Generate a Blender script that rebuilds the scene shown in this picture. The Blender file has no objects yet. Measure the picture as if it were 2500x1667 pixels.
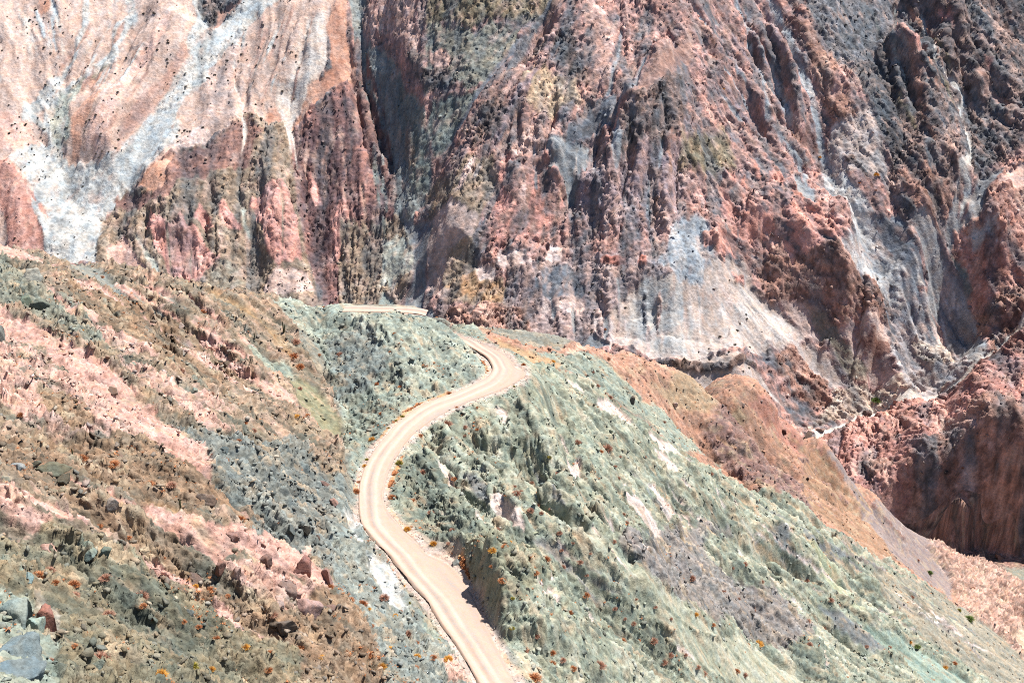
import bpy, math, time
import numpy as np
_T0 = time.time()
LOD = 1.0            # mesh density of the ground (1 = final)

# ------------------------------------------------------------------ camera, sky, sun, exposure
scene = bpy.context.scene
COL = scene.collection
cam_d = bpy.data.cameras.new("camera"); cam = bpy.data.objects.new("camera", cam_d); COL.objects.link(cam)
cam.location = (0, 0, 0); cam.rotation_euler = (math.radians(90 - 27), 0, 0)
cam_d.sensor_width = 36; cam_d.lens = 50.0; cam_d.clip_start = 1; cam_d.clip_end = 12000
scene.camera = cam
scene.render.resolution_x = 1024; scene.render.resolution_y = 682

SUN_EL, SUN_AZ = 62.0, 56.0      # degrees; azimuth clockwise from the way the camera looks
world = bpy.data.worlds.new("World"); scene.world = world; world.use_nodes = True
wt = world.node_tree; wt.nodes.clear()
sky = wt.nodes.new("ShaderNodeTexSky"); sky.sky_type = 'NISHITA'; sky.sun_disc = False
sky.sun_elevation = math.radians(SUN_EL); sky.sun_rotation = math.radians(SUN_AZ)
sky.altitude = 1500; sky.air_density = 1.0; sky.dust_density = 1.0
bg = wt.nodes.new("ShaderNodeBackground"); bg.inputs[1].default_value = 0.07
wo = wt.nodes.new("ShaderNodeOutputWorld")
wt.links.new(sky.outputs[0], bg.inputs[0]); wt.links.new(bg.outputs[0], wo.inputs[0])
sun_d = bpy.data.lights.new("sun", 'SUN'); sun = bpy.data.objects.new("sun", sun_d); COL.objects.link(sun)
sun_d.energy = 5.0; sun_d.angle = math.radians(.5); sun_d.color = (1, .955, .88)
sun.rotation_euler = (math.radians(90 - SUN_EL), 0, math.radians(180 - SUN_AZ))
scene.view_settings.view_transform = 'Standard'; scene.view_settings.look = 'None'
scene.view_settings.exposure = 1.36; scene.view_settings.gamma = 1.0
scene.render.engine = 'CYCLES'
scene.cycles.use_denoising = False
scene.cycles.filter_width = 1.05

# ------------------------------------------------------------------ noise
_rs = np.random.RandomState(7)
PERM = _rs.permutation(256).astype(np.int32)
PERM = np.concatenate([PERM, PERM])
_ga = _rs.rand(256) * 2 * np.pi
GX = np.cos(_ga).astype(np.float32); GY = np.sin(_ga).astype(np.float32)
RND = _rs.rand(256).astype(np.float32)
RND2 = _rs.rand(256).astype(np.float32)

def _hash(ix, iy):
    return PERM[(PERM[ix & 255] + iy) & 255]

def gnoise(x, y):
    """gradient noise, about -1..1"""
    xf = np.floor(x); yf = np.floor(y)
    ix = xf.astype(np.int32); iy = yf.astype(np.int32)
    fx = (x - xf).astype(np.float32); fy = (y - yf).astype(np.float32)
    u = fx * fx * fx * (fx * (fx * 6 - 15) + 10); v = fy * fy * fy * (fy * (fy * 6 - 15) + 10)
    def g(h, a, b): return GX[h] * a + GY[h] * b
    n00 = g(_hash(ix, iy), fx, fy); n10 = g(_hash(ix + 1, iy), fx - 1, fy)
    n01 = g(_hash(ix, iy + 1), fx, fy - 1); n11 = g(_hash(ix + 1, iy + 1), fx - 1, fy - 1)
    a = n00 + u * (n10 - n00); b = n01 + u * (n11 - n01)
    return (a + v * (b - a)) * 1.5

def fbm(x, y, octaves=4, gain=.5, lac=2.03):
    s = 0; a = 1.0; t = 0
    for k in range(octaves):
        s = s + a * gnoise(x + 17.3 * k, y - 9.1 * k); t += a; a *= gain; x = x * lac; y = y * lac
    return s / t

def ridged(x, y, octaves=4, gain=.55, lac=2.1):
    s = 0; a = 1.0; t = 0
    for k in range(octaves):
        s = s + a * (1 - np.abs(gnoise(x + 31.7 * k, y + 5.9 * k)) * 1.6); t += a; a *= gain; x = x * lac; y = y * lac
    return s / t

def cells(x, y):
    """distance to the nearest jittered point (F1), F2 and the cell's random value"""
    xf = np.floor(x); yf = np.floor(y)
    ix = xf.astype(np.int32); iy = yf.astype(np.int32)
    fx = (x - xf).astype(np.float32); fy = (y - yf).astype(np.float32)
    f1 = np.full(fx.shape, 9, np.float32); f2 = f1.copy(); v = np.zeros_like(f1)
    for dx in (-1, 0, 1):
        for dy in (-1, 0, 1):
            h = _hash(ix + dx, iy + dy)
            d = (dx + .1 + .8 * RND[h] - fx) ** 2 + (dy + .1 + .8 * RND2[h] - fy) ** 2
            c = d < f1
            f2 = np.where(c, f1, np.minimum(f2, d)); v = np.where(c, RND[(h + 91) & 255], v); f1 = np.where(c, d, f1)
    return np.sqrt(f1), np.sqrt(f2), v

def shards(x, y, tilt=1.6):
    """angular facets: every jittered cell is a small tilted plane at its own height"""
    xf = np.floor(x); yf = np.floor(y)
    ix = xf.astype(np.int32); iy = yf.astype(np.int32)
    fx = (x - xf).astype(np.float32); fy = (y - yf).astype(np.float32)
    f1 = np.full(fx.shape, 9, np.float32); out = np.zeros_like(f1); v = np.zeros_like(f1)
    for dx in (-1, 0, 1):
        for dy in (-1, 0, 1):
            h = _hash(ix + dx, iy + dy)
            px = dx + .1 + .8 * RND[h] - fx; py = dy + .1 + .8 * RND2[h] - fy
            d = px * px + py * py
            c = d < f1
            out = np.where(c, (RND[(h + 91) & 255] - .5) + tilt * .5 * (GX[(h + 33) & 255] * px + GY[(h + 33) & 255] * py), out)
            v = np.where(c, RND[(h + 57) & 255], v); f1 = np.where(c, d, f1)
    return out, v, f1

def sstep(a, b, x):
    t = np.clip((x - a) / (b - a), 0, 1)
    return t * t * (3 - 2 * t)

def erosion(x, y, sx, sy):
    """rills that run down the slope given by (sx, sy): value and its derivative"""
    n = np.sqrt(sx * sx + sy * sy) + 1e-6
    dx = -sy / n; dy = sx / n                    # across the slope
    xf = np.floor(x); yf = np.floor(y)
    ix = xf.astype(np.int32); iy = yf.astype(np.int32)
    fx = (x - xf).astype(np.float32); fy = (y - yf).astype(np.float32)
    va = 0; vx = 0; vy = 0; wt = 0
    for i in (-1, 0, 1):
        for j in (-1, 0, 1):
            h = _hash(ix + i, iy + j)
            px = fx - i - .25 - .5 * RND[h]; py = fy - j - .25 - .5 * RND2[h]
            w = np.exp(-2.2 * (px * px + py * py))
            ph = (px * dx + py * dy) * 6.2832 * .9
            wt = wt + w; va = va + w * np.cos(ph); s = w * np.sin(ph)
            vx = vx - s * dx; vy = vy - s * dy
    return va / wt, vx / wt, vy / wt

def streaks(x, y, sx, sy, long, wide, off=0.0, K=6, octaves=2):
    """noise drawn out down the slope (sx, sy)"""
    th = np.mod(np.arctan2(sy, sx), np.pi) / (np.pi / K)
    out = np.zeros(x.shape, np.float32); nw = np.zeros(x.shape, np.float32)
    for k in range(K):
        d = np.abs(th - k); d = np.minimum(d, K - d)
        w = np.clip(1 - d, 0, 1)
        ii = np.nonzero(w > 0)
        if len(ii[0]) == 0: continue
        a = k * np.pi / K; c, s = math.cos(a), math.sin(a)
        u = (x[ii] * c + y[ii] * s) / long + off + 13 * k; v = (-x[ii] * s + y[ii] * c) / wide
        g = gnoise(u, v)
        if octaves > 1: g = g * .7 + .4 * gnoise(u * 2.3 + 5, v * 2.1)
        out[ii] += w[ii] * g; nw[ii] += w[ii] ** 2
    return out / np.sqrt(nw + 1e-6)

def slabs(x, y, sx, sy, long, wide, K=8, tilt=1.6, wob=None):
    """shards drawn out down the slope (sx, sy)"""
    th = np.mod(np.arctan2(sy, sx), np.pi) / (np.pi / K)
    if wob is not None: th = th + wob
    q = np.mod(np.round(th).astype(int), K)
    out = np.zeros(x.shape, np.float32); v = np.zeros(x.shape, np.float32)
    for k in range(K):
        ii = np.nonzero(q == k)
        if len(ii[0]) == 0: continue
        a = k * np.pi / K; c, s = math.cos(a), math.sin(a)
        g, w, _ = shards((x[ii] * c + y[ii] * s) / long + 11 * k, (-x[ii] * s + y[ii] * c) / wide, tilt)
        out[ii] = g; v[ii] = w
    return out, v

# ------------------------------------------------------------------ geometry of lines
def poly_dist(X, Y, pts, closed=False):
    """distance to a polyline, and the position along it (0..n-1)"""
    best = np.full(X.shape, 1e9, np.float32); pos = np.zeros(X.shape, np.float32)
    n = len(pts)
    for k in range(n if closed else n - 1):
        ax, ay = pts[k][0], pts[k][1]; bx, by = pts[(k + 1) % n][0], pts[(k + 1) % n][1]
        ex, ey = bx - ax, by - ay; L = ex * ex + ey * ey + 1e-9
        t = np.clip(((X - ax) * ex + (Y - ay) * ey) / L, 0, 1)
        d = (X - ax - t * ex) ** 2 + (Y - ay - t * ey) ** 2
        c = d < best
        best = np.where(c, d, best); pos = np.where(c, k + t, pos)
    return np.sqrt(best), pos

def inside(X, Y, pts):
    r = np.zeros(X.shape, bool); n = len(pts)
    for k in range(n):
        ax, ay = pts[k][0], pts[k][1]; bx, by = pts[(k + 1) % n][0], pts[(k + 1) % n][1]
        if ay == by: continue
        r ^= ((ay > Y) != (by > Y)) & (X < (bx - ax) * (Y - ay) / (by - ay) + ax)
    return r

def smooth_line(pts, sub=6):
    """Catmull-Rom through the points (any number of columns)"""
    P = np.array(pts, float); P = np.vstack([2 * P[0] - P[1], P, 2 * P[-1] - P[-2]])
    out = []
    for k in range(1, len(P) - 2):
        for s in range(sub):
            t = s / sub
            out.append(.5 * (2 * P[k] + (P[k + 1] - P[k - 1]) * t + (2 * P[k - 1] - 5 * P[k] + 4 * P[k + 1] - P[k + 2]) * t * t
                             + (3 * P[k] - P[k - 1] - 3 * P[k + 1] + P[k + 2]) * t ** 3))
    out.append(P[-2])
    return np.array(out)

# ------------------------------------------------------------------ large relief
def solve_rbf(C, c=14.0):
    P = C[:, :2]; D = np.sqrt(((P[:, None] - P[None]) ** 2).sum(2) + c * c)
    n = len(C); A = np.zeros((n + 3, n + 3)); A[:n, :n] = D - np.eye(n) * .8
    A[:n, n] = 1; A[:n, n + 1:] = P / 500; A[n, :n] = 1; A[n + 1:, :n] = P.T / 500
    return np.linalg.solve(A, np.concatenate([C[:, 2], [0, 0, 0]]))

def base_height(X, Y, C, W, c=14.0):
    n = len(C); out = (W[n] + W[n + 1] * X / 500 + W[n + 2] * Y / 500).astype(np.float32)
    for k in range(n):
        out += np.float32(W[k]) * np.sqrt((X - np.float32(C[k, 0])) ** 2 + (Y - np.float32(C[k, 1])) ** 2 + np.float32(c * c))
    return out

def window(X, Y, pts, pad):
    xs = [p[0] for p in pts]; ys = [p[1] for p in pts]
    m = (X > min(xs) - pad) & (X < max(xs) + pad) & (Y > min(ys) - pad) & (Y < max(ys) + pad)
    return np.nonzero(m)

def carve(H, X, Y, feats):
    """feats: (height, width, sharpness, points): positive a ridge, negative a gully"""
    for h, w, p, pts in feats:
        ii = window(X, Y, pts, w * 1.3)
        if len(ii[0]) == 0: continue
        x = X[ii]; y = Y[ii]
        wx = x + w * .22 * gnoise(x / (w * .9), y / (w * .9)); wy = y + w * .22 * gnoise(x / (w * .9) + 40, y / (w * .9))
        d, pos = poly_dist(wx, wy, pts)
        n = len(pts) - 1
        tap = np.clip(np.minimum(pos, n - pos) * 1.6 + .35, 0, 1)
        H[ii] += h * tap * np.clip(1 - d / w, 0, 1) ** p
    return H

def road_blend(H, X, Y, R):
    """R rows: x, y, z, half width. Levels the ground under the road and cuts and fills beside it"""
    ii = window(X, Y, R, 22)
    x = X[ii]; y = Y[ii]
    d, pos = poly_dist(x, y, R)
    k = np.clip(pos.astype(int), 0, len(R) - 2); f = pos - k
    z = R[k, 2] * (1 - f) + R[k + 1, 2] * f; w = R[k, 3] * (1 - f) + R[k + 1, 3] * f
    h = H[ii]; up = h > z
    reach = np.where(up, 2.2 + .10 * np.abs(h - z), 5.0 + .35 * np.abs(h - z))
    reach = reach * (1 + .35 * gnoise(x / 6, y / 6))
    t = sstep(0, 1, (d - w - .4) / reach)
    H[ii] = (z - .12 - .25 * (d < w - .4)) * (1 - t) + h * t
    return H, ii, d, w

# ------------------------------------------------------------------ surveyed data, metres
CTRL = [(-38.9,84.5,-72.1), (-35.0,100.1,-85.5), (-29.6,123.6,-105.5), (-18.1,140.8,-120.2), (-35.7,62.2,-54.1), (-50.4,114.4,-83.9), (-43.8,130.7,-95.9), (-35.2,153.6,-112.7), (-29.7,168.3,-123.5), (-60.5,141.6,-92.1), (-52.0,160.2,-104.1), (-43.3,181.3,-117.8), (-35.3,206.6,-134.3), (-27.2,195.9,-135.4), (-76.3,184.3,-105.3), (-62.9,199.9,-114.2), (-49.0,227.7,-130.1), (-37.1,248.6,-142.1), (-92.2,228.5,-115.3), (-75.2,245.5,-123.9), (-60.5,266.7,-137.5), (-48.8,272.6,-143.5), (-118.8,303.9,-130.5), (-107.7,303.3,-133.8), (-95.9,304.0,-136.8), (-82.3,305.7,-140.2), (-68.1,306.0,-144.0), (-53.5,305.2,-145.5), (-38.9,304.5,-146.8), (-28.2,304.3,-147.2), (-20.9,304.1,-147.6), (-31.1,272.6,-145.6), (-18.3,281.4,-148.2), (-8.4,287.4,-151.8), (-13.5,299.7,-149.6), (-23.3,261.6,-147.5), (-44.1,293.6,-141.9), (-53.2,305.2,-141.0), (-142.6,272.5,-125.9), (-95.8,162.7,-99.3), (-133.9,342.6,-164.5), (-165.6,423.6,-255.5), (-108.0,342.4,-170.8), (-133.4,422.7,-261.8), (-77.0,345.8,-180.0), (-94.4,423.6,-269.0), (-44.0,344.2,-182.8), (-53.9,421.7,-271.8), (-26.9,336.6,-173.5), (-33.7,421.2,-272.5), (1.6,146.1,-131.3), (-4.1,165.1,-136.4), (-7.7,175.9,-138.2), (-11.7,187.4,-139.8), (-15.6,195.1,-140.7), (-19.6,201.4,-141.4), (-23.3,208.7,-142.2), (-25.7,218.4,-143.2), (-25.7,230.2,-144.4), (-23.2,243.4,-145.8), (-16.7,258.5,-147.7), (-6.3,271.4,-149.8), (-0.7,281.2,-150.9), (-3.1,289.2,-151.8), (-7.9,297.0,-152.6), (-12.9,302.8,-153.3), (-19.1,308.4,-154.2), (-3.3,191.7,-134.9), (2.6,178.5,-138.8), (7.0,199.3,-146.2), (13.1,224.2,-150.3), (17.9,193.9,-165.6), (20.5,236.6,-163.5), (42.5,265.8,-200.8), (8.8,261.1,-159.3), (-5.8,247.5,-153.0), (-15.1,219.9,-145.6), (60.3,251.8,-215.1), (119.5,324.5,-277.2), (83.2,307.0,-245.6), (6.3,170.5,-145.6), (5.8,152.9,-140.4), (54.3,219.8,-207.3), (3.4,295.0,-156.7), (13.3,302.8,-163.5), (14.6,294.5,-166.6), (26.9,314.0,-178.0), (37.2,317.9,-189.0), (46.1,325.7,-200.0), (73.1,353.2,-229.0), (100.4,377.9,-259.0), (131.0,401.8,-291.0), (163.6,421.0,-324.0), (194.2,426.1,-352.0), (232.4,428.5,-385.0), (5.0,305.7,-160.0), (-5.0,308.8,-156.1), (-14.1,313.5,-155.6), (13.3,315.4,-165.1), (19.2,329.8,-170.0), (25.5,341.9,-176.0), (42.1,369.1,-195.0), (58.2,394.5,-215.0), (77.4,426.2,-240.0), (94.4,458.2,-258.0), (109.8,486.7,-280.0), (132.8,528.0,-318.0), (27.8,337.5,-187.8), (25.3,303.7,-177.1), (49.3,368.1,-220.3), (78.4,422.5,-261.1), (103.9,469.4,-301.3), (59.6,399.8,-228.5), (130.7,506.9,-337.8), (77.1,342.5,-235.3), (174.8,596.0,-385.0), (220.9,635.6,-442.0), (250.7,661.2,-476.0), (178.9,569.1,-402.9), (224.0,584.4,-438.9), (235.9,561.8,-439.3), (257.5,652.1,-472.0), (265.3,639.0,-468.0), (273.2,615.7,-463.0), (283.7,586.5,-456.0), (257.5,604.7,-454.2), (278.2,536.6,-466.7), (-5.7,353.8,-198.1), (-6.6,407.8,-244.3), (5.8,358.2,-205.0), (6.8,418.2,-254.5), (24.0,396.4,-228.0), (28.4,468.3,-288.5), (50.0,438.6,-265.0), (59.5,522.1,-342.0), (93.5,514.8,-330.0), (112.8,621.0,-429.0), (135.8,581.9,-380.0), (160.3,687.0,-479.0), (170.4,630.3,-420.0), (192.3,711.4,-497.0), (290.6,693.7,-506.0), (251.0,711.1,-505.0), (230.2,864.6,-504.0), (205.1,845.5,-504.0), (262.0,878.5,-502.0), (297.1,891.6,-500.0), (326.8,684.3,-508.0), (200.0,700.0,-506.0), (140.0,760.0,-508.0), (0.0,690.0,-506.0), (-150.0,640.0,-503.0), (-320.0,600.0,-500.0), (-500.0,560.0,-490.0), (330.0,880.0,-498.0), (450.0,930.0,-490.0), (600.0,980.0,-470.0), (190.0,800.0,-505.0), (235.6,831.7,-488.0), (259.8,849.0,-491.0), (274.5,849.9,-485.0), (245.2,846.3,-494.0), (284.7,825.4,-461.6), (247.5,878.5,-503.0), (263.1,883.2,-502.0), (235.6,877.3,-503.0), (255.2,887.3,-502.0), (280.5,895.8,-500.0), (303.0,903.1,-499.0), (309.4,825.6,-439.2), (334.8,831.3,-417.1), (359.7,833.1,-402.5), (250.7,787.0,-474.0), (262.5,743.1,-453.4), (304.1,764.9,-437.1), (224.1,777.8,-490.0), (240.6,741.5,-482.0), (251.6,703.6,-451.7), (291.0,718.7,-444.2), (257.6,711.5,-480.0), (241.0,736.8,-494.0), (330.5,727.7,-444.0), (284.8,710.4,-500.0), (306.5,703.3,-495.0), (299.8,869.7,-498.4), (329.3,878.6,-484.2), (360.0,893.8,-467.1), (-440.1,1112.9,-220.1), (-430.5,1067.6,-256.3), (-418.3,1010.1,-302.3), (-406.7,955.9,-345.7), (-395.8,904.5,-386.8), (-390.5,879.9,-406.5), (-363.5,1118.9,-221.2), (-355.5,1073.4,-257.7), (-345.4,1015.6,-303.9), (-335.9,961.0,-347.6), (-326.9,909.4,-388.9), (-322.5,884.6,-408.7), (-286.0,1125.0,-222.4), (-279.7,1079.1,-259.1), (-271.8,1021.1,-305.5), (-264.3,966.2,-349.4), (-257.2,914.3,-391.0), (-253.8,889.4,-410.9), (-207.7,1131.0,-223.6), (-203.1,1084.9,-260.5), (-197.3,1026.5,-307.2), (-191.9,971.4,-351.3), (-186.7,919.2,-393.1), (-184.3,894.1,-413.1), (-128.5,1137.0,-224.8), (-125.7,1090.7,-261.9), (-122.1,1032.0,-308.8), (-118.7,976.5,-353.2), (-115.5,924.1,-395.1), (-114.0,898.9,-415.3), (-45.0,1061.7,-209.9), (-44.2,1022.3,-245.4), (-43.1,971.9,-290.8), (-42.1,923.8,-334.1), (-41.2,877.9,-375.4), (-40.2,834.0,-414.9), (30.0,1061.7,-209.9), (29.4,1022.3,-245.4), (28.7,971.9,-290.8), (28.1,923.8,-334.1), (27.4,877.9,-375.4), (26.8,834.0,-414.9), (105.0,1061.7,-209.9), (103.1,1022.3,-245.4), (100.6,971.9,-290.8), (98.3,923.8,-334.1), (96.0,877.9,-375.4), (93.9,834.0,-414.9), (188.6,1113.0,-220.1), (185.2,1071.6,-257.3), (180.8,1018.8,-304.9), (176.6,968.4,-350.2), (172.6,920.3,-393.5), (168.7,874.3,-434.9), (255.6,1131.0,-223.6), (250.6,1087.5,-261.1), (244.2,1032.0,-308.8), (238.1,979.2,-354.2), (232.3,929.1,-397.3), (325.0,1150.5,-227.5), (318.6,1106.2,-265.6), (310.5,1049.8,-314.1), (302.7,996.1,-360.3), (295.4,945.1,-404.1), (396.6,1170.0,-231.3), (388.8,1125.0,-270.1), (378.9,1067.6,-319.5), (369.5,1013.0,-366.4), (360.5,961.1,-411.0), (470.4,1189.6,-235.2), (461.2,1143.7,-274.6), (449.4,1085.4,-324.8), (438.2,1029.9,-372.5), (427.6,977.2,-417.9), (315.0,924.5,-480.0), (330.6,901.4,-468.0), (276.0,892.7,-470.0), (161.0,812.3,-458.0), (198.5,853.1,-494.0), (-700.0,1500.0,60.0), (0.0,1500.0,110.0), (700.0,1500.0,120.0), (-1100.0,1100.0,-100.0), (1100.0,1200.0,-100.0), (-900.0,2200.0,300.0), (900.0,2200.0,330.0), (0.0,2200.0,360.0), (-1000.0,500.0,-380.0), (-700.0,200.0,-20.0), (-400.0,50.0,10.0), (-160.0,20.0,-30.0), (800.0,500.0,-400.0), (900.0,0.0,-380.0), (500.0,200.0,-400.0), (300.0,0.0,-300.0), (0.0,40.0,-80.0), (262.0,708.0,-446.0), (300.0,710.0,-444.0), (345.0,708.0,-443.0)]
ROADPTS = [(1.64,146.12,-131.30,2.73), (-2.07,158.07,-135.00,2.65), (-4.09,165.12,-136.40,2.89), (-5.46,169.23,-137.00,3.01), (-7.68,175.92,-138.20,3.51), (-9.77,182.78,-139.20,3.84), (-11.68,187.44,-139.80,4.31), (-13.74,192.15,-140.40,4.67), (-15.61,195.08,-140.70,4.11), (-17.56,197.60,-141.00,3.32), (-19.57,201.39,-141.40,3.43), (-21.76,205.27,-141.80,3.30), (-23.34,208.75,-142.20,3.20), (-24.68,212.69,-142.60,2.71), (-25.72,218.38,-143.20,2.32), (-25.96,224.28,-143.80,2.44), (-25.65,230.25,-144.40,2.50), (-24.70,236.58,-145.00,2.63), (-23.16,243.41,-145.80,2.47), (-20.76,250.67,-146.70,2.71), (-16.71,258.48,-147.70,2.93), (-11.48,265.43,-148.90,2.63), (-6.26,271.41,-149.80,3.00), (-2.82,275.86,-150.30,3.32), (-0.65,281.18,-150.90,4.01), (-1.87,284.97,-151.40,3.29), (-3.06,289.22,-151.80,3.02), (-5.14,293.36,-152.20,2.89), (-7.93,296.95,-152.60,2.26), (-10.18,299.87,-152.90,1.67), (-12.90,302.81,-153.30,1.28), (-15.78,306.09,-153.80,1.16), (-19.12,308.43,-154.20,0.98)]
ROADEDGE = [(-1.09,146.12,4.37,146.12,-131.30), (-4.72,158.07,0.58,158.07,-135.00), (-6.98,165.12,-1.20,165.12,-136.40), (-8.47,169.23,-2.45,169.23,-137.00), (-11.19,175.92,-4.17,175.92,-138.20), (-13.61,182.78,-5.92,182.78,-139.20), (-16.00,187.44,-7.37,187.44,-139.80), (-18.41,192.15,-9.07,192.15,-140.40), (-19.72,195.08,-11.50,195.08,-140.70), (-20.88,197.60,-14.24,197.60,-141.00), (-23.00,201.15,-16.15,201.63,-141.40), (-25.06,205.15,-18.45,205.40,-141.80), (-26.53,208.49,-20.15,209.00,-142.20), (-27.39,212.69,-21.97,212.69,-142.60), (-28.04,218.38,-23.40,218.38,-143.20), (-28.41,224.28,-23.52,224.28,-143.80), (-28.15,230.25,-23.16,230.25,-144.40), (-27.33,236.58,-22.07,236.58,-145.00), (-25.56,243.96,-20.75,242.85,-145.80), (-23.21,251.83,-18.31,249.51,-146.70), (-18.95,260.38,-14.48,256.58,-147.70), (-13.13,267.49,-9.84,263.37,-148.90), (-8.17,273.72,-4.34,269.10,-149.80), (-5.72,277.47,0.09,274.26,-150.30), (-4.52,282.25,3.21,280.11,-150.90), (-4.85,286.35,1.11,283.58,-151.40), (-5.94,290.13,-0.19,288.31,-151.80), (-8.00,293.78,-2.28,292.95,-152.20), (-10.20,297.06,-5.67,296.85,-152.60), (-11.82,299.55,-8.54,300.19,-152.90), (-14.06,302.27,-11.75,303.35,-153.30), (-16.74,305.43,-14.82,306.75,-153.80), (-19.83,307.77,-18.40,309.10,-154.20)]   # left x y, right x y, z
ROADPTS2 = [(-39.89,304.49,-146.40,1.70), (-37.33,304.91,-146.60,1.70), (-33.18,305.10,-146.80,1.70), (-28.84,305.29,-147.00,1.70), (-24.49,305.46,-147.30,1.70), (-21.87,305.41,-147.60,1.70), (-20.32,305.34,-148.00,1.70)]
ROADEDGE2 = [(-40.19,302.79,-39.59,306.19,-146.40), (-37.63,303.21,-37.03,306.61,-146.60), (-33.48,303.40,-32.88,306.80,-146.80), (-29.14,303.59,-28.54,306.99,-147.00), (-24.79,303.76,-24.19,307.16,-147.30), (-22.17,303.71,-21.57,307.11,-147.60), (-20.62,303.64,-20.02,307.04,-148.00)]
FLOW = [   # 0 near 1 far, place, direction the rock streaks run
(0,-62.9,257.5,0.76,-0.65),(0,-72.1,213.6,0.734,-0.679),(0,-46.2,158.7,0.995,0.097),(0,-52.7,142.4,0.869,0.495),(0,-36.7,138.7,0.882,-0.472),(0,-44.1,209.8,0.924,-0.383),(0,-19.4,165.6,0.303,-0.953),(0,-87.3,287.0,0.805,-0.593),(0,-31.6,284.2,0.342,-0.94),(0,-18.5,284.0,0.473,-0.881),(0,-52.0,282.1,0.963,-0.268),(0,13.9,262.3,0.362,-0.932),(0,27.3,239.3,0.946,0.325),(0,-10.7,241.3,0.419,-0.908),(0,51.2,294.2,0.933,-0.36),(0,50.3,319.4,0.897,0.443),(0,114.4,354.4,1.0,-0.02),(0,10.3,182.7,0.687,0.727),(0,65.7,277.2,0.968,0.252),(0,25.0,264.0,0.933,-0.36),(0,1.5,179.2,0.6,-0.8),(0,125.8,360.0,0.96,-0.281),(0,30.0,325.2,0.917,0.4),(0,78.9,400.8,0.845,0.535),(0,144.0,511.0,0.567,0.824),(0,247.3,592.8,0.726,-0.688),(0,98.9,416.4,0.736,-0.677),(1,-353.2,1031.4,0.606,-0.795),(1,-269.1,1030.4,-0.543,-0.84),(1,-275.9,999.6,-0.626,-0.78),(1,-230.3,1047.4,-0.459,-0.889),(1,-202.6,1045.1,-0.221,-0.975),(1,-163.0,1047.7,-0.121,-0.993),(1,-151.0,1032.2,-0.396,-0.918),(1,-267.0,931.7,-0.308,-0.951),(1,-231.2,928.8,0.023,-1.0),(1,-191.8,941.3,0.427,-0.904),(1,-163.0,929.8,0.135,-0.991),(1,-125.0,1008.2,0.155,-0.988),(1,-91.6,969.0,0.349,-0.937),(1,-108.6,1033.3,0.321,-0.947),(1,-80.3,999.6,-0.188,-0.982),(1,-31.7,979.3,-0.629,-0.778),(1,0.7,964.6,-0.675,-0.738),(1,-40.0,892.3,-0.586,-0.81),(1,8.3,896.6,-0.206,-0.979),(1,55.7,966.0,-0.089,-0.996),(1,87.9,959.0,-0.791,-0.612),(1,65.8,887.7,-0.178,-0.984),(1,94.3,911.1,0.326,-0.945),(1,96.6,839.2,-0.175,-0.985),(1,133.5,854.1,0.117,-0.993),(1,163.1,877.3,0.999,-0.037),(1,154.8,996.2,0.744,-0.668),(1,174.9,962.6,0.556,-0.831),(1,211.5,1037.4,0.377,-0.926),(1,241.0,1007.9,0.396,-0.918),(1,254.6,987.4,0.596,-0.803),(1,273.5,928.8,0.903,-0.43),(1,314.0,929.8,0.675,-0.737),(1,309.4,1023.1,0.362,-0.932),(1,338.0,1080.9,0.235,-0.972),(1,378.6,1077.1,0.654,-0.757),(1,329.1,972.0,-0.149,-0.989),(1,216.3,921.5,0.81,-0.586),(1,184.1,856.2,0.99,0.142),(1,243.0,894.0,0.85,-0.526),(1,266.2,786.3,-0.464,-0.886),(1,295.9,766.2,-0.458,-0.889),(1,239.3,806.2,-0.418,-0.908),(1,255.8,729.0,0.269,-0.963)]
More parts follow.
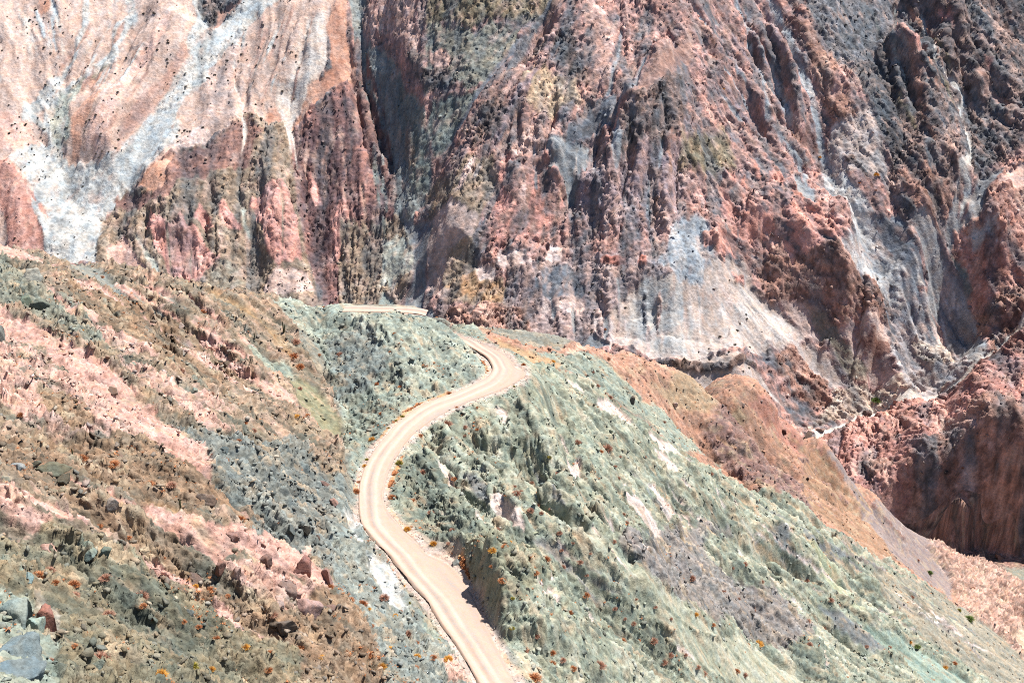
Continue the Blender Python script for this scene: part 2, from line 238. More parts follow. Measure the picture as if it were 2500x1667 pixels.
FEATS = [
(-12.75,75,1.1,[(-60.2,1057.9),(-65.9,1032.1),(-85.7,999.7),(-78.2,948.7),(-67.9,909.9),(-64.2,888.0),(-64.9,868.6),(-62.8,850.7)]),
(-11.9,22,1,[(-118.4,1102.5),(-110.5,1049.8),(-102.6,1026.6),(-85.2,988.6),(-80.0,956.9)]),
(-11.9,34,1.2,[(44.6,1037.3),(20.3,1014.0),(2.6,995.7),(-18.2,975.7),(-33.2,954.8),(-48.4,938.1),(-54.3,931.0),(-63.7,915.9)]),
(18.7,60,1,[(55.4,1017.3),(43.3,996.7),(17.1,974.4),(-1.4,950.4),(-15.4,931.8),(-31.8,912.1),(-38.6,900.3),(-45.2,886.3),(-51.7,870.5)]),
(-7.65,24,1,[(-65.4,926.2),(-67.6,906.5),(-65.4,885.4),(-68.5,857.4)]),
(-12.75,34,1.1,[(83.2,1035.3),(75.7,1009.7),(72.9,987.4),(69.5,972.3),(58.6,953.8),(49.6,935.3),(40.7,912.5),(38.9,894.1),(41.3,876.1)]),
(15.3,40,1,[(138.0,1029.0),(122.5,1001.7),(104.7,977.4),(83.4,951.4),(71.5,934.9)]),
(18.7,46,1,[(120.9,976.8),(93.2,951.6),(72.2,933.6),(67.0,919.5),(56.7,910.2),(46.7,897.1)]),
(-13.6,26,1,[(115.3,1014.7),(102.0,989.4),(83.3,963.4),(68.4,946.5)]),
(-15.3,34,1,[(168.2,1081.5),(173.5,1059.0),(177.6,1042.4),(187.2,1030.6),(190.8,1010.4),(198.9,1001.2),(210.7,987.1),(216.9,966.6),(223.3,948.3)]),
(-15.3,32,1,[(191.1,1091.9),(193.7,1080.1),(213.2,1056.7),(221.1,1034.8),(228.7,1012.1),(228.4,990.0),(238.6,966.8),(260.0,945.2),(278.9,933.2)]),
(18.7,42,1,[(215.7,1072.5),(219.1,1053.5),(233.5,1042.0),(240.8,1027.2),(260.6,1015.7),(265.8,996.7),(268.6,972.2),(271.7,952.6)]),
(11.9,30,1,[(174.0,1062.9),(185.0,1042.1),(195.9,1023.4),(201.6,1001.9),(206.0,984.6)]),
(-28.9,46,1.1,[(305.1,1131.2),(293.8,1102.6),(282.5,1081.5),(276.4,1051.8),(282.7,1038.4),(288.6,1021.6),(287.4,1002.0),(281.5,985.0),(284.3,965.4),(292.9,953.6),(306.3,948.5),(326.6,940.1),(343.6,919.4)]),
(28.9,54,1,[(285.2,1076.5),(291.3,1061.7),(297.9,1046.7),(305.2,1030.5),(314.4,1014.8),(319.4,997.7),(321.7,976.2)]),
(-18.7,32,1,[(323.5,1126.2),(322.9,1107.6),(324.4,1093.0),(329.8,1079.7),(338.9,1069.8),(346.5,1059.5),(346.4,1044.3),(348.8,1026.5),(341.0,1010.4),(338.1,991.9),(329.5,971.7),(325.8,959.7),(337.3,944.5),(344.8,913.7)]),
(18.7,46,1,[(336.5,1106.4),(343.0,1094.9),(360.3,1077.2),(373.7,1059.5),(387.6,1038.5),(404.4,1024.2)]),
(-20.4,36,1,[(377.7,1144.8),(394.7,1123.7),(415.6,1106.7),(437.4,1095.6)]),
(27.2,60,1,[(399.9,1007.2),(378.7,996.3),(359.2,982.7),(345.8,967.2),(338.3,952.3),(345.2,933.3),(346.0,909.2)]),
(20.4,46,0.9,[(188.8,953.2),(200.8,938.7),(211.6,926.4),(218.8,918.5),(229.5,913.1),(243.7,910.0)]),
(-13.6,26,1,[(169.5,928.2),(171.6,911.2),(181.8,904.3),(199.7,901.0),(217.5,898.1),(225.2,891.9)]),
(18.7,34,0.8,[(245.6,908.7),(253.4,905.6),(262.4,903.7)]),
(10.2,24,0.8,[(173.0,861.2),(182.4,859.5),(190.0,855.8)]),
(13.6,36,0.9,[(279.4,927.8),(293.3,923.7),(303.4,916.5),(306.3,899.6)]),
(-8.5,16,1,[(288.5,948.1),(301.3,940.6),(311.9,933.3),(324.5,928.2),(326.7,901.6)]),
(-11.9,26,1,[(-165.4,1033.3),(-163.7,1012.5),(-155.8,981.1),(-147.3,951.0),(-144.0,934.5),(-138.4,909.2)]),
(-8.5,20,1,[(-201.0,1079.8),(-208.4,1043.3),(-201.3,1018.0),(-195.3,999.2),(-196.1,978.8),(-194.9,955.1),(-188.9,935.3),(-179.9,915.7),(-171.0,896.5)]),
(10.2,80,1,[(-143.2,1098.1),(-139.8,1073.3),(-133.7,1027.7),(-132.4,985.8),(-131.5,950.6),(-129.5,920.4)]),
(12.75,40,1,[(-174.7,966.0),(-170.9,940.1),(-166.7,909.3)]),
(11.9,40,1,[(-234.6,970.3),(-235.2,951.7),(-235.2,928.2),(-235.5,907.8)]),
(13.6,60,0.9,[(-242.0,1082.9),(-247.6,1052.8),(-262.2,1025.8),(-284.4,993.5),(-295.1,968.1)]),
(-17,50,1.1,[(-219.2,1108.8),(-227.7,1071.4),(-236.2,1038.5),(-256.3,1006.0),(-275.5,971.9),(-286.0,944.5),(-290.7,918.2)]),
(-11.9,34,1,[(-296.1,1099.4),(-289.0,1071.1),(-299.2,1046.7),(-310.5,1031.4),(-330.7,1016.9),(-336.2,996.8),(-332.6,984.6),(-324.3,970.2),(-308.6,944.7)]),
(8.5,30,1,[(-363.2,958.7),(-345.7,941.3),(-330.3,918.9),(-321.3,899.2)]),
(-6.8,20,1,[(-330.2,982.6),(-336.0,973.9),(-336.6,960.4)]),
(8.5,16,0.7,[(66.1,812.7),(82.0,812.5),(108.9,814.2),(130.7,818.5),(147.9,826.1),(165.8,851.8)]),
(11.9,20,0.7,[(-29.3,831.5),(-13.3,826.1),(0.0,820.2),(9.3,823.6)]),
(10.2,20,0.7,[(-5.4,861.1),(10.8,858.8),(24.4,860.4)]),
(8.5,18,0.7,[(83.9,860.3),(100.4,861.8),(117.8,871.6),(129.7,878.2)]),
(10.2,11,0.8,[(142.4,911.4),(142.2,908.9),(140.1,900.5),(138.0,891.9)]),
(11.9,11,0.8,[(167.4,934.7),(167.2,932.4),(164.6,921.2),(161.8,909.6)]),
(8.5,11,0.8,[(179.0,941.5),(178.9,939.2),(177.1,932.1),(175.4,925.2)]),
(11.9,11,0.8,[(238.8,951.3),(238.5,948.8),(236.6,939.3),(235.1,931.7)]),
(8.5,11,0.8,[(216.2,966.6),(215.9,963.8),(217.3,957.0),(218.8,950.4)]),
(11.9,11,0.8,[(355.7,959.1),(355.5,957.1),(349.0,960.0),(342.6,962.7)]),
(7.65,11,0.8,[(-5.6,911.5),(-5.5,909.3),(-1.4,903.9),(2.8,898.5)]),
(7.65,11,0.8,[(23.9,930.3),(23.8,928.0),(25.1,919.9),(26.4,911.7)]),
(6.8,11,0.8,[(152.6,943.2),(152.4,940.8),(153.6,936.8),(154.8,933.0)]),
(-7.7,9,1.2,[(-2.6,253.5),(5.1,248.7),(14.5,231.9),(26.4,240.4),(42.2,261.0),(58.8,268.3),(77.2,277.9)]),
(-6.6,6,1.1,[(-16.6,263.1),(-14.2,256.9),(-10.2,250.9),(-5.9,247.9),(-0.8,246.2)]),
(4,9.1,1,[(-14.3,253.0),(-11.6,247.4),(-7.3,240.0),(-1.5,226.1)]),
(-4.95,4,1,[(-19.3,250.0),(-15.5,240.2),(-11.0,230.1),(-7.6,219.5),(-4.8,211.0)]),
(3.2,6.5,1,[(-17.0,241.4),(-12.8,229.7),(-8.9,218.1),(-5.0,205.3)]),
(-6.6,5,1,[(-0.5,283.0),(0.5,273.9),(2.3,270.1),(3.6,267.7)]),
(4,7.8,1,[(1.6,271.4),(3.1,265.4),(4.8,259.8),(6.8,253.8)]),
(-5.5,5,1,[(-8.6,273.5),(-7.1,268.2),(-5.3,263.3),(-2.6,260.7)]),
(3.2,6.5,1,[(-6.1,264.4),(-4.3,259.8),(-2.1,255.6)]),
(-6.6,6,1,[(5.6,282.2),(8.8,275.6),(10.9,270.7),(13.4,263.1),(17.5,253.3)]),
(4,9.1,1,[(7.2,273.2),(10.7,266.9),(13.2,260.8),(16.3,252.6),(19.4,234.0)]),
(-5.5,6,1,[(12.8,248.6),(15.7,238.4),(19.3,240.8)]),
(-7.7,8,1,[(21.7,248.3),(24.9,244.3),(31.1,250.6),(40.6,263.7)]),
(6.4,15.6,1,[(21.9,225.4),(28.0,227.6),(39.0,243.3),(51.4,260.3)]),
(-6.6,10,1,[(38.3,303.0),(46.3,295.1),(56.2,294.0),(64.4,287.8),(73.7,283.2)]),
(-6.6,10,1,[(52.7,310.3),(64.3,315.8),(78.0,322.9),(90.2,319.5),(102.5,317.2)]),
(5.6,10.4,0.5,[(-4.3,188.2),(-2.3,184.3),(-0.6,179.4),(1.3,175.4),(3.7,171.5)]),
(-4.4,5,1,[(-1.4,194.0),(1.3,189.6),(4.7,188.3),(8.9,189.7)]),
(3.2,9.1,1,[(0.7,190.9),(5.4,189.1),(10.2,190.3),(13.9,192.3)]),
(-5.5,7,1,[(-1.5,208.6),(5.8,204.7),(14.8,207.0),(23.7,210.3),(32.4,214.6)]),
(-7.7,16,1,[(-48.0,306.2),(-42.8,286.4),(-40.4,272.8),(-35.5,253.4),(-32.2,238.4)]),
(-3.85,9,1,[(-85.0,280.6),(-67.7,260.7),(-53.1,248.0),(-41.6,235.0),(-35.1,231.0)]),
(2.4,11.7,1,[(-88.8,253.0),(-66.6,227.4),(-54.5,213.9),(-47.1,203.6),(-40.1,193.5)]),
(2,10.4,1,[(-87.4,301.5),(-69.8,272.6),(-58.9,263.4),(-46.6,249.0)]),
(-4.4,9,1,[(-69.4,179.8),(-55.0,169.4),(-43.7,167.7),(-37.8,177.9),(-30.6,177.3)]),
(4,11.7,0.9,[(-57.1,133.9),(-50.4,133.0),(-43.9,132.2),(-40.7,129.6),(-37.4,129.8)]),
(4,11.7,0.9,[(-54.9,148.3),(-47.3,149.7),(-40.1,154.5),(-34.3,161.3),(-25.7,157.4)]),
(-7.7,12,1,[(-49.2,147.5),(-42.7,141.0),(-36.9,135.4),(-31.4,130.7)]),
(2.8,9.1,1,[(-35.9,134.6),(-31.1,130.1),(-27.1,130.4)]),
(-7.7,18,1,[(27.4,365.3),(41.7,359.9),(56.6,373.8),(73.8,358.6),(93.4,354.8),(115.0,356.6)]),
(4.8,26,1,[(35.4,349.9),(53.6,377.3),(69.0,373.2),(79.6,359.0),(96.0,359.3)]),
(-6.6,16,1,[(90.5,440.3),(94.2,432.0),(118.9,479.6),(143.3,513.2)]),
(4,18.2,1,[(114.8,483.6),(135.6,520.9),(150.7,516.5),(139.3,429.7)]),
(-80,27,0.55,[(243.0,693.0),(262.0,688.0),(300.0,692.0),(350.0,689.0)]),
(-10.2,16,0.8,[(307.6,894.7),(277.3,784.8),(270.1,742.2)]),
(11.9,22,0.9,[(300.6,799.6),(285.5,742.7),(279.4,730.8)]),
(-6.8,12,0.8,[(264.7,855.2),(254.1,783.8),(250.8,747.2)]),
(6.8,14,0.9,[(264.1,804.0),(255.1,754.1),(256.7,742.0)]),
(-5.95,9,0.8,[(239.5,823.5),(240.8,784.1),(239.7,748.8)]),
(-4.65,6.53,1,[(126.5,1019.2),(136.1,1016.2),(138.7,1008.8),(145.3,1004.1)]),
(-5.53,4.67,1,[(122.4,1033.8),(132.0,1028.1),(139.6,1021.5),(149.5,1016.6)]),
(-5.83,7.03,1,[(157.4,1013.3),(168.8,1006.5),(176.7,996.7),(187.3,986.8)]),
(-5.32,7.92,1,[(148.1,1031.8),(152.0,1025.3),(155.3,1018.5),(159.3,1012.0)]),
(-4.83,6.71,1,[(143.7,1048.1),(151.0,1040.5),(154.4,1030.4),(161.1,1022.7)]),
(-4.3,4.56,1,[(161.5,1032.0),(169.3,1019.7),(175.2,1005.5),(181.6,990.9)]),
(-5.17,6.76,1,[(180.0,1025.0),(186.0,1014.6),(193.8,1003.7),(197.0,991.3)]),
(-9.79,4.71,1,[(164.7,1067.3),(173.2,1056.6),(177.6,1043.8),(183.1,1031.9)]),
(-7.51,7.45,1,[(193.3,1029.1),(199.5,1019.3),(201.0,1008.1),(205.0,997.2)]),
(-7.42,4.28,1,[(179.7,1057.3),(189.0,1042.5),(197.0,1027.0),(204.3,1010.5)]),
(-7.73,4.63,1,[(190.0,1063.4),(193.5,1049.9),(198.9,1037.4),(203.2,1024.6)]),
(-8.33,5.99,1,[(189.1,1081.7),(199.1,1066.3),(206.1,1049.4),(214.8,1032.9)]),
(5.16,11.61,1,[(152.9,997.8),(159.3,991.7),(169.6,987.5),(175.8,980.5)]),
(4.27,6.68,1,[(127.0,1029.4),(134.8,1019.2),(148.9,1013.5),(163.5,1007.7)]),
(4.97,6.85,1,[(147.1,1024.2),(159.1,1019.9),(166.1,1011.8),(171.1,1002.1)]),
(9.17,7.37,1,[(168.1,1018.3),(172.4,1012.7),(178.8,1007.7),(185.6,1002.2)]),
(5.17,10.27,1,[(179.9,1022.6),(188.2,1010.1),(192.9,995.6),(197.1,980.8)]),
(6.37,7.39,1,[(182.8,1022.5),(183.9,1013.2),(186.2,1004.1),(190.7,995.6)]),
(7.25,9.6,1,[(197.7,1016.3),(207.1,1005.2),(208.9,992.2),(218.3,980.1)]),
(8.24,6.95,1,[(204.1,1018.9),(208.9,1011.0),(212.8,1002.9),(214.7,994.2)]),
(9.12,7.76,1,[(201.1,1045.6),(207.4,1033.9),(208.8,1021.1),(214.5,1009.1)]),
(-9.14,5.91,1,[(290.8,1061.2),(297.9,1048.3),(297.8,1033.7),(302.5,1020.7)]),
(-8.23,4.31,1,[(283.4,1094.3),(284.6,1079.4),(284.8,1064.6),(287.4,1050.6)]),
(-11.11,7.7,1,[(300.5,1092.1),(301.1,1075.9),(309.7,1062.2),(315.1,1047.9)]),
(-5.57,8.14,1,[(302.4,1088.0),(308.0,1078.7),(308.5,1068.2),(309.3,1057.9)]),
(-6.31,5.28,1,[(318.6,1092.3),(323.4,1078.3),(328.5,1064.7),(332.4,1051.0)]),
(-5.17,5.26,1,[(319.2,1102.7),(327.1,1092.5),(327.3,1080.3),(328.2,1068.4)]),
(-11.04,7.5,1,[(340.5,1088.5),(340.5,1078.6),(342.3,1069.3),(344.3,1060.1)]),
(-6.38,6.74,1,[(355.7,1071.4),(365.1,1058.4),(374.6,1045.6),(377.2,1031.2)]),
(-8.71,6.59,1,[(348.1,1105.0),(353.4,1091.2),(357.2,1077.1),(361.4,1063.4)]),
(-9.35,6.97,1,[(352.4,1116.1),(355.8,1105.8),(357.9,1095.2),(362.9,1085.5)]),
(9.49,8.48,1,[(286.9,1050.4),(289.0,1040.5),(292.6,1031.2),(297.4,1022.3)]),
(10.13,10.6,1,[(297.8,1074.5),(300.2,1067.6),(302.0,1060.5),(307.1,1054.5)]),
(5.07,8.04,1,[(312.4,1056.6),(315.4,1047.8),(314.5,1038.2),(313.2,1028.6)]),
(8.04,7.94,1,[(312.3,1097.2),(320.5,1085.3),(325.9,1072.6),(329.1,1059.7)]),
(10.36,11,1,[(334.8,1085.1),(336.3,1076.5),(338.2,1068.0),(338.6,1059.3)]),
(9.63,8.91,1,[(345.4,1068.2),(347.5,1061.9),(352.7,1056.4),(356.3,1050.5)]),
(8.65,10.82,1,[(354.3,1086.7),(356.4,1075.5),(359.2,1064.5),(365.1,1054.4)]),
(-4.61,5.4,1,[(24.3,1016.7),(20.5,1006.7),(15.8,996.9),(6.2,986.7)]),
(-8.09,6,1,[(17.6,1003.3),(13.1,993.3),(6.4,983.2),(3.4,973.6)]),
(-6.27,6.71,1,[(26.0,1013.6),(15.6,997.2),(6.0,981.3),(-2.1,965.7)]),
(-6.15,6.77,1,[(28.1,1010.1),(24.9,998.4),(20.7,987.0),(18.2,975.9)]),
(-4.56,6.41,1,[(4.5,963.0),(-7.7,945.4),(-20.8,928.9),(-26.9,913.5)]),
(-8.23,3.65,1,[(29.1,1006.5),(18.9,994.8),(12.0,983.4),(8.5,972.3)]),
(-7.66,6.26,1,[(30.5,1004.0),(20.4,989.7),(14.7,975.8),(7.7,961.6)]),
(-4.47,6.47,1,[(34.0,999.0),(32.2,986.9),(25.2,975.0),(17.3,962.4)]),
(-5.26,3.55,1,[(-1.3,940.5),(-2.0,930.3),(-3.9,920.1),(-4.3,910.1)]),
(-5.83,3.93,1,[(4.8,943.5),(3.3,935.5),(4.1,927.8),(2.2,919.9)]),
(-5.15,6.7,1,[(16.0,939.4),(16.1,933.5),(17.5,927.7),(16.4,921.6)]),
(-7.01,4.75,1,[(29.9,950.4),(27.7,940.7),(24.7,931.2),(21.6,921.7)]),
(-6.35,5.28,1,[(38.0,924.7),(38.4,919.0),(38.8,913.3),(40.3,907.6)]),
(-3.76,6.91,1,[(52.8,936.7),(53.7,927.1),(52.0,917.8),(51.1,908.5)]),
(-7.83,6.37,1,[(57.5,935.7),(58.2,928.4),(57.6,921.2),(58.0,914.1)]),
(-8.18,4.14,1,[(73.0,946.5),(71.9,939.1),(68.9,931.9),(70.4,924.6)]),
(-8.14,6.91,1,[(80.5,923.0),(79.0,913.3),(75.5,903.6),(74.1,894.0)]),
(-6.37,4.2,1,[(93.3,916.6),(90.1,909.4),(88.2,902.5),(84.8,895.4)]),
(-6.78,4,1,[(103.8,947.0),(105.4,939.7),(102.6,930.7),(103.8,923.3)]),
(-6.69,4.6,1,[(113.5,929.3),(112.3,921.3),(112.3,914.1),(111.2,906.4)]),
(5.56,9.96,1,[(3.6,909.9),(3.4,903.2),(3.5,896.5),(2.8,889.9)]),
(6.95,8.6,1,[(19.3,940.6),(19.1,933.5),(18.7,926.4),(16.4,919.1)]),
(6.96,9.88,1,[(33.0,920.8),(31.6,916.1),(32.1,911.3),(29.7,906.5)]),
(5.39,9.93,1,[(38.3,946.7),(37.5,937.2),(36.3,927.8),(35.5,918.4)]),
(6.96,10.69,1,[(46.9,903.2),(45.2,894.9),(44.3,886.6),(45.3,878.2)]),
(5.77,10.16,1,[(73.1,936.7),(72.7,927.0),(73.2,917.5),(70.0,908.2)]),
(7.31,10.45,1,[(80.5,946.5),(81.5,940.2),(82.8,933.9),(82.5,927.6)]),
(7.97,6.14,1,[(89.0,926.8),(85.8,919.7),(86.3,913.1),(83.8,906.3)]),
(7.17,8.36,1,[(106.6,917.7),(105.0,910.6),(102.7,903.2),(103.0,896.8)]),
(-6.95,6.05,1,[(-116.9,1033.1),(-111.8,1009.9),(-107.1,988.9),(-98.8,965.0)]),
(-4.55,5.41,1,[(-123.2,1058.4),(-120.1,1040.0),(-113.7,1018.4),(-106.5,996.3)]),
(-3.34,4.77,1,[(-114.7,1046.3),(-107.2,1027.2),(-103.4,1010.0),(-95.1,990.3)]),
(-4.03,5.54,1,[(-107.5,1027.8),(-103.5,1011.9),(-96.1,994.1),(-88.4,976.2)]),
(-3.95,4.03,1,[(-111.4,1048.9),(-106.8,1026.7),(-103.1,1004.6),(-94.2,980.0)]),
(-5.76,5.56,1,[(-93.3,999.7),(-93.0,988.5),(-86.2,972.0),(-85.5,960.6)]),
(-4.47,6.62,1,[(-96.2,1016.6),(-91.1,1000.0),(-89.9,987.1),(-86.2,972.2)]),
(-3.05,5.17,1,[(-324.3,1047.6),(-328.8,1039.3),(-330.8,1031.3),(-332.5,1023.3)]),
(-1.82,3.92,1,[(-310.1,1055.8),(-313.1,1049.5),(-317.2,1043.0),(-320.5,1036.7)]),
(-3.73,4.6,1,[(-312.1,1051.8),(-315.4,1041.3),(-321.0,1030.7),(-324.1,1020.4)]),
(-2.32,2.9,1,[(-299.5,1051.9),(-305.8,1039.0),(-309.3,1026.5),(-315.5,1013.9)]),
(-2.44,4.89,1,[(-286.2,1060.3),(-291.8,1049.2),(-297.0,1038.3),(-300.1,1027.6)]),
(-4.02,4.39,1,[(-282.0,1066.5),(-285.5,1054.4),(-289.4,1042.3),(-293.5,1030.4)]),
(-2.14,4.85,1,[(-281.4,1046.5),(-285.0,1036.0),(-290.2,1025.4),(-296.7,1014.8)]),
(-4.19,4.04,1,[(-269.6,1049.2),(-273.1,1038.7),(-278.1,1028.1),(-282.8,1017.7)]),
(-3.29,4.68,1,[(-257.5,1061.6),(-263.3,1049.1),(-269.3,1036.8),(-273.4,1024.7)]),
(-2.79,5.45,1,[(-204.6,1048.6),(-208.4,1038.0),(-208.9,1028.0),(-213.5,1017.9)]),
(-1.97,2.93,1,[(-184.9,1078.8),(-187.0,1062.7),(-190.7,1046.2),(-195.5,1029.5)]),
(-2.67,5.25,1,[(-190.1,1055.6),(-196.2,1039.1),(-197.4,1023.9),(-198.3,1009.5)]),
(-2.43,3.46,1,[(-179.1,1056.6),(-180.4,1045.8),(-183.3,1034.7),(-188.2,1023.3)]),
(-2.81,3.02,1,[(-176.7,1050.2),(-181.3,1036.8),(-186.5,1023.3),(-191.8,1010.3)]),
(-2.83,3.8,1,[(-161.8,1076.5),(-164.2,1067.6),(-168.2,1058.5),(-172.1,1049.4)]),
(-1.84,3.33,1,[(-158.6,1059.8),(-159.8,1045.9),(-162.3,1031.8),(-166.6,1017.4)]),
(-3.43,5.39,1,[(-150.9,1075.8),(-154.5,1064.1),(-156.8,1052.8),(-160.5,1041.3)]),
(-4.99,4.99,1,[(-259.0,935.1),(-258.1,931.2),(-257.5,927.3),(-256.8,923.4)]),
(-6.22,4.14,1,[(-255.4,935.2),(-255.7,929.3),(-255.8,923.4),(-256.2,917.5)]),
(-6.38,6.77,1,[(-247.3,932.0),(-247.6,926.1),(-248.3,920.3),(-249.1,914.4)]),
(-4.22,3.54,1,[(-229.2,937.9),(-228.0,932.3),(-226.9,926.6),(-227.5,920.9)]),
(-8.19,4.58,1,[(-216.6,934.8),(-215.7,929.0),(-215.0,923.2),(-214.4,917.5)]),
(-5.34,4.48,1,[(-214.2,954.3),(-213.2,947.1),(-211.9,940.0),(-210.8,932.8)]),
(-4.41,4.27,1,[(-195.0,961.6),(-194.2,956.0),(-193.5,950.4),(-194.7,944.5)]),
(-4.1,6.53,1,[(-187.9,963.5),(-187.6,954.9),(-186.6,946.4),(-186.5,937.7)]),
(-6.17,5.25,1,[(-179.5,954.9),(-178.5,947.5),(-177.9,939.9),(-176.7,932.5)]),
(-4.38,5.89,1,[(-165.1,971.9),(-166.0,962.5),(-167.0,953.1),(-167.9,943.9)]),
(-7.04,3.51,1,[(-159.5,960.1),(-158.8,953.8),(-157.5,947.7),(-156.4,941.5)]),
(-5.16,3.79,1,[(-149.0,974.4),(-147.4,966.2),(-148.7,957.8),(-149.3,949.6)]),
(-3.57,5.27,1,[(15.2,865.8),(16.5,862.6),(16.1,859.2),(17.0,855.9)]),
(-2.18,4.64,1,[(24.0,850.8),(25.1,844.3),(24.3,837.8),(25.3,831.4)]),
(-1.82,4.25,1,[(40.9,858.9),(42.2,852.7),(41.1,846.6),(41.2,840.6)]),
(-4.2,3.73,1,[(55.3,855.6),(56.6,850.7),(57.7,845.8),(59.1,841.0)]),
(-3.2,3.22,1,[(59.8,857.9),(60.1,851.9),(60.0,846.1),(60.0,840.3)]),
(-2.83,4.51,1,[(74.4,854.6),(75.7,851.5),(74.5,848.5),(75.3,845.4)]),
(-3.66,5.49,1,[(80.2,855.9),(80.7,849.8),(81.4,843.8),(81.1,837.9)]),
(-3.42,4.02,1,[(91.5,846.7),(92.7,843.3),(93.2,840.0),(91.8,836.4)]),
(-5.22,6.15,1,[(267.0,921.2),(272.8,917.8),(282.1,916.2),(289.1,913.1)]),
(-3.27,5.97,1,[(266.4,930.8),(269.3,927.0),(275.1,924.4),(281.7,922.3)]),
(-4.09,5.37,1,[(277.2,930.9),(283.3,929.4),(288.5,927.9),(294.2,926.7)]),
(-5.61,4.21,1,[(287.9,927.9),(289.5,925.4),(295.2,924.2),(297.3,921.6)]),
(-3.13,6.59,1,[(289.9,933.0),(298.2,930.9),(302.0,927.3),(306.9,923.1)]),
(-3.03,3.76,1,[(311.0,935.9),(318.5,931.5),(321.5,922.7),(321.8,901.3)]),
(-5.59,3.94,1,[(303.2,950.9),(307.9,947.0),(311.9,943.1),(316.6,939.1)]),
(-6.96,6.93,1,[(316.2,951.5),(320.9,946.8),(327.2,941.4),(331.2,934.0)]),
(-6.99,5.51,1,[(325.5,949.8),(329.9,944.5),(331.9,938.5),(336.5,930.0)]),
(-2.12,2.32,1,[(-1.8,215.1),(-0.9,211.3),(0.9,208.4),(2.6,206.4)]),
(-2.89,2.74,1,[(-8.9,236.5),(-6.7,230.3),(-3.7,223.6),(-1.7,218.1)]),
(-2.56,2.64,1,[(-8.8,245.0),(-5.5,240.4),(-2.0,232.3),(1.0,224.0)]),
(-2.65,2.91,1,[(2.7,224.8),(4.8,222.0),(6.3,219.9),(8.3,218.9)]),
(-2.77,2.62,1,[(7.6,220.0),(9.8,218.6),(12.5,218.6),(13.6,217.2)]),
(-2.65,3.22,1,[(3.0,238.0),(4.0,229.0),(5.5,224.4),(7.2,221.8)]),
(-2.09,1.9,1,[(-0.2,255.3),(1.0,252.5),(3.2,249.8),(4.8,245.7)]),
(-3.18,2.97,1,[(16.3,231.6),(18.9,232.1),(21.2,232.6),(23.4,233.0)]),
(-2.33,2.5,1,[(12.4,256.9),(13.2,253.4),(15.2,251.9),(16.0,247.3)]),
(-3.27,3.09,1,[(15.2,259.9),(18.5,259.2),(22.2,259.8),(27.1,263.9)]),
(-2.26,3.53,1,[(24.7,269.9),(28.5,271.0),(31.8,270.8),(36.1,272.3)]),
(-1.5,2.25,1,[(22.0,270.9),(24.6,271.9),(28.0,274.6),(29.8,273.9)]),
(-3.06,3.26,1,[(32.2,283.4),(37.0,285.3),(40.7,285.1),(43.6,283.6)]),
(-2.02,3.16,1,[(37.2,289.9),(40.1,290.0),(42.3,289.1),(45.6,289.6)]),
(1.42,4.7,1,[(-16.5,239.7),(-15.1,236.8),(-13.4,233.7),(-11.8,230.0)]),
(1.39,2.93,1,[(-8.8,234.7),(-6.6,228.4),(-4.3,222.0),(-3.1,216.6)]),
(2.58,4.57,1,[(-1.6,221.1),(-0.0,215.3),(1.5,210.7),(3.6,207.6)]),
(2.55,4.11,1,[(11.0,214.9),(13.2,213.8),(16.2,213.9),(18.3,213.4)]),
(2.68,2.67,1,[(5.8,229.3),(8.4,224.9),(10.9,223.0),(12.2,220.8)]),
(1.76,2.65,1,[(16.8,224.7),(18.4,223.0),(21.0,223.8),(22.7,223.1)]),
(2.27,4.94,1,[(9.6,250.2),(11.6,243.0),(12.9,228.6),(15.2,225.4)]),
(1.47,5.04,1,[(25.0,253.7),(26.8,253.7),(30.0,258.0),(33.1,261.8)]),
(2,3.16,1,[(26.0,264.9),(26.7,262.3),(28.3,262.0),(31.1,264.9)]),
(3,4.54,1,[(28.0,275.9),(29.1,274.0),(30.0,271.5),(30.9,269.2)]),
(2.03,3.22,1,[(34.1,287.3),(36.4,287.0),(38.4,286.4),(41.9,287.7)]),
(-3,2.38,1,[(80.3,316.5),(92.0,321.3),(102.4,322.8),(112.9,323.7)]),
(-1.59,3.68,1,[(49.0,304.7),(57.9,310.8),(68.3,319.7),(75.2,321.8)]),
(-2.65,3.44,1,[(46.3,306.4),(50.7,307.5),(55.9,309.9),(60.1,310.8)]),
(-3.14,2.81,1,[(64.3,319.5),(73.6,327.7),(81.5,331.9),(88.9,334.2)]),
(-2.12,1.98,1,[(69.3,325.2),(74.3,327.8),(80.6,331.4),(82.8,329.6)]),
(-2.75,3.73,1,[(66.3,325.7),(69.5,324.9),(73.7,325.6),(81.3,330.1)]),
(-2.68,3,1,[(97.9,337.7),(107.4,340.2),(118.6,343.5),(123.5,340.2)]),
(-2.6,3.06,1,[(67.1,336.4),(74.7,340.6),(82.4,344.0),(87.0,343.8)]),
(-3.03,2.82,1,[(88.8,344.7),(98.5,349.0),(107.6,352.3),(116.5,354.8)]),
(-3.32,2.03,1,[(89.3,347.2),(95.6,346.5),(107.7,352.1),(113.7,350.2)]),
(-2.27,3.81,1,[(110.0,354.8),(113.6,352.6),(124.1,357.8),(128.1,355.2)]),
(-1.78,3.81,1,[(68.7,347.4),(74.8,348.2),(77.0,345.3),(80.7,344.6)]),
(-3.35,3.65,1,[(88.8,356.5),(92.6,354.8),(100.7,359.0),(109.7,364.0)]),
(-3.4,2.02,1,[(83.4,357.5),(90.8,362.9),(98.1,368.6),(100.1,364.9)]),
(-2.77,3.71,1,[(126.7,381.3),(134.1,379.3),(142.6,378.5),(147.6,373.1)]),
(-1.59,2.93,1,[(121.4,382.0),(135.5,388.1),(143.5,384.9),(152.8,383.2)]),
(3.14,2.81,1,[(43.8,295.8),(48.4,296.0),(52.9,296.0),(60.9,301.2)]),
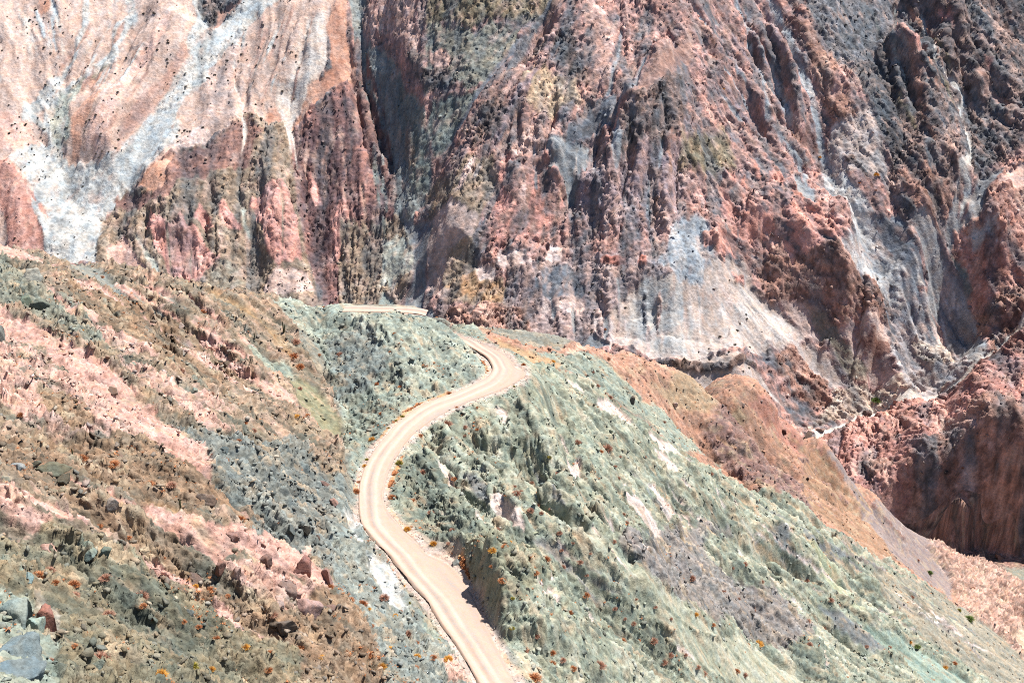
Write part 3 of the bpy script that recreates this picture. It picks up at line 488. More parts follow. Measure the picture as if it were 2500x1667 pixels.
(1.58,5.23,1,[(63.9,312.4),(73.6,320.8),(80.3,323.3),(89.6,327.7)]),
(1.99,5.01,1,[(69.7,317.6),(77.3,322.1),(80.8,319.9),(87.5,321.4)]),
(2.77,3.25,1,[(70.6,323.0),(73.4,321.9),(77.5,322.6),(82.5,324.0)]),
(3.06,4.16,1,[(99.4,333.0),(107.1,336.6),(114.0,339.1),(121.3,341.6)]),
(3.14,4.69,1,[(69.2,331.1),(76.7,335.5),(81.1,335.3),(90.6,340.2)]),
(2.48,3.54,1,[(74.2,339.6),(76.4,337.6),(82.5,340.0),(90.6,344.5)]),
(3.01,4.83,1,[(117.4,353.5),(126.0,354.1),(138.4,357.9),(146.3,356.2)]),
(2.38,3.62,1,[(91.7,352.3),(97.5,353.3),(106.4,358.1),(117.5,365.1)]),
(2.53,5.43,1,[(82.6,351.4),(92.0,354.9),(105.2,363.5),(112.6,362.9)]),
(2.77,3.79,1,[(95.0,362.5),(104.1,371.2),(113.6,380.4),(113.9,373.1)]),
(-2.29,5.33,1,[(67.8,373.2),(74.7,373.0),(83.8,380.5),(95.9,408.4)]),
(-2.9,4.17,1,[(101.9,418.6),(109.4,419.6),(117.6,423.4),(151.9,512.1)]),
(-3.27,5.01,1,[(87.5,423.6),(91.0,422.7),(95.4,422.1),(101.5,422.9)]),
(-3.28,5.05,1,[(102.3,428.9),(109.0,432.3),(138.3,517.4),(147.0,518.6)]),
(-2.05,3.24,1,[(117.7,482.2),(133.9,521.9),(140.5,522.0),(145.7,522.5)]),
(-1.96,4.09,1,[(130.1,524.2),(134.6,522.4),(140.2,522.4),(145.1,523.2)]),
(-1.29,2.54,1,[(-90.3,259.8),(-84.9,254.2),(-79.7,249.0),(-76.2,242.4)]),
(-2,2.47,1,[(-83.9,263.6),(-80.6,259.0),(-76.9,255.5),(-72.8,253.2)]),
(-1.97,4.14,1,[(-73.7,254.1),(-68.7,247.8),(-64.4,240.9),(-59.6,236.2)]),
(-2.02,3.07,1,[(-74.4,264.8),(-72.0,260.1),(-69.0,256.7),(-66.2,253.0)]),
(-1.75,4.14,1,[(-61.7,259.8),(-59.3,254.9),(-56.8,250.0),(-53.3,247.9)]),
(-1.52,3.82,1,[(-71.5,270.7),(-67.8,267.4),(-64.1,264.4),(-60.3,261.4)]),
(-1.74,3.83,1,[(-60.8,270.2),(-57.0,268.1),(-53.4,265.1),(-49.4,261.9)]),
(-1.69,2.22,1,[(-69.9,280.6),(-67.7,277.4),(-65.6,274.4),(-62.5,272.9)]),
(-0.96,2.97,1,[(-66.4,282.9),(-62.5,280.4),(-59.2,277.9),(-55.9,275.7)]),
(1.56,3.76,1,[(-106.0,280.8),(-98.4,270.7),(-91.1,262.4),(-85.4,253.0)]),
(1.39,4.99,1,[(-67.4,236.9),(-61.4,233.3),(-55.7,230.5),(-51.7,226.2)]),
(1.08,3.59,1,[(-74.6,258.0),(-70.7,256.3),(-68.4,250.9),(-65.4,247.5)]),
(1.31,4.18,1,[(-86.2,280.8),(-80.6,276.7),(-76.7,271.6),(-72.2,268.4)]),
(1.36,4.05,1,[(-78.3,282.8),(-74.5,278.3),(-71.4,274.0),(-68.0,270.6)]),
(1.66,4.1,1,[(-76.1,288.0),(-71.6,284.5),(-67.2,281.9),(-64.2,279.0)]),
(1.3,3.93,1,[(-73.0,285.9),(-68.6,281.7),(-64.0,279.1),(-59.7,276.8)])]
ROCK = [   # name, colours from hollow to crest, crag, rubble, rill
('bluegrey',[(112,122,138),(138,146,160),(162,168,178),(190,186,190)],0.4,0.6,0.6),
('bluegreypink',[(120,122,134),(150,148,158),(182,172,174),(210,192,188)],0.7,0.6,0.8),
('bluescree',[(118,124,136),(138,144,154),(158,160,166),(186,180,180)],0.06,0.2,0.7),
('brownnear',[(84,76,66),(116,98,80),(146,118,94),(168,136,110),(176,160,134)],0.75,1.2,0.5),
('brownolive',[(96,90,84),(128,114,102),(156,134,116),(176,152,132),(200,166,150)],0.8,0.7,0.7),
('cliffbrown',[(84,70,68),(126,100,92),(166,136,122)],1.5,0.6,0.5),
('cream',[(186,166,158),(208,188,180),(222,206,198),(228,218,212)],0.1,0.1,0.8),
('creamochre',[(120,104,90),(176,148,122),(214,182,152),(232,196,172)],1.1,0.5,0.6),
('creamrock',[(140,122,110),(186,162,146),(216,192,176),(230,212,200)],1.2,0.7,0.5),
('creamtan',[(196,160,130),(220,186,158),(234,204,180)],0.6,0.5,0.5),
('darkcrag',[(52,56,68),(82,80,88),(116,104,106),(158,130,124),(206,164,152)],1.4,0.9,0.6),
('darkgreennear',[(70,78,74),(92,98,88),(114,114,98),(136,126,106)],0.8,1.1,0.5),
('darkred',[(80,58,58),(116,80,76),(150,100,92),(180,126,110)],1.2,0.8,0.4),
('darkrock',[(44,52,66),(66,70,82),(88,88,96),(112,104,106),(150,130,126)],1.3,1,0.5),
('farcrag',[(92,92,104),(128,112,118),(168,132,128),(214,158,148),(232,190,178)],1,0.7,0.6),
('floor',[(128,130,118),(150,148,134),(168,164,150)],0.05,0.3,0),
('greenbrown',[(92,96,84),(118,116,98),(140,130,106),(158,140,112),(140,152,138)],0.85,1.3,0.5),
('greendark',[(78,88,84),(112,122,112),(140,146,130),(164,164,144)],0.8,1,0.6),
('greengreybrown',[(122,124,116),(148,144,130),(170,160,142),(184,170,150)],0.3,0.6,0.8),
('greenknob',[(96,106,102),(128,138,130),(154,162,150),(178,184,168),(194,194,178)],0.5,1.1,0.6),
('greenmix',[(96,104,98),(126,130,118),(150,148,132),(172,160,142)],1,1.2,0.5),
('greennear',[(90,96,88),(128,134,120),(158,164,144),(184,184,164),(206,196,174)],0.75,0.9,0.7),
('greenslate',[(84,94,96),(110,120,120),(136,142,138),(160,160,150)],0.6,0.6,0.7),
('greygreenrock',[(96,102,104),(126,128,124),(150,148,138),(172,158,148)],0.8,0.7,0.5),
('greyknob',[(100,110,112),(126,134,132),(150,156,150),(174,178,168)],0.4,0.9,0.6),
('greyscree',[(118,120,128),(142,142,148),(166,162,164),(188,176,172)],0.1,0.4,0.9),
('greyscreen',[(120,126,124),(144,146,140),(164,160,150)],0.2,0.6,0.6),
('greyslate',[(100,106,110),(128,132,134),(150,154,154),(172,172,168)],0.5,0.7,0.8),
('leftslope',[(86,88,82),(118,112,98),(152,132,112),(184,152,130),(220,174,154)],0.85,1.2,0.6),
('lightgrey',[(172,178,186),(188,194,200),(204,208,212),(216,218,220)],0.08,0.1,0.2),
('mintgrey',[(140,146,140),(166,170,162),(188,190,180),(206,204,194)],0.3,0.4,0.5),
('mintnear',[(116,128,118),(142,152,140),(164,170,154),(184,186,168)],0.5,0.9,0.6),
('mintscree',[(136,146,144),(158,166,160),(178,182,174)],0.05,0.2,0.6),
('mound',[(104,110,96),(132,136,116),(156,156,132),(176,170,144)],0.5,1.4,0.3),
('nearbase',[(120,118,108),(150,146,134),(180,170,156)],0.5,0.6,0.5),
('ochrerock',[(136,106,72),(172,132,92),(196,152,114),(210,170,136)],0.9,0.5,0.4),
('ochreslope',[(146,112,86),(178,134,104),(200,154,126)],0.3,0.7,0.6),
('olivegreen',[(122,120,96),(148,144,112),(172,164,128)],0.3,0.5,0.9),
('olivegrey',[(122,118,104),(148,138,120),(166,152,136),(186,172,156)],0.5,0.5,0.6),
('oliverock',[(60,62,62),(98,94,84),(136,124,104),(164,144,120),(196,164,148)],1.2,0.8,0.6),
('orange',[(176,120,100),(200,140,116),(218,162,138),(224,178,158)],0.1,0.25,0.5),
('orangebrown',[(136,104,90),(174,128,106),(204,148,122),(220,172,150)],0.45,0.9,0.6),
('orangefan',[(210,148,118),(226,164,136),(234,178,152)],0.1,0.15,0.4),
('orangegrass',[(146,126,98),(178,144,106),(200,158,116),(212,172,138)],0.1,0.5,0.2),
('orangenear',[(138,120,92),(168,136,98),(190,148,106)],0.2,0.7,0.4),
('orangepale',[(214,170,140),(228,182,156)],0.1,0.3,0.4),
('orangepink',[(206,150,128),(224,168,144),(236,186,166)],0.15,0.2,0.5),
('orangeverge',[(176,130,80),(208,144,82),(222,158,92),(232,180,130)],0.1,0.5,0),
('palegreen',[(160,166,134),(184,188,154),(202,200,170)],0.3,0.5,0.8),
('palegrey',[(160,160,166),(184,182,186),(204,200,202),(222,216,214)],0.5,0.4,0.5),
('palepink',[(200,172,168),(218,188,182),(232,204,198),(238,214,208)],0.4,0.3,0.6),
('palepinknear',[(212,188,180),(232,206,198),(244,222,214)],0.25,0.35,0.7),
('palescree',[(140,146,128),(168,172,150),(190,188,166),(206,198,180)],0.15,0.35,0.9),
('pinkcrag',[(120,104,108),(166,134,130),(206,162,152),(224,182,172),(234,202,192)],1,0.6,0.6),
('pinkfan',[(176,152,144),(200,168,156),(218,184,170),(226,194,182),(210,196,190)],0.1,0.1,0.9),
('pinkmix',[(100,98,90),(150,132,116),(214,166,150),(230,178,162),(236,190,176)],0.9,1.2,0.6),
('pinkorange',[(220,160,132),(234,178,152),(240,192,170)],0.05,0.2,0.3),
('pinkpalegrey',[(150,142,144),(180,166,164),(204,184,180),(224,206,200)],0.7,0.5,0.5),
('pinkrocks',[(120,84,74),(172,126,110),(210,164,146),(228,190,172)],2,0.9,0.8),
('pinkslope',[(150,124,110),(206,152,136),(230,174,158),(232,182,168)],0.6,0.6,0.8),
('pinktancrag',[(140,104,96),(178,136,124),(206,164,150)],1.3,0.6,0.6),
('purple',[(70,58,68),(100,76,82),(134,98,98),(166,118,112),(206,146,134)],0.5,0.8,0.9),
('purplebrown',[(86,70,76),(116,88,88),(146,108,102),(176,130,118)],0.4,0.7,0.8),
('purplebrownnear',[(106,80,80),(136,102,98),(160,122,114),(180,140,128)],0.8,1.2,0.6),
('purplecrag',[(92,86,100),(128,112,124),(160,138,146),(192,156,154),(222,180,170)],1.1,0.8,0.6),
('purpledark',[(54,46,56),(80,62,70),(108,80,84),(150,110,106)],0.5,0.9,0.6),
('purplegreen',[(130,126,126),(152,146,142),(170,164,154)],0.3,0.8,0.4),
('purplegrey',[(108,104,104),(138,130,130),(160,150,146),(176,162,154)],0.8,1,0.6),
('purplegreynear',[(128,110,114),(150,130,130),(168,146,142),(184,160,152)],0.1,0.3,0.8),
('redbrown',[(120,86,80),(154,110,98),(184,134,118)],0.8,0.5,0.5),
('redbrowncrag',[(72,62,62),(116,90,84),(158,118,106),(196,146,130),(216,170,152)],1.4,0.8,0.5),
('redcrag',[(110,74,70),(158,106,96),(200,138,122),(222,166,148),(230,194,180)],1.3,0.7,0.5),
('redorange',[(160,108,92),(192,130,112),(214,152,134)],0.3,0.7,0.6),
('redpatch',[(140,136,124),(160,150,136),(176,164,146)],0.8,0.6,0.3),
('redpink',[(160,108,100),(190,130,118),(214,154,140),(226,176,164)],0.2,0.4,0.9),
('redrock',[(150,88,76),(184,112,98),(208,136,120)],1,0.3,1),
('redsalmon',[(180,118,106),(208,140,126),(224,156,142),(232,172,158)],1.1,0.3,1),
('rightred',[(110,82,78),(156,108,102),(192,132,122),(212,152,138),(222,170,152)],1.2,1,0.7),
('river',[(176,168,164),(196,186,180),(212,200,192),(216,206,200)],0,0.15,0),
('roadtan',[(226,192,178),(238,208,194)],0,0.1,0),
('rosebrown',[(136,108,106),(160,122,114),(184,142,130),(206,164,150)],0.2,0.35,0.7),
('rosebrown2',[(170,130,122),(190,146,134),(208,164,150),(222,184,172)],0.2,0.25,0.9),
('rosebrowncrag',[(100,78,76),(146,110,102),(186,140,126),(214,170,152)],1,0.7,0.5),
('rosegrey',[(140,122,120),(168,144,140),(196,168,160),(222,188,178),(230,208,200)],0.35,0.3,0.9),
('rosegreycrag',[(110,104,116),(144,128,134),(176,150,150),(204,172,168),(226,198,190)],0.8,0.6,0.8),
('salmon',[(196,128,118),(220,148,136),(232,164,152),(238,180,168)],0.9,0.3,0.9),
('salmoncrag',[(112,96,100),(166,122,116),(218,150,138),(232,176,164)],1.1,0.6,0.7),
('salmonfan',[(212,164,150),(226,178,164),(238,194,180),(232,204,196)],0.15,0.2,0.7),
('screegrey',[(148,150,156),(168,168,172),(188,184,184),(204,196,192)],0.08,0.3,0.8),
('screepale',[(180,166,160),(202,186,180),(220,204,198)],0.05,0.2,0.8),
('screepink',[(150,136,136),(178,162,156),(200,180,174),(214,196,190)],0.08,0.3,0.8),
('slate',[(78,84,98),(100,106,120),(122,126,138),(142,144,152)],0.3,0.5,0.6),
('slatecrag',[(72,78,90),(102,106,116),(134,132,140),(170,158,158)],0.9,0.8,0.6),
('slategreen',[(106,114,112),(132,138,134),(158,162,154),(184,184,174)],0.7,1,0.6),
('slategrey2',[(112,116,120),(134,136,138),(154,154,152)],0.3,0.8,0.4),
('slatescree',[(92,98,112),(112,118,130),(134,138,146),(156,158,160)],0.1,0.3,0.7),
('slatetalus',[(84,92,94),(108,114,114),(130,134,130),(148,150,144),(166,162,150)],0.6,1.7,0.3),
('tan',[(176,160,128),(200,176,144),(216,188,160)],0.15,0.4,0.5),
('tanorange',[(140,122,100),(176,146,116),(206,168,136)],0.3,0.8,0.4),
('tanpink',[(150,120,112),(186,150,138),(212,176,162)],1.1,0.8,0.8),
('tanpink2',[(160,148,132),(186,166,148),(208,184,164)],0.2,0.6,0.5),
('teal',[(118,142,132),(140,162,150),(162,180,166),(182,192,176)],0.1,0.3,0.9),
('whitegrey',[(176,178,178),(200,200,198),(218,216,212)],0.3,0.7,0.4),
('whitewash',[(140,142,146),(174,176,180),(200,200,200),(212,208,206),(196,196,200)],0.45,0.3,0.8)]
IX = {r[0]: i for i, r in enumerate(ROCK)}
GEOLOGY = [   # 0 patch / 1 band, rock, soft, ragged, half width, plan points
(0,54,0.69,1.71,0,[(-456.7,1098.2),(-422,1100.9),(-387.1,1103.7),(-352,1106.4),(-317.1,1110.2),(-281.3,1111.9),(-246,1115.8),(-210.5,1120.4),(-174.3,1122.3),(-137.9,1123.5),(-135,1084.4),(-140.1,1062.1),(-136.6,1042.6),(-146.4,1021.9),(-162.2,1009.6),(-162.4,1000.3),(-169.6,1009.2),(-182.1,1000.1),(-193.8,1008.3),(-203.5,1000.1),(-217.8,988),(-222.2,981.1),(-242.6,976.6),(-261.4,960.6),(-275.3,954.3),(-289.2,940.4),(-294.4,904),(-332.3,896.6),(-372.2,895.8),(-410.7,891.9),(-417.8,923.5),(-425,956.1),(-432.6,989.7),(-440.3,1024.5),(-448.4,1060.7)]),
(0,83,2.69,4.7,0,[(-227.3,1038.4),(-206.3,1063.4),(-202.9,1030.8),(-203.5,1000.1),(-217.8,988),(-226.5,981.8),(-232.9,1023.5)]),
(0,103,0.67,2.34,0,[(-247,1106.8),(-244.9,1087),(-237.4,1071),(-242.8,1048.5),(-241.2,1041.1),(-251.3,1026.4),(-253.8,1019.6),(-262,1007.7),(-273.2,990.1),(-279.2,982),(-286.1,972.8),(-301.3,971),(-319,973.2),(-328.5,981.6),(-336.4,983.4),(-351.6,981.5),(-355.6,967.4),(-358.1,960.9),(-347,951.5),(-336.8,940.4),(-336.7,926.1),(-325.5,913.5),(-322.6,897.7),(-284.5,904.8),(-288.4,942.2),(-275.3,954.3),(-261.8,963.2),(-243.2,981.5),(-241.1,989.2),(-245.1,1002.6),(-242.5,1014.4),(-228,1027.8),(-227.3,1038.4),(-210.4,1060.8),(-200.4,1072.5),(-179,1087.6),(-181.1,1110.8)]),
(0,29,1.64,3.28,0,[(-280.6,965.3),(-277.2,972.9),(-270.5,992.9),(-259.7,1006.3),(-245.8,1000.2),(-246,986.6),(-262.4,967.1),(-276.1,961.1)]),
(0,29,1.41,2.82,0,[(-225.6,1053.3),(-201,1079.6),(-184.7,1088.5),(-195.2,1090.4),(-216.9,1079.6),(-228.3,1058),(-230.2,1045.9)]),
(0,13,0.71,2.14,0,[(-239.9,1100.1),(-205.3,1101.5),(-208.7,1087.5),(-223.1,1076),(-228.8,1063.6),(-233.9,1075.3),(-239.1,1083.2)]),
(0,80,0.72,1.43,0,[(-224.3,1085.7),(-203.5,1092.9),(-204.1,1100.6),(-197.1,1099.3),(-217.2,1082.8),(-226.9,1065.1)]),
(1,103,1.05,2.79,4.53,[(-293.6,1093.5),(-288.2,1069.9),(-295,1063.9),(-298.3,1043.4),(-310.5,1029.7),(-326.2,1019.6),(-338,1007),(-338.3,996.2),(-335.5,985.9)]),
(1,103,1.05,2.45,2.45,[(-322.7,1085.8),(-322,1058.5),(-326.7,1037.5),(-333.1,1028.2),(-344.3,1014.7),(-354.8,997.6),(-356.3,989.9)]),
(1,103,1.03,2.74,4.12,[(-332.9,1026.6),(-343.8,1011.3),(-352.1,999.5),(-337.3,991)]),
(0,30,1.36,2.38,0,[(-326.5,1021.6),(-316.1,1024.9),(-316.6,1015.5),(-323.4,1006),(-320.1,987.1),(-322.9,980.7),(-328.5,982.2),(-337.8,999.4),(-335.4,1010.9)]),
(1,38,1.04,1.04,1.73,[(-298.3,1036.5),(-310.3,1028.8),(-326.2,1019.6)]),
(0,46,1.01,1.68,0,[(-320.1,995.2),(-313.8,1003.7),(-307.5,1015.4),(-299.6,1009.8),(-305.7,995.1),(-311,985.3),(-312.6,974.9),(-318.1,974.5)]),
(0,46,1.04,1.73,0,[(-314,1025),(-302,1032.8),(-296,1036.3),(-302.2,1021.7),(-309.5,1014.4)]),
(0,87,2.72,3.4,0,[(-306.4,983.9),(-305.4,993.4),(-292.4,1006.4),(-282.4,1035.4),(-272.9,1046.2),(-264,1062),(-255,1074.7),(-261.5,1044.4),(-280.1,1020),(-288.3,993.7),(-288.2,974.8),(-296.8,972.6),(-308.2,978.3)]),
(0,81,1.69,3.04,0,[(-241.3,1042.6),(-251.3,1026.4),(-253.8,1019.6),(-262.9,1007.3),(-275.9,987.1),(-284.2,974.5),(-287,982.5),(-277.5,1003.6),(-259.3,1023.9),(-245.8,1047.2)]),
(0,87,0.68,1.7,0,[(-371.2,995),(-365.5,996.3),(-358.3,995.1),(-345.7,986.1),(-343,981.7),(-354.7,967.9),(-396.3,964.5),(-403,997.3)]),
(0,74,0.64,1.93,0,[(-395.3,959.8),(-364,959.6),(-360,960.6),(-350,952.2),(-341.5,939.8),(-325.5,913.5),(-322.6,897.7),(-346.3,896.4),(-351.7,915.8),(-358.4,930.4),(-389.3,930.9)]),
(1,74,0.64,1.28,1.6,[(-343.3,943.7),(-335.5,934.6),(-323.9,924.7)]),
(0,40,1.09,1.82,0,[(-358.8,1079.6),(-348,1080.4),(-347.3,1069.7),(-350.6,1063.6),(-355.6,1061.6)]),
(0,6,2.72,3.06,0,[(-137.5,1057),(-144.2,1073.4),(-155.4,1071.2),(-159.8,1056.5),(-169,1032.6),(-169.8,1012.4),(-162.1,1008.7),(-146.4,1022.8),(-137.6,1040.7)]),
(0,6,0.99,1.64,0,[(-176.3,1030.2),(-167.9,1032.1),(-161.1,1009.4),(-158.5,981.3),(-160,974.9),(-164.7,991.9),(-172.9,1011.1)]),
(0,50,0.98,1.96,0,[(-240.4,983.8),(-229.1,993.8),(-218.2,991.3),(-222.2,981.1),(-242.6,976.6)]),
(0,40,1.02,2.73,0,[(-136.9,1108.6),(-129.2,1108.2),(-125.3,1062.9),(-116.7,1042.9),(-117.1,1035.7),(-126.4,1029.8),(-139.2,1018),(-158.7,1007.3),(-162.5,1004.7),(-146.1,1029.5),(-136.5,1038.4),(-139.2,1065.5),(-134.9,1084.4)]),
(0,40,0.98,2.61,0,[(-193.6,1007.3),(-182.1,1000.1),(-177.6,1018.1),(-169.6,1009.2),(-176.4,995.5),(-173.1,966.1),(-179.9,970.7),(-184.7,994.1)]),
(0,4,0.94,2.51,0,[(-290.8,937.5),(-275.7,955.8),(-264.4,954),(-244,950.7),(-242.2,976.4),(-219.3,982),(-203.9,999.6),(-196.1,1009.4),(-180.3,1002.5),(-169.3,1008.3),(-159.1,978.6),(-151.2,940.6),(-146,924.8),(-127,882.2),(-160.4,880.1),(-193.6,877.3),(-239.4,888.5),(-290.2,905.3)]),
(0,42,0.96,1.92,0,[(-242.5,975.6),(-261.4,960.6),(-268.7,956.2),(-252.9,945.5),(-238,947.4),(-240.6,969)]),
(0,62,1.29,3.22,0,[(-242.5,975.6),(-222.1,980),(-203.5,999.2),(-193.5,1006.3),(-185.7,994.1),(-189.5,968),(-209.5,963.8),(-223.2,950.6),(-243.6,948.8),(-243.5,967)]),
(0,62,1.27,2.53,0,[(-274.2,954.6),(-252.9,945.5),(-237.9,946.2),(-242.3,940.1),(-269.6,940),(-282.4,950.2)]),
(0,61,0.94,2.81,0,[(-136.3,1019.7),(-117.1,1035.7),(-106.8,1023.7),(-89.7,991.8),(-76.7,947.5),(-71.3,923.3),(-65.4,885.5),(-68.8,860.4),(-127,882.2),(-146,924.8),(-151.2,940.6),(-159.1,978.6),(-162.1,1001.3),(-148.3,1013.9)]),
(0,62,1.28,2.57,0,[(-117.1,1035.7),(-114.5,1060.2),(-105.5,1033.7),(-86.6,996),(-76.9,952.2),(-71.1,915.1),(-83.6,934.9),(-105,997.1)]),
(0,65,2.53,3.79,0,[(-159.8,1002),(-135.1,1001.5),(-121.3,970.6),(-131.3,944.4),(-142.7,936.9),(-151,954.4)]),
(1,6,0.67,1,1.34,[(-209.3,1049.9),(-208.3,1037.8),(-201.8,1020.5),(-194.9,997.2),(-195.7,975.4)]),
(1,6,0.65,0.97,0.97,[(-162.8,1004.1),(-158.1,987.4),(-154.7,973.2)]),
(1,30,0.93,1.24,1.24,[(-195.8,967),(-194.2,951.1),(-187.1,926.5),(-180.2,916.4)]),
(0,85,0.46,1.22,0,[(-258.1,931.4),(-254.9,935.8),(-248.7,927),(-246.9,931),(-239.8,919.2),(-232.2,928.1),(-221.6,921.4),(-214.1,913.6),(-203.8,907.3),(-210.3,902),(-217.5,892.4),(-225.8,891.4),(-237.6,896.8),(-249.7,916.1)]),
(0,85,0.46,1.23,0,[(-223.7,926.7),(-220.7,936.7),(-213.2,933.4),(-209.4,923.2),(-216,926.6)]),
(0,85,0.46,1.23,0,[(-208.7,940.7),(-204.7,943),(-198.3,936.9),(-189.4,925.8),(-198.5,925.6),(-204.5,929.4)]),
(0,85,0.46,1.22,0,[(-177.5,948.1),(-170.2,952.1),(-164.7,953.3),(-158.7,946.3),(-152.1,935.2),(-148.8,917.5),(-154.7,911.6),(-162.8,907.2),(-170.1,912),(-173.7,925.1),(-180,929.4),(-185.5,943.6)]),
(0,85,0.47,1.25,0,[(-147.3,973.8),(-141.8,965.3),(-135.6,951),(-140.6,950.7),(-145.1,958.4)]),
(0,85,0.46,1.21,0,[(-126.5,936.7),(-124.4,951.4),(-116.9,949.4),(-111.8,938.4),(-111.3,924.7),(-115.2,916.5),(-123,920.4),(-127.1,928.7)]),
(1,38,0.61,0.61,0.76,[(-241.5,921.5),(-239,912.4),(-234.4,893.3)]),
(1,38,0.61,0.61,0.61,[(-164.5,951.6),(-160.6,923.1),(-160.6,909.4)]),
(1,38,0.6,0.6,0.6,[(-222.9,911.9),(-222.7,901.3),(-220.3,892)]),
(0,87,0.61,0.91,0,[(-282.4,913),(-274.1,927),(-258.5,903.8),(-247.2,894.5),(-256.7,891.1),(-279.5,900.2)]),
(0,83,0.59,1.18,0,[(-171.8,890.8),(-166.1,905.1),(-147.9,910.8),(-135.5,897.9),(-155.7,889.7)]),
(0,38,0.89,1.78,0,[(-207.6,903.5),(-196.7,906.1),(-184.6,897.1),(-194.6,886.9),(-211.4,887.2)]),
(1,30,0.91,1.21,1.51,[(-262.3,919.8),(-249.8,903.2),(-239.7,890.9)]),
(0,27,0.96,2.57,0,[(-126.8,1099.6),(-111.7,1095.2),(-107.3,1053.9),(-95.3,1040.7),(-77.2,1004.5),(-59.5,965.7),(-54.7,941.2),(-54.4,929.9),(-66.6,917.9),(-60.9,880.2),(-75.6,890.2),(-81.6,928.9),(-90.3,989.2),(-102.7,1020.8),(-112.7,1043.7),(-119.2,1067.3)]),
(0,53,0.69,1.73,0,[(-113.4,1082),(-103.6,1073.2),(-101.5,1054.8),(-108.5,1054.2),(-113.6,1064.9)]),
(0,53,1.35,4.04,0,[(-100.7,1083.1),(-70.8,1052.7),(-72.5,1034.6),(-63.2,1016.5),(-69.8,1016.8),(-79.1,1032.1),(-95.7,1052)]),
(0,39,1.32,3.3,0,[(-57.6,1049.1),(-10.1,1026.9),(36.4,1034.8),(34,1019.2),(20.4,1012),(7.7,1006.3),(-13.1,1007.5),(-28.8,1002.9),(-61.4,1026.4),(-61.7,1038.1)]),
(0,23,1.28,3.2,0,[(-61.4,1026.4),(-28.8,1002.9),(7.7,1006.3),(2.5,987.2),(-17.9,965.5),(-32.4,965.7),(-36.6,973),(-59.9,980),(-61.9,1010)]),
(0,53,1.29,2.57,0,[(-60.7,1006.8),(-49.8,1001.3),(-43.2,989.2),(-47.3,985.8),(-57,992.7)]),
(0,13,0.95,2.22,0,[(-60.3,995.2),(-47.3,985.8),(-38.7,973.7),(-38.6,970.7),(-51.2,973.5),(-59.9,981.9)]),
(0,13,1.3,2.92,0,[(-75.4,1019.5),(-60.7,1006.8),(-61.1,984.6),(-71.5,1001)]),
(0,22,1.24,2.47,0,[(-55.4,972.4),(-33.4,965.3),(-23,961.2),(-33.1,948.6),(-48.4,938.5),(-54.7,941.2),(-59.5,965.7)]),
(0,22,1.57,3.14,0,[(-83.1,1017),(-77.1,1003),(-59.5,963.4),(-54.7,941.2),(-58.5,925.8),(-71.4,936.6),(-81.8,976.4),(-85.1,1005.1)]),
(1,4,1.25,2.49,3.42,[(-76.2,978.3),(-72.3,962.1),(-67.5,946.4)]),
(1,91,0.63,0.95,1.9,[(38.5,1031.3),(20.4,1012.7),(2.5,987.5),(-17.9,964.8),(-32,948.6),(-48.4,940.1)]),
(1,80,0.95,1.58,2.52,[(43.6,1027.5),(25.6,1010.2),(10.8,996.4),(-0.6,974.3),(-13.7,949.6),(-24.8,940.9),(-31.8,934.6)]),
(0,10,1.9,4.44,0,[(18.2,1006.1),(43.5,987),(53.4,964.3),(43.1,963.1),(33,971.3),(6.6,987.3),(8.7,994.5)]),
(0,10,1.82,4.24,0,[(-22.8,946.2),(-7.7,951.7),(0.4,938.2),(-7.6,924.4),(-27.6,925.1),(-32.9,940.8)]),
(0,7,1.85,3.09,0,[(6.5,964.4),(22.9,971.5),(26.8,962.9),(43.1,963.1),(47,952.5),(32.7,946.7),(15.5,940.5),(6.4,948.8)]),
(0,53,1.92,3.19,0,[(52.3,1006.8),(61.1,1014.7),(72.1,998.6),(68.6,963.1),(55.4,962),(53.8,984.9)]),
(1,0,0.94,1.57,1.57,[(77.8,1005.8),(72,973.3),(68.4,958.4),(63.2,952.2)]),
(1,0,0.93,1.56,1.56,[(100.7,990.8),(92,968.7),(80.9,939.1),(72.8,944.1)]),
(0,91,0.91,2.13,0,[(53.1,953.4),(73.3,955.2),(72.7,941.7),(67.7,937.1),(54.9,936.7),(32.2,924.2),(42.7,940.1)]),
(0,80,1.25,2.2,0,[(128.2,1008.7),(104.1,972.7),(93.3,959.4),(79.9,936.7),(90.2,941.3),(109.8,960.7),(127,988.7)]),
(0,10,1.21,3.62,0,[(120.9,976.9),(92.3,942.5),(76.9,931.6),(66.7,917.3),(56.8,911.1),(71.4,904.7),(91.9,919.4),(118.9,942)]),
(0,53,1.2,2.39,0,[(-2.6,935.2),(7.4,933.8),(32.5,936.1),(30.2,924.8),(20.3,923.7),(17.3,917.8),(0.4,917.7)]),
(0,2,0.89,1.77,0,[(22.3,920.8),(37.4,928.7),(58.8,935.6),(52.3,918.6),(46,904.8),(38.2,901),(36.2,907.6),(30.1,911.9)]),
(1,6,0.59,0.89,0.89,[(44.4,922.8),(42.7,914.4),(42.2,909.6)]),
(0,85,0.59,1.17,0,[(-3.6,923),(0.4,913.1),(-6.5,900.7),(-9,901.7),(-8.5,909.2)]),
(0,86,0.59,1.48,0,[(21.3,922.1),(27.2,912.4),(32.1,910.3),(22.2,911.1),(20.2,916.8)]),
(0,85,0.57,1.72,0,[(-7,899.1),(0.4,890.8),(2.3,881.5),(-17.2,879),(-11.4,894.7)]),
(0,85,0.57,1.14,0,[(-20.2,887.8),(-17.2,883.4),(-22,877.2)]),
(0,85,0.29,0.58,0,[(33.7,904.3),(36.7,900.7),(29.6,898.7)]),
(0,86,1.16,2.6,0,[(55.5,897.9),(71.4,900.1),(71,888.4),(57.4,889.1)]),
(0,86,1.16,2.6,0,[(11.3,904.2),(17.2,909.7),(22.2,899.4),(15.2,885),(7.2,879.9)]),
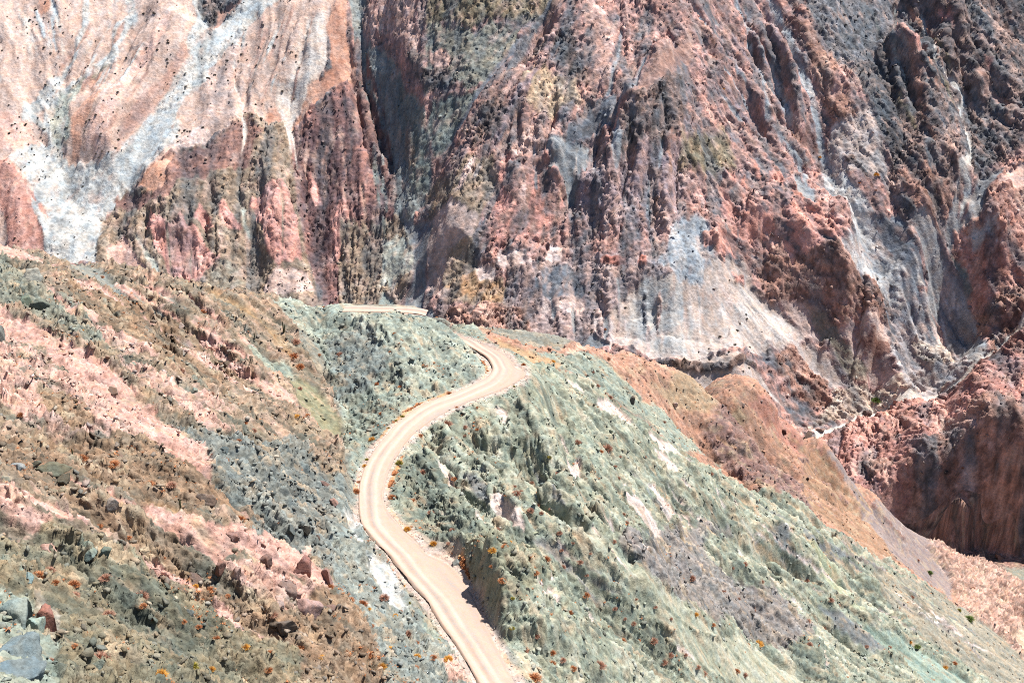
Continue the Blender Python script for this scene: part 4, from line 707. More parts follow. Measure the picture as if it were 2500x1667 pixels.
(0,4,1.46,2.92,0,[(-53.4,930.6),(-41.4,914.1),(-27.5,918.2),(-12.5,914.9),(-9.5,901.3),(-17.3,891.1),(-26.8,870.3),(-56.8,883),(-58.5,925.8)]),
(0,64,2.34,4.1,0,[(42.3,914.7),(71.3,910.8),(118.7,935.7),(116.8,895.2),(83.2,882.3),(51.5,885.6),(42,898.2)]),
(0,4,0.87,2.32,0,[(-122.1,939.4),(-76.2,923.5),(-65.5,891.4),(-68,875.7),(-76.8,867.3),(-90.7,867.7),(-118.4,882),(-121.3,918.5)]),
(0,30,2.32,3.48,0,[(-91.6,917.1),(-72.6,910.7),(-65.2,884.4),(-81.4,880.6),(-87.8,885.7)]),
(0,95,0.85,1.7,0,[(-76.2,924),(-53.4,900.9),(-56.8,877.8),(-59.3,857.4),(-45.7,834.8),(-72.9,851.9),(-72.9,871.4),(-65,879.2),(-66.8,897)]),
(0,32,0.56,0.85,0,[(-87.4,880.2),(-78.3,867.6),(-78.5,863.3),(-92.7,866.6)]),
(0,83,1.13,2.54,0,[(-53.4,900.9),(-22.1,884.6),(-26.8,873.1),(-40.6,867.1),(-46,850.6),(-54.4,862.8),(-56.8,880.3)]),
(0,4,1.11,2.76,0,[(-42.6,875.3),(-22,873),(-20.9,861.2),(-2.5,852.4),(-4.4,842.1),(-26.5,842),(-46,850.6)]),
(0,35,1.37,2.47,0,[(-44.3,858.4),(-26.8,860.6),(-4.4,852.3),(-5.4,843.6),(-24.6,843.8)]),
(0,86,1.7,3.41,0,[(-21.1,883.9),(27.1,895.6),(20.1,885.5),(2.3,872),(-12.2,867.9),(-21,873.1)]),
(0,50,0.83,1.39,0,[(-11.2,859.8),(-7.4,868.4),(7.2,866.9),(12,858.7),(-2.5,859.6)]),
(0,50,0.83,1.66,0,[(-23.9,863.4),(-11.2,859.3),(-11.2,855.4),(-22.8,855.6)]),
(0,50,0.84,1.69,0,[(20.7,862.5),(27,880.9),(35.7,878.5),(31.5,865.5)]),
(0,84,1.38,3.3,0,[(10.1,861.7),(45,869.9),(79.7,868.3),(115.1,874.2),(114.3,859.2),(84.5,853.7),(64.7,837.7),(64.1,822.2),(11.7,817.9),(-2.5,842.4),(-2.5,853.6)]),
(0,91,0.83,1.93,0,[(14.9,855.8),(26.7,865.3),(41.3,864.8),(50.6,850.7),(21.6,846.6),(13.9,849.8)]),
(0,50,0.82,1.91,0,[(41,852.4),(49.5,843.8),(36.9,841.7),(16.7,841.7),(18.7,847),(25.4,844.4),(33.2,848.6)]),
(0,75,0.42,0.84,0,[(57.8,865.6),(59.8,868.7),(76.3,868.4),(76.1,863.6)]),
(0,75,0.42,0.84,0,[(83.4,864),(85.6,869.2),(88.7,866.4),(88.9,860.7)]),
(0,70,0.81,1.62,0,[(-47.8,843.4),(-30.3,841.3),(10,842.1),(10.8,824.5),(-16.7,821.5),(-30.2,832.3),(-43.7,833.3)]),
(0,2,0.8,1.33,0,[(53.9,830.6),(66,821.9),(40.4,823.4)]),
(0,90,0.85,2.25,0,[(64.3,824.6),(63.1,837.5),(70.2,847.8),(85.2,854.6),(111.5,860.1),(128.9,883.4),(135,887.6),(162.9,909.2),(167.1,901.2),(182.7,902.9),(199,896.8),(208.2,896.5),(187.6,877.2),(156.6,839),(118.4,817.5),(103.5,815.2),(87.5,816.1)]),
(0,88,3.27,3.81,0,[(83.9,853.9),(111.4,858.1),(119.2,844.7),(117.2,819.7),(93,818.7),(75,833.2)]),
(0,89,1.44,2.02,0,[(150.6,880.7),(168.2,900.7),(198.5,896.3),(187.7,878.8),(159.9,849.3),(153.5,865.9)]),
(1,89,0.85,0.85,1.13,[(137.2,888.1),(139.3,873.7),(142.4,859.6),(140.7,834.3)]),
(1,89,0.82,0.82,0.82,[(118.5,856.5),(123.9,846.1),(124.3,827.3)]),
(0,0,1.72,2.87,0,[(114.3,900.3),(130.4,909),(138.4,890.7),(124,864.5),(111.4,857.5),(96.8,864)]),
(0,90,0.81,1.34,0,[(92.5,809.4),(103.4,813.2),(160.5,834.2),(173.5,836),(187.5,844.5),(146.5,802.5),(108.5,803.4)]),
(1,5,0.53,0.8,1.87,[(90,812.4),(108.8,813.4),(125.1,815.8),(141.7,819.6),(161.3,835.3)]),
(0,76,0.46,1.53,0,[(146.3,940.4),(156.7,947.4),(155.7,935.1),(145.9,931.4)]),
(0,76,0.46,1.55,0,[(160.1,948.2),(164.9,953.1),(164.3,944.5),(159.5,940.6)]),
(0,76,0.47,1.57,0,[(170.2,965.4),(175.5,963.5),(177.3,953.9),(172.3,951.1)]),
(0,76,0.47,1.57,0,[(182.1,959.5),(194.4,965.8),(191.9,943.5),(182.7,950.6)]),
(0,76,0.45,1.51,0,[(158.1,921.7),(160.4,926.7),(166.5,929.5),(170.7,927.3),(171.6,920.9),(158,916)]),
(0,76,0.46,1.52,0,[(173.9,926.6),(181.7,933.7),(184.2,925.6),(179.7,923),(173.8,921.7)]),
(0,76,0.45,1.51,0,[(144.5,926.2),(151.2,933),(158.1,930),(156,920.1),(144.9,917.2)]),
(0,76,0.44,1.47,0,[(138.4,893.5),(141.3,905.9),(157.1,922.3),(156,904.8),(145,892.7),(139.5,891.5)]),
(0,76,0.45,1.51,0,[(158.2,922.3),(167.7,924.2),(167.9,918.9),(159.9,914.3)]),
(0,76,0.44,1.46,0,[(129.5,897.7),(138.3,900.1),(137.9,893.3),(131.1,890.7)]),
(0,76,0.44,1.46,0,[(151.5,891.6),(161.5,902.6),(160.7,893.6),(152.2,886.2)]),
(0,70,0.91,2.43,0,[(168.9,914.3),(189.9,921.4),(220.9,925),(237.9,922.4),(258.9,924.5),(273.4,922.6),(271.6,913.6),(231.7,900.2),(217.9,906.2),(198.8,907),(181.6,902.1),(171,908.7)]),
(0,85,0.92,2.45,0,[(188.9,922),(205.3,928),(222.6,939.6),(234.4,923.2),(231.1,921.4),(220.7,922.5),(205.4,919.4),(192,918.7)]),
(0,76,0.93,2.16,0,[(191.8,925.2),(193.1,933.2),(201.3,948.9),(207.8,941.9),(214.4,944),(222.4,938.5),(230.2,925.3),(205.1,923.5)]),
(0,76,0.48,1.29,0,[(207.5,982.5),(225,984.2),(218.8,968.1),(210.1,957.8),(206.2,971.9)]),
(0,76,0.49,0.65,0,[(235,990.5),(238.7,982),(236.8,981.8)]),
(0,38,0.9,1.79,0,[(207.3,906.6),(222.2,905.2),(231.7,899.5),(244.3,896.3),(255.4,892.4),(241.6,886.6),(222.3,896.2),(207.5,902.4)]),
(0,90,0.88,1.77,0,[(207.3,894.8),(218.4,894.5),(231.1,889.7),(237.6,885.4),(222.1,881.3),(201.9,881.6),(187.5,875.8)]),
(0,83,1.49,2.38,0,[(190.2,903.3),(207.3,906.3),(220.6,898.6),(207.3,895.9),(196.6,899.6)]),
(0,70,0.86,2.01,0,[(176.4,860.7),(195.3,885.4),(205.6,884.2),(222.2,882.4),(223.9,874.4),(209.6,865.2),(200.2,862.2),(187.5,857.2),(176.8,853.9)]),
(0,83,1.2,2.71,0,[(232.8,900.3),(270.2,912.4),(268.9,892.2),(274.2,883.6),(255.5,891.3),(244.3,896.3)]),
(0,69,0.91,1.81,0,[(246.5,899.9),(260.3,903.4),(270.5,903.6),(268.5,898.1),(250.3,896.2)]),
(0,8,0.89,2.07,0,[(221.4,870.8),(228.7,881.3),(249.5,887.3),(269.5,885.7),(301.7,903.5),(320.6,893.5),(307.8,893.9),(273.3,874.4),(251.7,874.7),(222.3,862.6),(205.4,850.2)]),
(0,10,2.13,4.96,0,[(226.4,1090.1),(267.9,1112.5),(309.6,1129.9),(345.1,1123.6),(390.2,1146.4),(427.9,1145.7),(425.2,1116.8),(408.8,1053.1),(399.9,1010),(332.5,986.9),(327.2,975.2),(321.4,964.2),(283.3,956.6),(277.3,983.4),(270.6,1007.4),(261.8,1021),(243.3,1039.4),(235.6,1051.5),(225.5,1065.2)]),
(0,92,2.14,4.28,0,[(226.2,1087.2),(299.2,1126.9),(297.8,1110.9),(278.4,1065.6),(258,1046.9),(244.1,1045.4),(236,1055.4),(225.5,1065.2)]),
(0,82,1.38,3.1,0,[(213.2,1061.7),(221.5,1059.4),(235.6,1051.5),(242.6,1034.8),(232.4,1016.5),(227.6,1025.2),(219.4,1044.9)]),
(0,70,1.34,3.02,0,[(232.4,1017.6),(253.3,1015.6),(257.2,1008.5),(236.8,1006)]),
(0,57,1.32,2.98,0,[(237.8,1004.8),(252.9,1008),(263.6,1016.7),(273.4,992.1),(274.9,982.3),(260.6,975.3),(230,981.7),(232.5,998.4)]),
(0,10,0.65,1.64,0,[(243,990),(249.2,989.1),(260.8,977.6),(257.3,975.6),(244.5,984.6)]),
(0,49,0.96,2.24,0,[(226.7,981.4),(239.9,979.4),(255.6,966.9),(268.5,957),(270.8,951.2),(243.6,928.4),(238.9,944.6),(228,968.4)]),
(0,49,1.24,2.18,0,[(231.1,922),(241,931.2),(268.7,954.1),(290.9,932.9),(286.2,919.9),(276.6,920.8),(258.9,924.5),(237.9,920.8)]),
(1,0,1.36,3.07,2.72,[(167.4,1075.2),(173.9,1062.6),(177.9,1043.5),(185.8,1023.7),(186.4,997.8)]),
(1,0,1.28,1.92,1.6,[(186.4,997.8),(196.2,986.2),(210,984.2),(209.1,951),(214.2,942.2)]),
(1,0,1.36,2.71,2.71,[(194.2,1089.4),(204.9,1067.9),(212.9,1042.7),(219.2,1026.2),(225.4,1007.4),(229.1,993),(235.4,974.5)]),
(0,2,0.63,1.26,0,[(203.5,969.2),(207.6,955.6),(215.5,950.7),(214.2,941.4),(208,943.2),(201.6,951.1)]),
(1,62,1.95,2.92,4.54,[(145.7,997.8),(155.4,992.8),(165.7,991.5)]),
(1,62,1.98,2.97,3.95,[(216.9,1003.2),(220.3,996.9),(223.5,992)]),
(0,39,2.46,3.69,0,[(115.8,936.8),(150.8,969.8),(158.3,953.2),(143,939.3),(126.2,929.2),(115.6,926.4)]),
(0,70,1.32,2.96,0,[(282.4,982.9),(310.7,984.3),(324.9,974.8),(324.8,965),(297,956.3)]),
(0,13,1.03,3.09,0,[(257.7,1045.1),(284.4,1068.5),(295.1,1059.2),(299.1,1045.7),(288.9,1021),(292.9,1002.3),(281.5,984.1),(273.8,995.8),(266.8,1013.5),(259.3,1020)]),
(0,86,0.72,1.81,0,[(303.3,1113.5),(309.8,1110.6),(305.4,1051.3),(298.6,1055.5),(290.5,1066.8)]),
(0,80,1.05,2.11,0,[(298.6,1055.5),(306.3,1048.9),(317.5,1031.7),(310.6,1032.4),(302.4,1048.5)]),
(1,88,1.05,1.75,2.1,[(323.4,1120.5),(327.1,1102),(322,1055),(333.8,1054.3),(344.2,1052.2),(338,1039.7),(341.3,1026),(341.5,1005.7),(330.2,987.9),(335,982.6),(330.6,974.8),(327.1,966.9)]),
(1,103,0.52,1.05,1.05,[(323.5,1119.7),(326.4,1104.6),(322,1055),(333.8,1054.3),(344.2,1052.2),(338,1039.7),(341.3,1026),(341.5,1005.7),(330.2,987.9),(335,982.6),(330.6,974.8),(328.2,969.3)]),
(1,80,1.43,2.15,2.15,[(351,1063.5),(362.2,1053.7),(384.6,1028.5)]),
(1,86,1.09,1.82,2.18,[(362.8,1073.2),(366.6,1062.4)]),
(1,86,1.11,1.86,2.23,[(335.7,1109.9),(340.2,1089.1)]),
(0,25,1,2,0,[(327.1,983),(327.1,971.1),(333.3,970.5),(344.3,987.6),(371.4,991.4),(376.9,992.1),(348.1,979.2),(341.7,966.9),(327.1,965.4),(321.5,957.9),(315.5,962.6)]),
(0,91,0.96,1.92,0,[(257.6,960),(281.5,962),(297,945.5),(301.1,941.4),(288.5,931.2),(270.8,951.2)]),
(0,25,0.96,1.59,0,[(287.4,960.5),(305.4,963.5),(327.5,952.4),(338.4,939.5),(339.1,900.2),(325.8,891.1),(327.2,924.6),(315.3,937.4),(302.4,934.3),(302.4,944.5)]),
(0,1,1.23,2.46,0,[(272.2,919.4),(301,937.2),(327.2,924.6),(323.9,891.1),(310.1,896.1),(279.9,878.1),(270.3,896.2)]),
(0,8,1.25,2.49,0,[(289,917.3),(314,926.3),(322.4,914.8),(301.5,907.2),(291.4,913.3)]),
(0,50,1.58,1.89,0,[(296.5,927.3),(304.1,930.4),(317.6,932.1),(306.6,926.2)]),
(0,71,0.97,2.6,0,[(383,996.5),(360.1,988.4),(348.1,979.2),(344.5,967.8),(323.7,964.8),(321.5,957.9),(333.1,949.5),(341.9,936.1),(342.4,915.8),(343,903.1),(329.1,798.9),(384.6,922.4),(386.9,953.7),(384.5,973.9)]),
(0,70,1.25,3.13,0,[(341.1,937.1),(355.4,934.6),(375.5,933.8),(333.6,816),(342.3,900.5),(340.2,919.3)]),
(0,22,0.97,2.27,0,[(321.5,957.9),(333.9,953.1),(339,945),(334.3,946),(327.8,950.8)]),
(0,49,1.31,2.63,0,[(336.1,963.3),(349.8,958.9),(352.6,954),(337.4,957.7)]),
(0,87,1.02,2.03,0,[(376.9,992.1),(359.3,984.9),(351.7,976.7),(369.1,978.4),(375.6,982)]),
(0,78,0.58,1.45,0,[(207.2,841.8),(209.9,849),(234.5,861.8),(247.5,874.8),(267,876.3),(296.9,891.5),(319.2,893.7),(342.5,902),(362.3,915.6),(406.5,949.7),(364.6,809.6),(368.2,777.8),(340.6,767.1),(313.4,756.7),(281.9,734.4),(248.9,778.8)]),
(0,77,0.41,1.1,0,[(205.8,834.5),(223.5,846.8),(231.3,848.6),(240.3,864.6),(248.6,869.7),(266.3,872.1),(279.1,873.5),(307,890.7),(320.9,890.3),(309.3,825.1),(338.4,897.1),(367.8,913.9),(424.9,957.3),(370,805.2),(365,767.3),(358.9,728.8),(361,708.2),(364.4,690.5),(358.3,655.7),(342.8,689.7),(308.8,689.7),(293.1,702),(282.6,699.9),(260.4,711.2),(240.9,731.8),(220.3,759.7),(215.6,808.7)]),
(0,12,0.9,2.41,0,[(307,890.7),(320.9,889.8),(338.6,898.1),(367.8,914.7),(384.6,922.4),(340,808.8),(326.4,804.2),(311.1,810.1),(322.5,888.2),(312.7,886.7)]),
(0,99,0.78,1.55,0,[(277.9,800),(280.5,787.6),(274.2,735.9),(273.8,726.1),(264.9,733.8),(264,746.9)]),
(0,50,1.01,1.77,0,[(249.7,747.5),(264.7,740.6),(263.5,734.9),(250.9,740.9)]),
(0,70,0.78,1.56,0,[(226.2,791.6),(245.1,768.8),(240.9,757.6),(226.5,762.1),(223.3,782.6)]),
(0,60,0.98,1.96,0,[(264.8,731.9),(272.2,724.9),(274,712.9),(261.3,657.4),(268.4,702.9),(255.3,717.6),(251,732.2),(261.2,715.8)]),
(0,99,1.51,2.51,0,[(273.5,733.9),(305.4,718.1),(308.5,715),(288.7,718.8),(273.2,728.5)]),
(0,70,0.98,1.97,0,[(272.4,726.9),(317.4,717),(321.8,712.3),(316.8,689.7),(297,698.5),(260.5,657.4),(274,712.9)]),
(0,15,0.48,0.72,0,[(267.3,657.3),(297.1,698.9),(316.8,689.7),(316.8,689.7),(299.4,689.7)]),
(0,41,6,10,0,[(15,340),(60,430),(90,560),(150,690),(235,680),(330,600),(330,500),(150,330),(60,300)]),
(0,68,6,10,0,[(185,560),(205,665),(238,668),(262,640),(290,600)]),
(0,28,0.2,0.6,0,[(-148.3,305.6),(-140.8,310.4),(-133,315.1),(-124,317.9),(-109.8,316.2),(-88,312.4),(-77.1,316.9),(-64.9,317.7),(-58.4,320.8),(-48.1,287.5),(-40.1,273),(-34.6,251.9),(-31.2,224.3),(-28.1,197.7),(-25.4,174.8),(-22.2,149.5),(-20.4,134.7),(-24.8,127.6),(-28.7,120.9),(-30.9,110.2),(-32.8,101.5),(-34.6,94.5),(-36,87.9),(-36,79.6),(-35,70.7),(-35.6,66.2),(-36.8,63.3),(-45.4,79.6),(-53.1,94.9),(-59.1,107.8),(-66.6,123.6),(-85.5,161.6),(-95.1,183),(-104.9,205.4),(-120.2,239.5),(-152.1,308.2)]),
(0,20,0.7,1.4,0,[(-112.8,287.4),(-106.1,278.9),(-94.1,261.5),(-80.6,238.7),(-70.7,225.6),(-75.8,225.6),(-86.3,236.9),(-99.2,248.6),(-125.5,278.8)]),
(0,26,0.8,1.21,0,[(-116.9,317.2),(-106.3,315.1),(-86.8,283.8),(-78.6,275.8),(-84.8,276.3),(-96.3,284.8),(-115.8,318)]),
(0,3,0.85,1.69,0,[(-95.1,275.7),(-85.2,277.9),(-71.3,270.2),(-60.8,262),(-53.4,253.5),(-53.4,227.1),(-65.6,225.4),(-72.8,233.4),(-83.6,243.4)]),
(0,55,0.67,1.35,0,[(-92,228),(-79.8,214.3),(-69.3,203.1),(-60.2,194.6),(-52.5,185.8),(-49.7,178.2),(-56.2,175.1),(-63,173.8),(-69.5,178.9),(-76.7,185.4),(-87.3,196),(-98.8,207.5),(-95.5,217.2)]),
(0,3,0.4,0.94,0,[(-67,202.9),(-63.4,206.8),(-55.4,197.7),(-58.4,192.2),(-63.7,196.3)]),
(0,3,0.39,0.91,0,[(-74.2,193.7),(-70.9,197.2),(-63.2,185.3),(-65.1,181.5),(-70.7,186.2)]),
(0,59,0.22,0.82,0,[(-126.2,265.7),(-110,251.3),(-97.5,243.8),(-89.7,236.8),(-79.6,225.3),(-71.5,218.9),(-61.1,206.8),(-53.1,197.4),(-48.6,190.3),(-44.9,182.6),(-47.9,179.4),(-51.9,183.4),(-59.5,192.3),(-68.8,201.3),(-81.5,219.4),(-92,228),(-104.2,236.6),(-119,249.2)]),
(0,59,0.25,0.9,0,[(-94.4,263.2),(-85.1,253.4),(-77.4,240.5),(-67.6,233.4),(-66.4,231.6),(-67.3,228.3),(-73.8,229.5),(-79.1,239.2),(-82.1,240),(-89.5,253.1)]),
(0,59,0.28,1.02,0,[(-95.2,278.9),(-90.7,278),(-83.3,273.7),(-83.2,270.1),(-89.3,271.3)]),
(0,59,0.3,1.1,0,[(-127.5,317.4),(-111.2,299),(-98.6,284),(-95.2,278.9),(-102.7,285.3),(-115.6,286.1)]),
(0,59,0.28,1.02,0,[(-86.5,282.9),(-81.6,279.6),(-73.5,273.6),(-70.4,270.2),(-78.5,275.3),(-83.4,277.7)]),
(0,59,0.28,1.03,0,[(-83.8,287.2),(-75.5,280.4),(-73.5,277),(-77.8,279.3)]),
(0,59,0.27,1,0,[(-68.9,275.4),(-63.9,275.7),(-61,273),(-65.3,274.5)]),
(0,59,0.29,1.06,0,[(-72.8,297.2),(-68.2,292.7),(-63.7,287.6),(-68.4,290.6)]),
(0,59,0.28,1.03,0,[(-75.7,284.4),(-71.7,282),(-68,280.1),(-69.2,279.7)]),
(0,59,0.26,0.94,0,[(-70.9,269.7),(-62,265.2),(-55.8,257.3),(-52.7,253.1),(-46.4,255.7),(-44.7,250.2),(-50.2,250.8),(-58.2,257.2),(-67.7,266.6)]),
(0,59,0.27,0.99,0,[(-59.8,272.8),(-56.8,272.9),(-55,272.7),(-56.8,271.1)]),
(0,59,0.28,1.01,0,[(-82.4,272.6),(-78.2,273.8),(-79.3,273.1)]),
(0,59,0.25,0.92,0,[(-48.6,255.7),(-46.4,255.7),(-44.6,251.5),(-47.5,252.2)]),
(0,55,0.33,1.07,0,[(-68.6,262),(-60.2,257.8),(-52.5,247.8),(-49.3,239.4),(-56.8,240.2),(-64.6,247.3)]),
(0,55,0.28,0.92,0,[(-70.8,224.1),(-64.7,221.7),(-57.3,216.5),(-47.7,205.9),(-47.6,202.8),(-50.7,202),(-58.4,210.4),(-65.6,215.6)]),
(0,55,0.31,1.01,0,[(-78.9,239.3),(-70,232.8),(-64.8,227.2),(-70.7,225.6)]),
(0,55,0.29,0.93,0,[(-59.7,216.7),(-54.3,219.3),(-50.3,218.5),(-50.6,212.8),(-56.5,212.8)]),
(0,96,0.26,0.78,0,[(-55.5,200),(-48.3,201.8),(-45.2,209.3),(-40.6,226.2),(-37.6,223.4),(-36.1,219.9),(-30.1,214.1),(-27.3,190.7),(-24.6,169.2),(-31.1,180.4),(-35.7,159.7),(-44,179.8),(-46.4,184.9),(-49.7,192)]),
(0,31,0.53,1.06,0,[(-58.2,263.2),(-56.7,272),(-48.8,275.3),(-45.1,264.9),(-51.1,265.1)]),
(0,96,0.4,0.67,0,[(-53.6,199.9),(-48.7,203.5),(-47,202.1),(-49.8,197.7)]),
(0,3,0.35,0.92,0,[(-66.6,179.1),(-55.8,186.1),(-50.9,183.6),(-46.4,181.6),(-43,180.6),(-39.2,181.7),(-41.8,153.8),(-48.7,152.6),(-54.7,155),(-59.3,160.4)]),
(0,59,0.19,0.56,0,[(-56.2,187.6),(-51.4,194.8),(-47.7,190.1),(-46.9,187.4),(-46.5,182.5),(-44.9,182.2),(-47.1,180),(-49.5,181.7)]),
(0,59,0.18,0.48,0,[(-59.8,179.4),(-58.3,179.5),(-56.3,176.3),(-57.7,177.2)]),
(1,43,0.27,0.49,0.32,[(-58.4,159.5),(-53.1,155.7),(-49.3,154.8),(-44,155.3),(-43,174.4)]),
(0,3,0.31,0.72,0,[(-70.6,168.3),(-66.2,179.3),(-58.9,158.3),(-51.1,149.1),(-46.2,149.8),(-41,149.2),(-38.8,146.2),(-40.5,145.4),(-47.2,144.9),(-51.2,142.8),(-55.9,138.5),(-61.5,144.5)]),
(0,59,0.14,0.47,0,[(-71.7,152.1),(-60.1,140.9),(-53.8,130.5),(-50.5,130.2),(-51.9,143.1),(-50.6,139.3),(-48.9,136.6),(-48,128.9),(-49.9,128.2),(-52.7,129.1),(-56.9,132.7),(-62.2,130.5)]),
(0,59,0.16,0.63,0,[(-58.6,157.2),(-54.6,154.4),(-50.1,151.4),(-45.4,153.6),(-40.1,154.5),(-35.6,159),(-31.7,181.2),(-30.4,176.9),(-24.6,160.1),(-25.9,156.5),(-29.6,156.4),(-32.9,154.1),(-35.6,153.9),(-37.6,149.6),(-41.2,150.3),(-44.7,150.4),(-48,150),(-52.4,147.6)]),
(0,3,0.25,0.5,0,[(-45.2,149.3),(-43,150.7),(-41.9,148.8),(-43.5,148.1)]),
(0,55,0.2,0.65,0,[(-37.7,150),(-32.9,154.1),(-29.6,156.4),(-24.6,160.1),(-26.5,153.7),(-29.9,146.1),(-34.5,147.2)]),
(0,55,0.27,0.53,0,[(-56.9,132.7),(-52.2,128.5),(-49.9,127.9),(-49.4,125.1),(-52.4,123.9),(-53.8,123.8)]),
(0,16,0.19,0.52,0,[(-57.4,112.3),(-55,118.4),(-51.7,123.9),(-49.8,127.5),(-46.2,128.6),(-46.8,142.5),(-44.8,142.1),(-40.1,143.1),(-37.2,142),(-32.7,140.7),(-28.9,139.2),(-21.1,140),(-18.8,121.7),(-22.5,113.6),(-25.2,104),(-27.3,95.5),(-28.9,87.7),(-29.6,79),(-29.8,71.2),(-30.7,66.3),(-32,63.1),(-33.4,60.8),(-36.5,67.6),(-46.3,87.5),(-52.1,100)]),
(0,3,0.29,0.67,0,[(-46.9,143.9),(-40.5,145.4),(-37,145.8),(-30,146.5),(-22,148.2),(-20.3,141),(-27,138.1),(-32.7,140.7),(-37.4,142.6),(-41.8,143.1)]),
(0,11,0.6,0.86,0,[(-43.6,123.1),(-45.4,141.3),(-38.6,126.5),(-37.5,143.4),(-35.7,139.9),(-33.3,121.7),(-36.5,112.2),(-39.7,113.8)]),
(0,59,0.1,0.29,0,[(-46.9,143.3),(-45,146.1),(-42.2,145.3),(-39,145),(-41.9,143.9),(-44.2,143.3),(-45.4,142.1)]),
(0,59,0.14,0.38,0,[(-37.6,143.7),(-35.5,143.2),(-33.5,140.5),(-35.9,141.1)]),
(0,59,0.09,0.23,0,[(-32.8,141.2),(-29.8,140.4),(-31.2,140.3)]),
(0,31,0.16,0.38,0,[(-50.4,99),(-48.6,104.3),(-46.5,110.3),(-43.7,104.4),(-41.2,101.9),(-29.7,71.8),(-31,65.3),(-33,61.4),(-40.6,77.7)]),
(0,73,0.07,0.19,0,[(-46.6,110.8),(-44.4,109.5),(-43.1,107.8),(-41.3,102.4),(-42,101.1),(-44.9,107.1)]),
(1,43,0.52,0.73,0.63,[(-121.9,317.4),(-109.8,316),(-99.2,315),(-83.4,295.6),(-77.6,318.6),(-61.5,300.5),(-53.9,326.3),(-41.8,305.7)]),
(1,44,1.33,1.52,1.14,[(-74.6,299),(-62.6,289.1),(-54,284.3),(-49.5,280.3)]),
(0,19,0.27,0.72,0,[(-55.9,299.6),(-53.1,326.6),(-38.1,306.3),(-21.1,306.5),(-16.6,303.5),(-11.2,302.7),(-5.6,286.2),(-6.3,276),(-13.2,267.2),(-21.3,256.3),(-26,241.9),(-27.3,222.7),(-28.6,213.2),(-31.3,231.2),(-37,265.8),(-41.5,282.3),(-47.7,292.7)]),
(0,31,0.66,1,0,[(-36.7,263.6),(-32.9,270.3),(-21.9,266.8),(-10.8,274.5),(-13.2,267.2),(-21.3,256.3),(-26,241.9),(-27.1,227.8),(-30.7,233.5)]),
(0,24,0.91,1.46,0,[(-42.3,290.8),(-35.1,295.2),(-26.3,278.8),(-31.1,269.7),(-37.5,269.9)]),
(0,37,0.51,0.84,0,[(-48.9,267.8),(-42.9,270.3),(-37,259.9),(-34,251.9),(-38.4,247.2),(-43.4,252.8)]),
(0,79,0.1,0.15,0,[(-38.2,305.5),(-34.1,306.3),(-27.1,305.7),(-20.5,305.3),(-20.4,303.7),(-26.9,303),(-37.7,304.3)]),
(1,43,0.52,0.62,0.52,[(-64.9,317.6),(-58.4,320.8),(-52,326.2),(-40,305.4)]),
(0,93,0.23,0.68,0,[(-32.7,218),(-29,221),(-27.1,210),(-21.6,197.4),(-18.5,189.3),(-15.8,178.6),(-11.6,171.9),(-8.1,165),(-5.2,140.4),(-10.9,135.7),(-16.1,130.7),(-20,150.8),(-24.9,158.3),(-29.1,189.3)]),
(0,102,0.41,0.71,0,[(-24.4,190),(-19.7,190),(-17.8,186),(-16.1,172.8),(-18.5,170.8),(-22.5,182.6)]),
(0,31,0.27,0.44,0,[(-14.4,174.7),(-11.9,176.9),(-9.4,166.3),(-11.7,162)]),
(0,3,0.28,0.66,0,[(-27.3,156.4),(-22.3,162.4),(-18.7,152.7),(-15.4,131.5),(-23.6,119.7),(-27.6,145.2)]),
(0,55,0.2,0.4,0,[(-10.1,156.7),(-7.7,157.3),(-5.9,151.6),(-8.5,148)]),
(0,102,0.39,0.65,0,[(-29.2,201.5),(-28.5,211.4),(-25,193.3),(-27.1,195.7)]),
(0,21,0.16,0.33,0,[(-1.4,291.1),(4.9,301.7),(13.4,305.3),(26.9,313.6),(37.3,318.8),(46.2,326.8),(74.8,361.6),(99.6,375),(131,401.8),(163.8,421.5),(241.9,530.7),(197.7,395.2),(203.6,372.7),(167.7,296.5),(146.3,280.7),(126.1,264.3),(107.2,247.7),(90.5,232.9),(76,220.5),(62.5,208.1),(49.6,193.6),(37.8,178.4),(26.5,158.1),(17.1,138.7),(10.1,127.3),(4.2,119.9),(-1,113.3),(-5.7,106.3),(-9.6,98.8),(-7.9,115.6),(-5.2,129.9),(-1.8,148),(2.3,158.8),(-1.2,169.6),(-5.2,181.3),(-17.1,195.3),(-23.5,213.2),(-23.8,234.9),(-13,262),(0,280.3)]),
(0,17,0.7,1.11,0,[(-22.9,218.8),(-21.7,230.8),(-15.9,237.4),(-11.5,225.6),(-7.1,207.7),(-5.4,201.8),(-7.7,196.9),(-14.6,204.1),(-19.7,211.8)]),
(0,100,0.39,0.64,0,[(-19.5,208.6),(-9.3,198.3),(-8.4,194.9),(-9.6,193.2),(-13.2,197.2),(-16.5,202.1)]),
(0,33,0.31,0.56,0,[(-7.7,196),(-5.9,200.2),(-1.9,206.9),(3.2,209),(6.3,207),(8.4,205.3),(2.9,181.8),(1.7,175.3),(-1.7,176.6),(-5.2,182.4),(-7,188.7)]),
(0,66,0.55,0.89,0,[(3.2,209.3),(8.5,211.6),(12.6,211.5),(19.6,214.5),(21.1,214.2),(13.9,209.5),(8.5,208.7)]),
(0,94,0.41,0.62,0,[(9.6,209.1),(14,212),(19.1,214.1),(19.6,213.5),(13.9,210.1)]),
(0,94,0.36,0.58,0,[(-9.4,231.1),(-4.8,225.4),(-3.9,216.1),(-7,223.5)]),
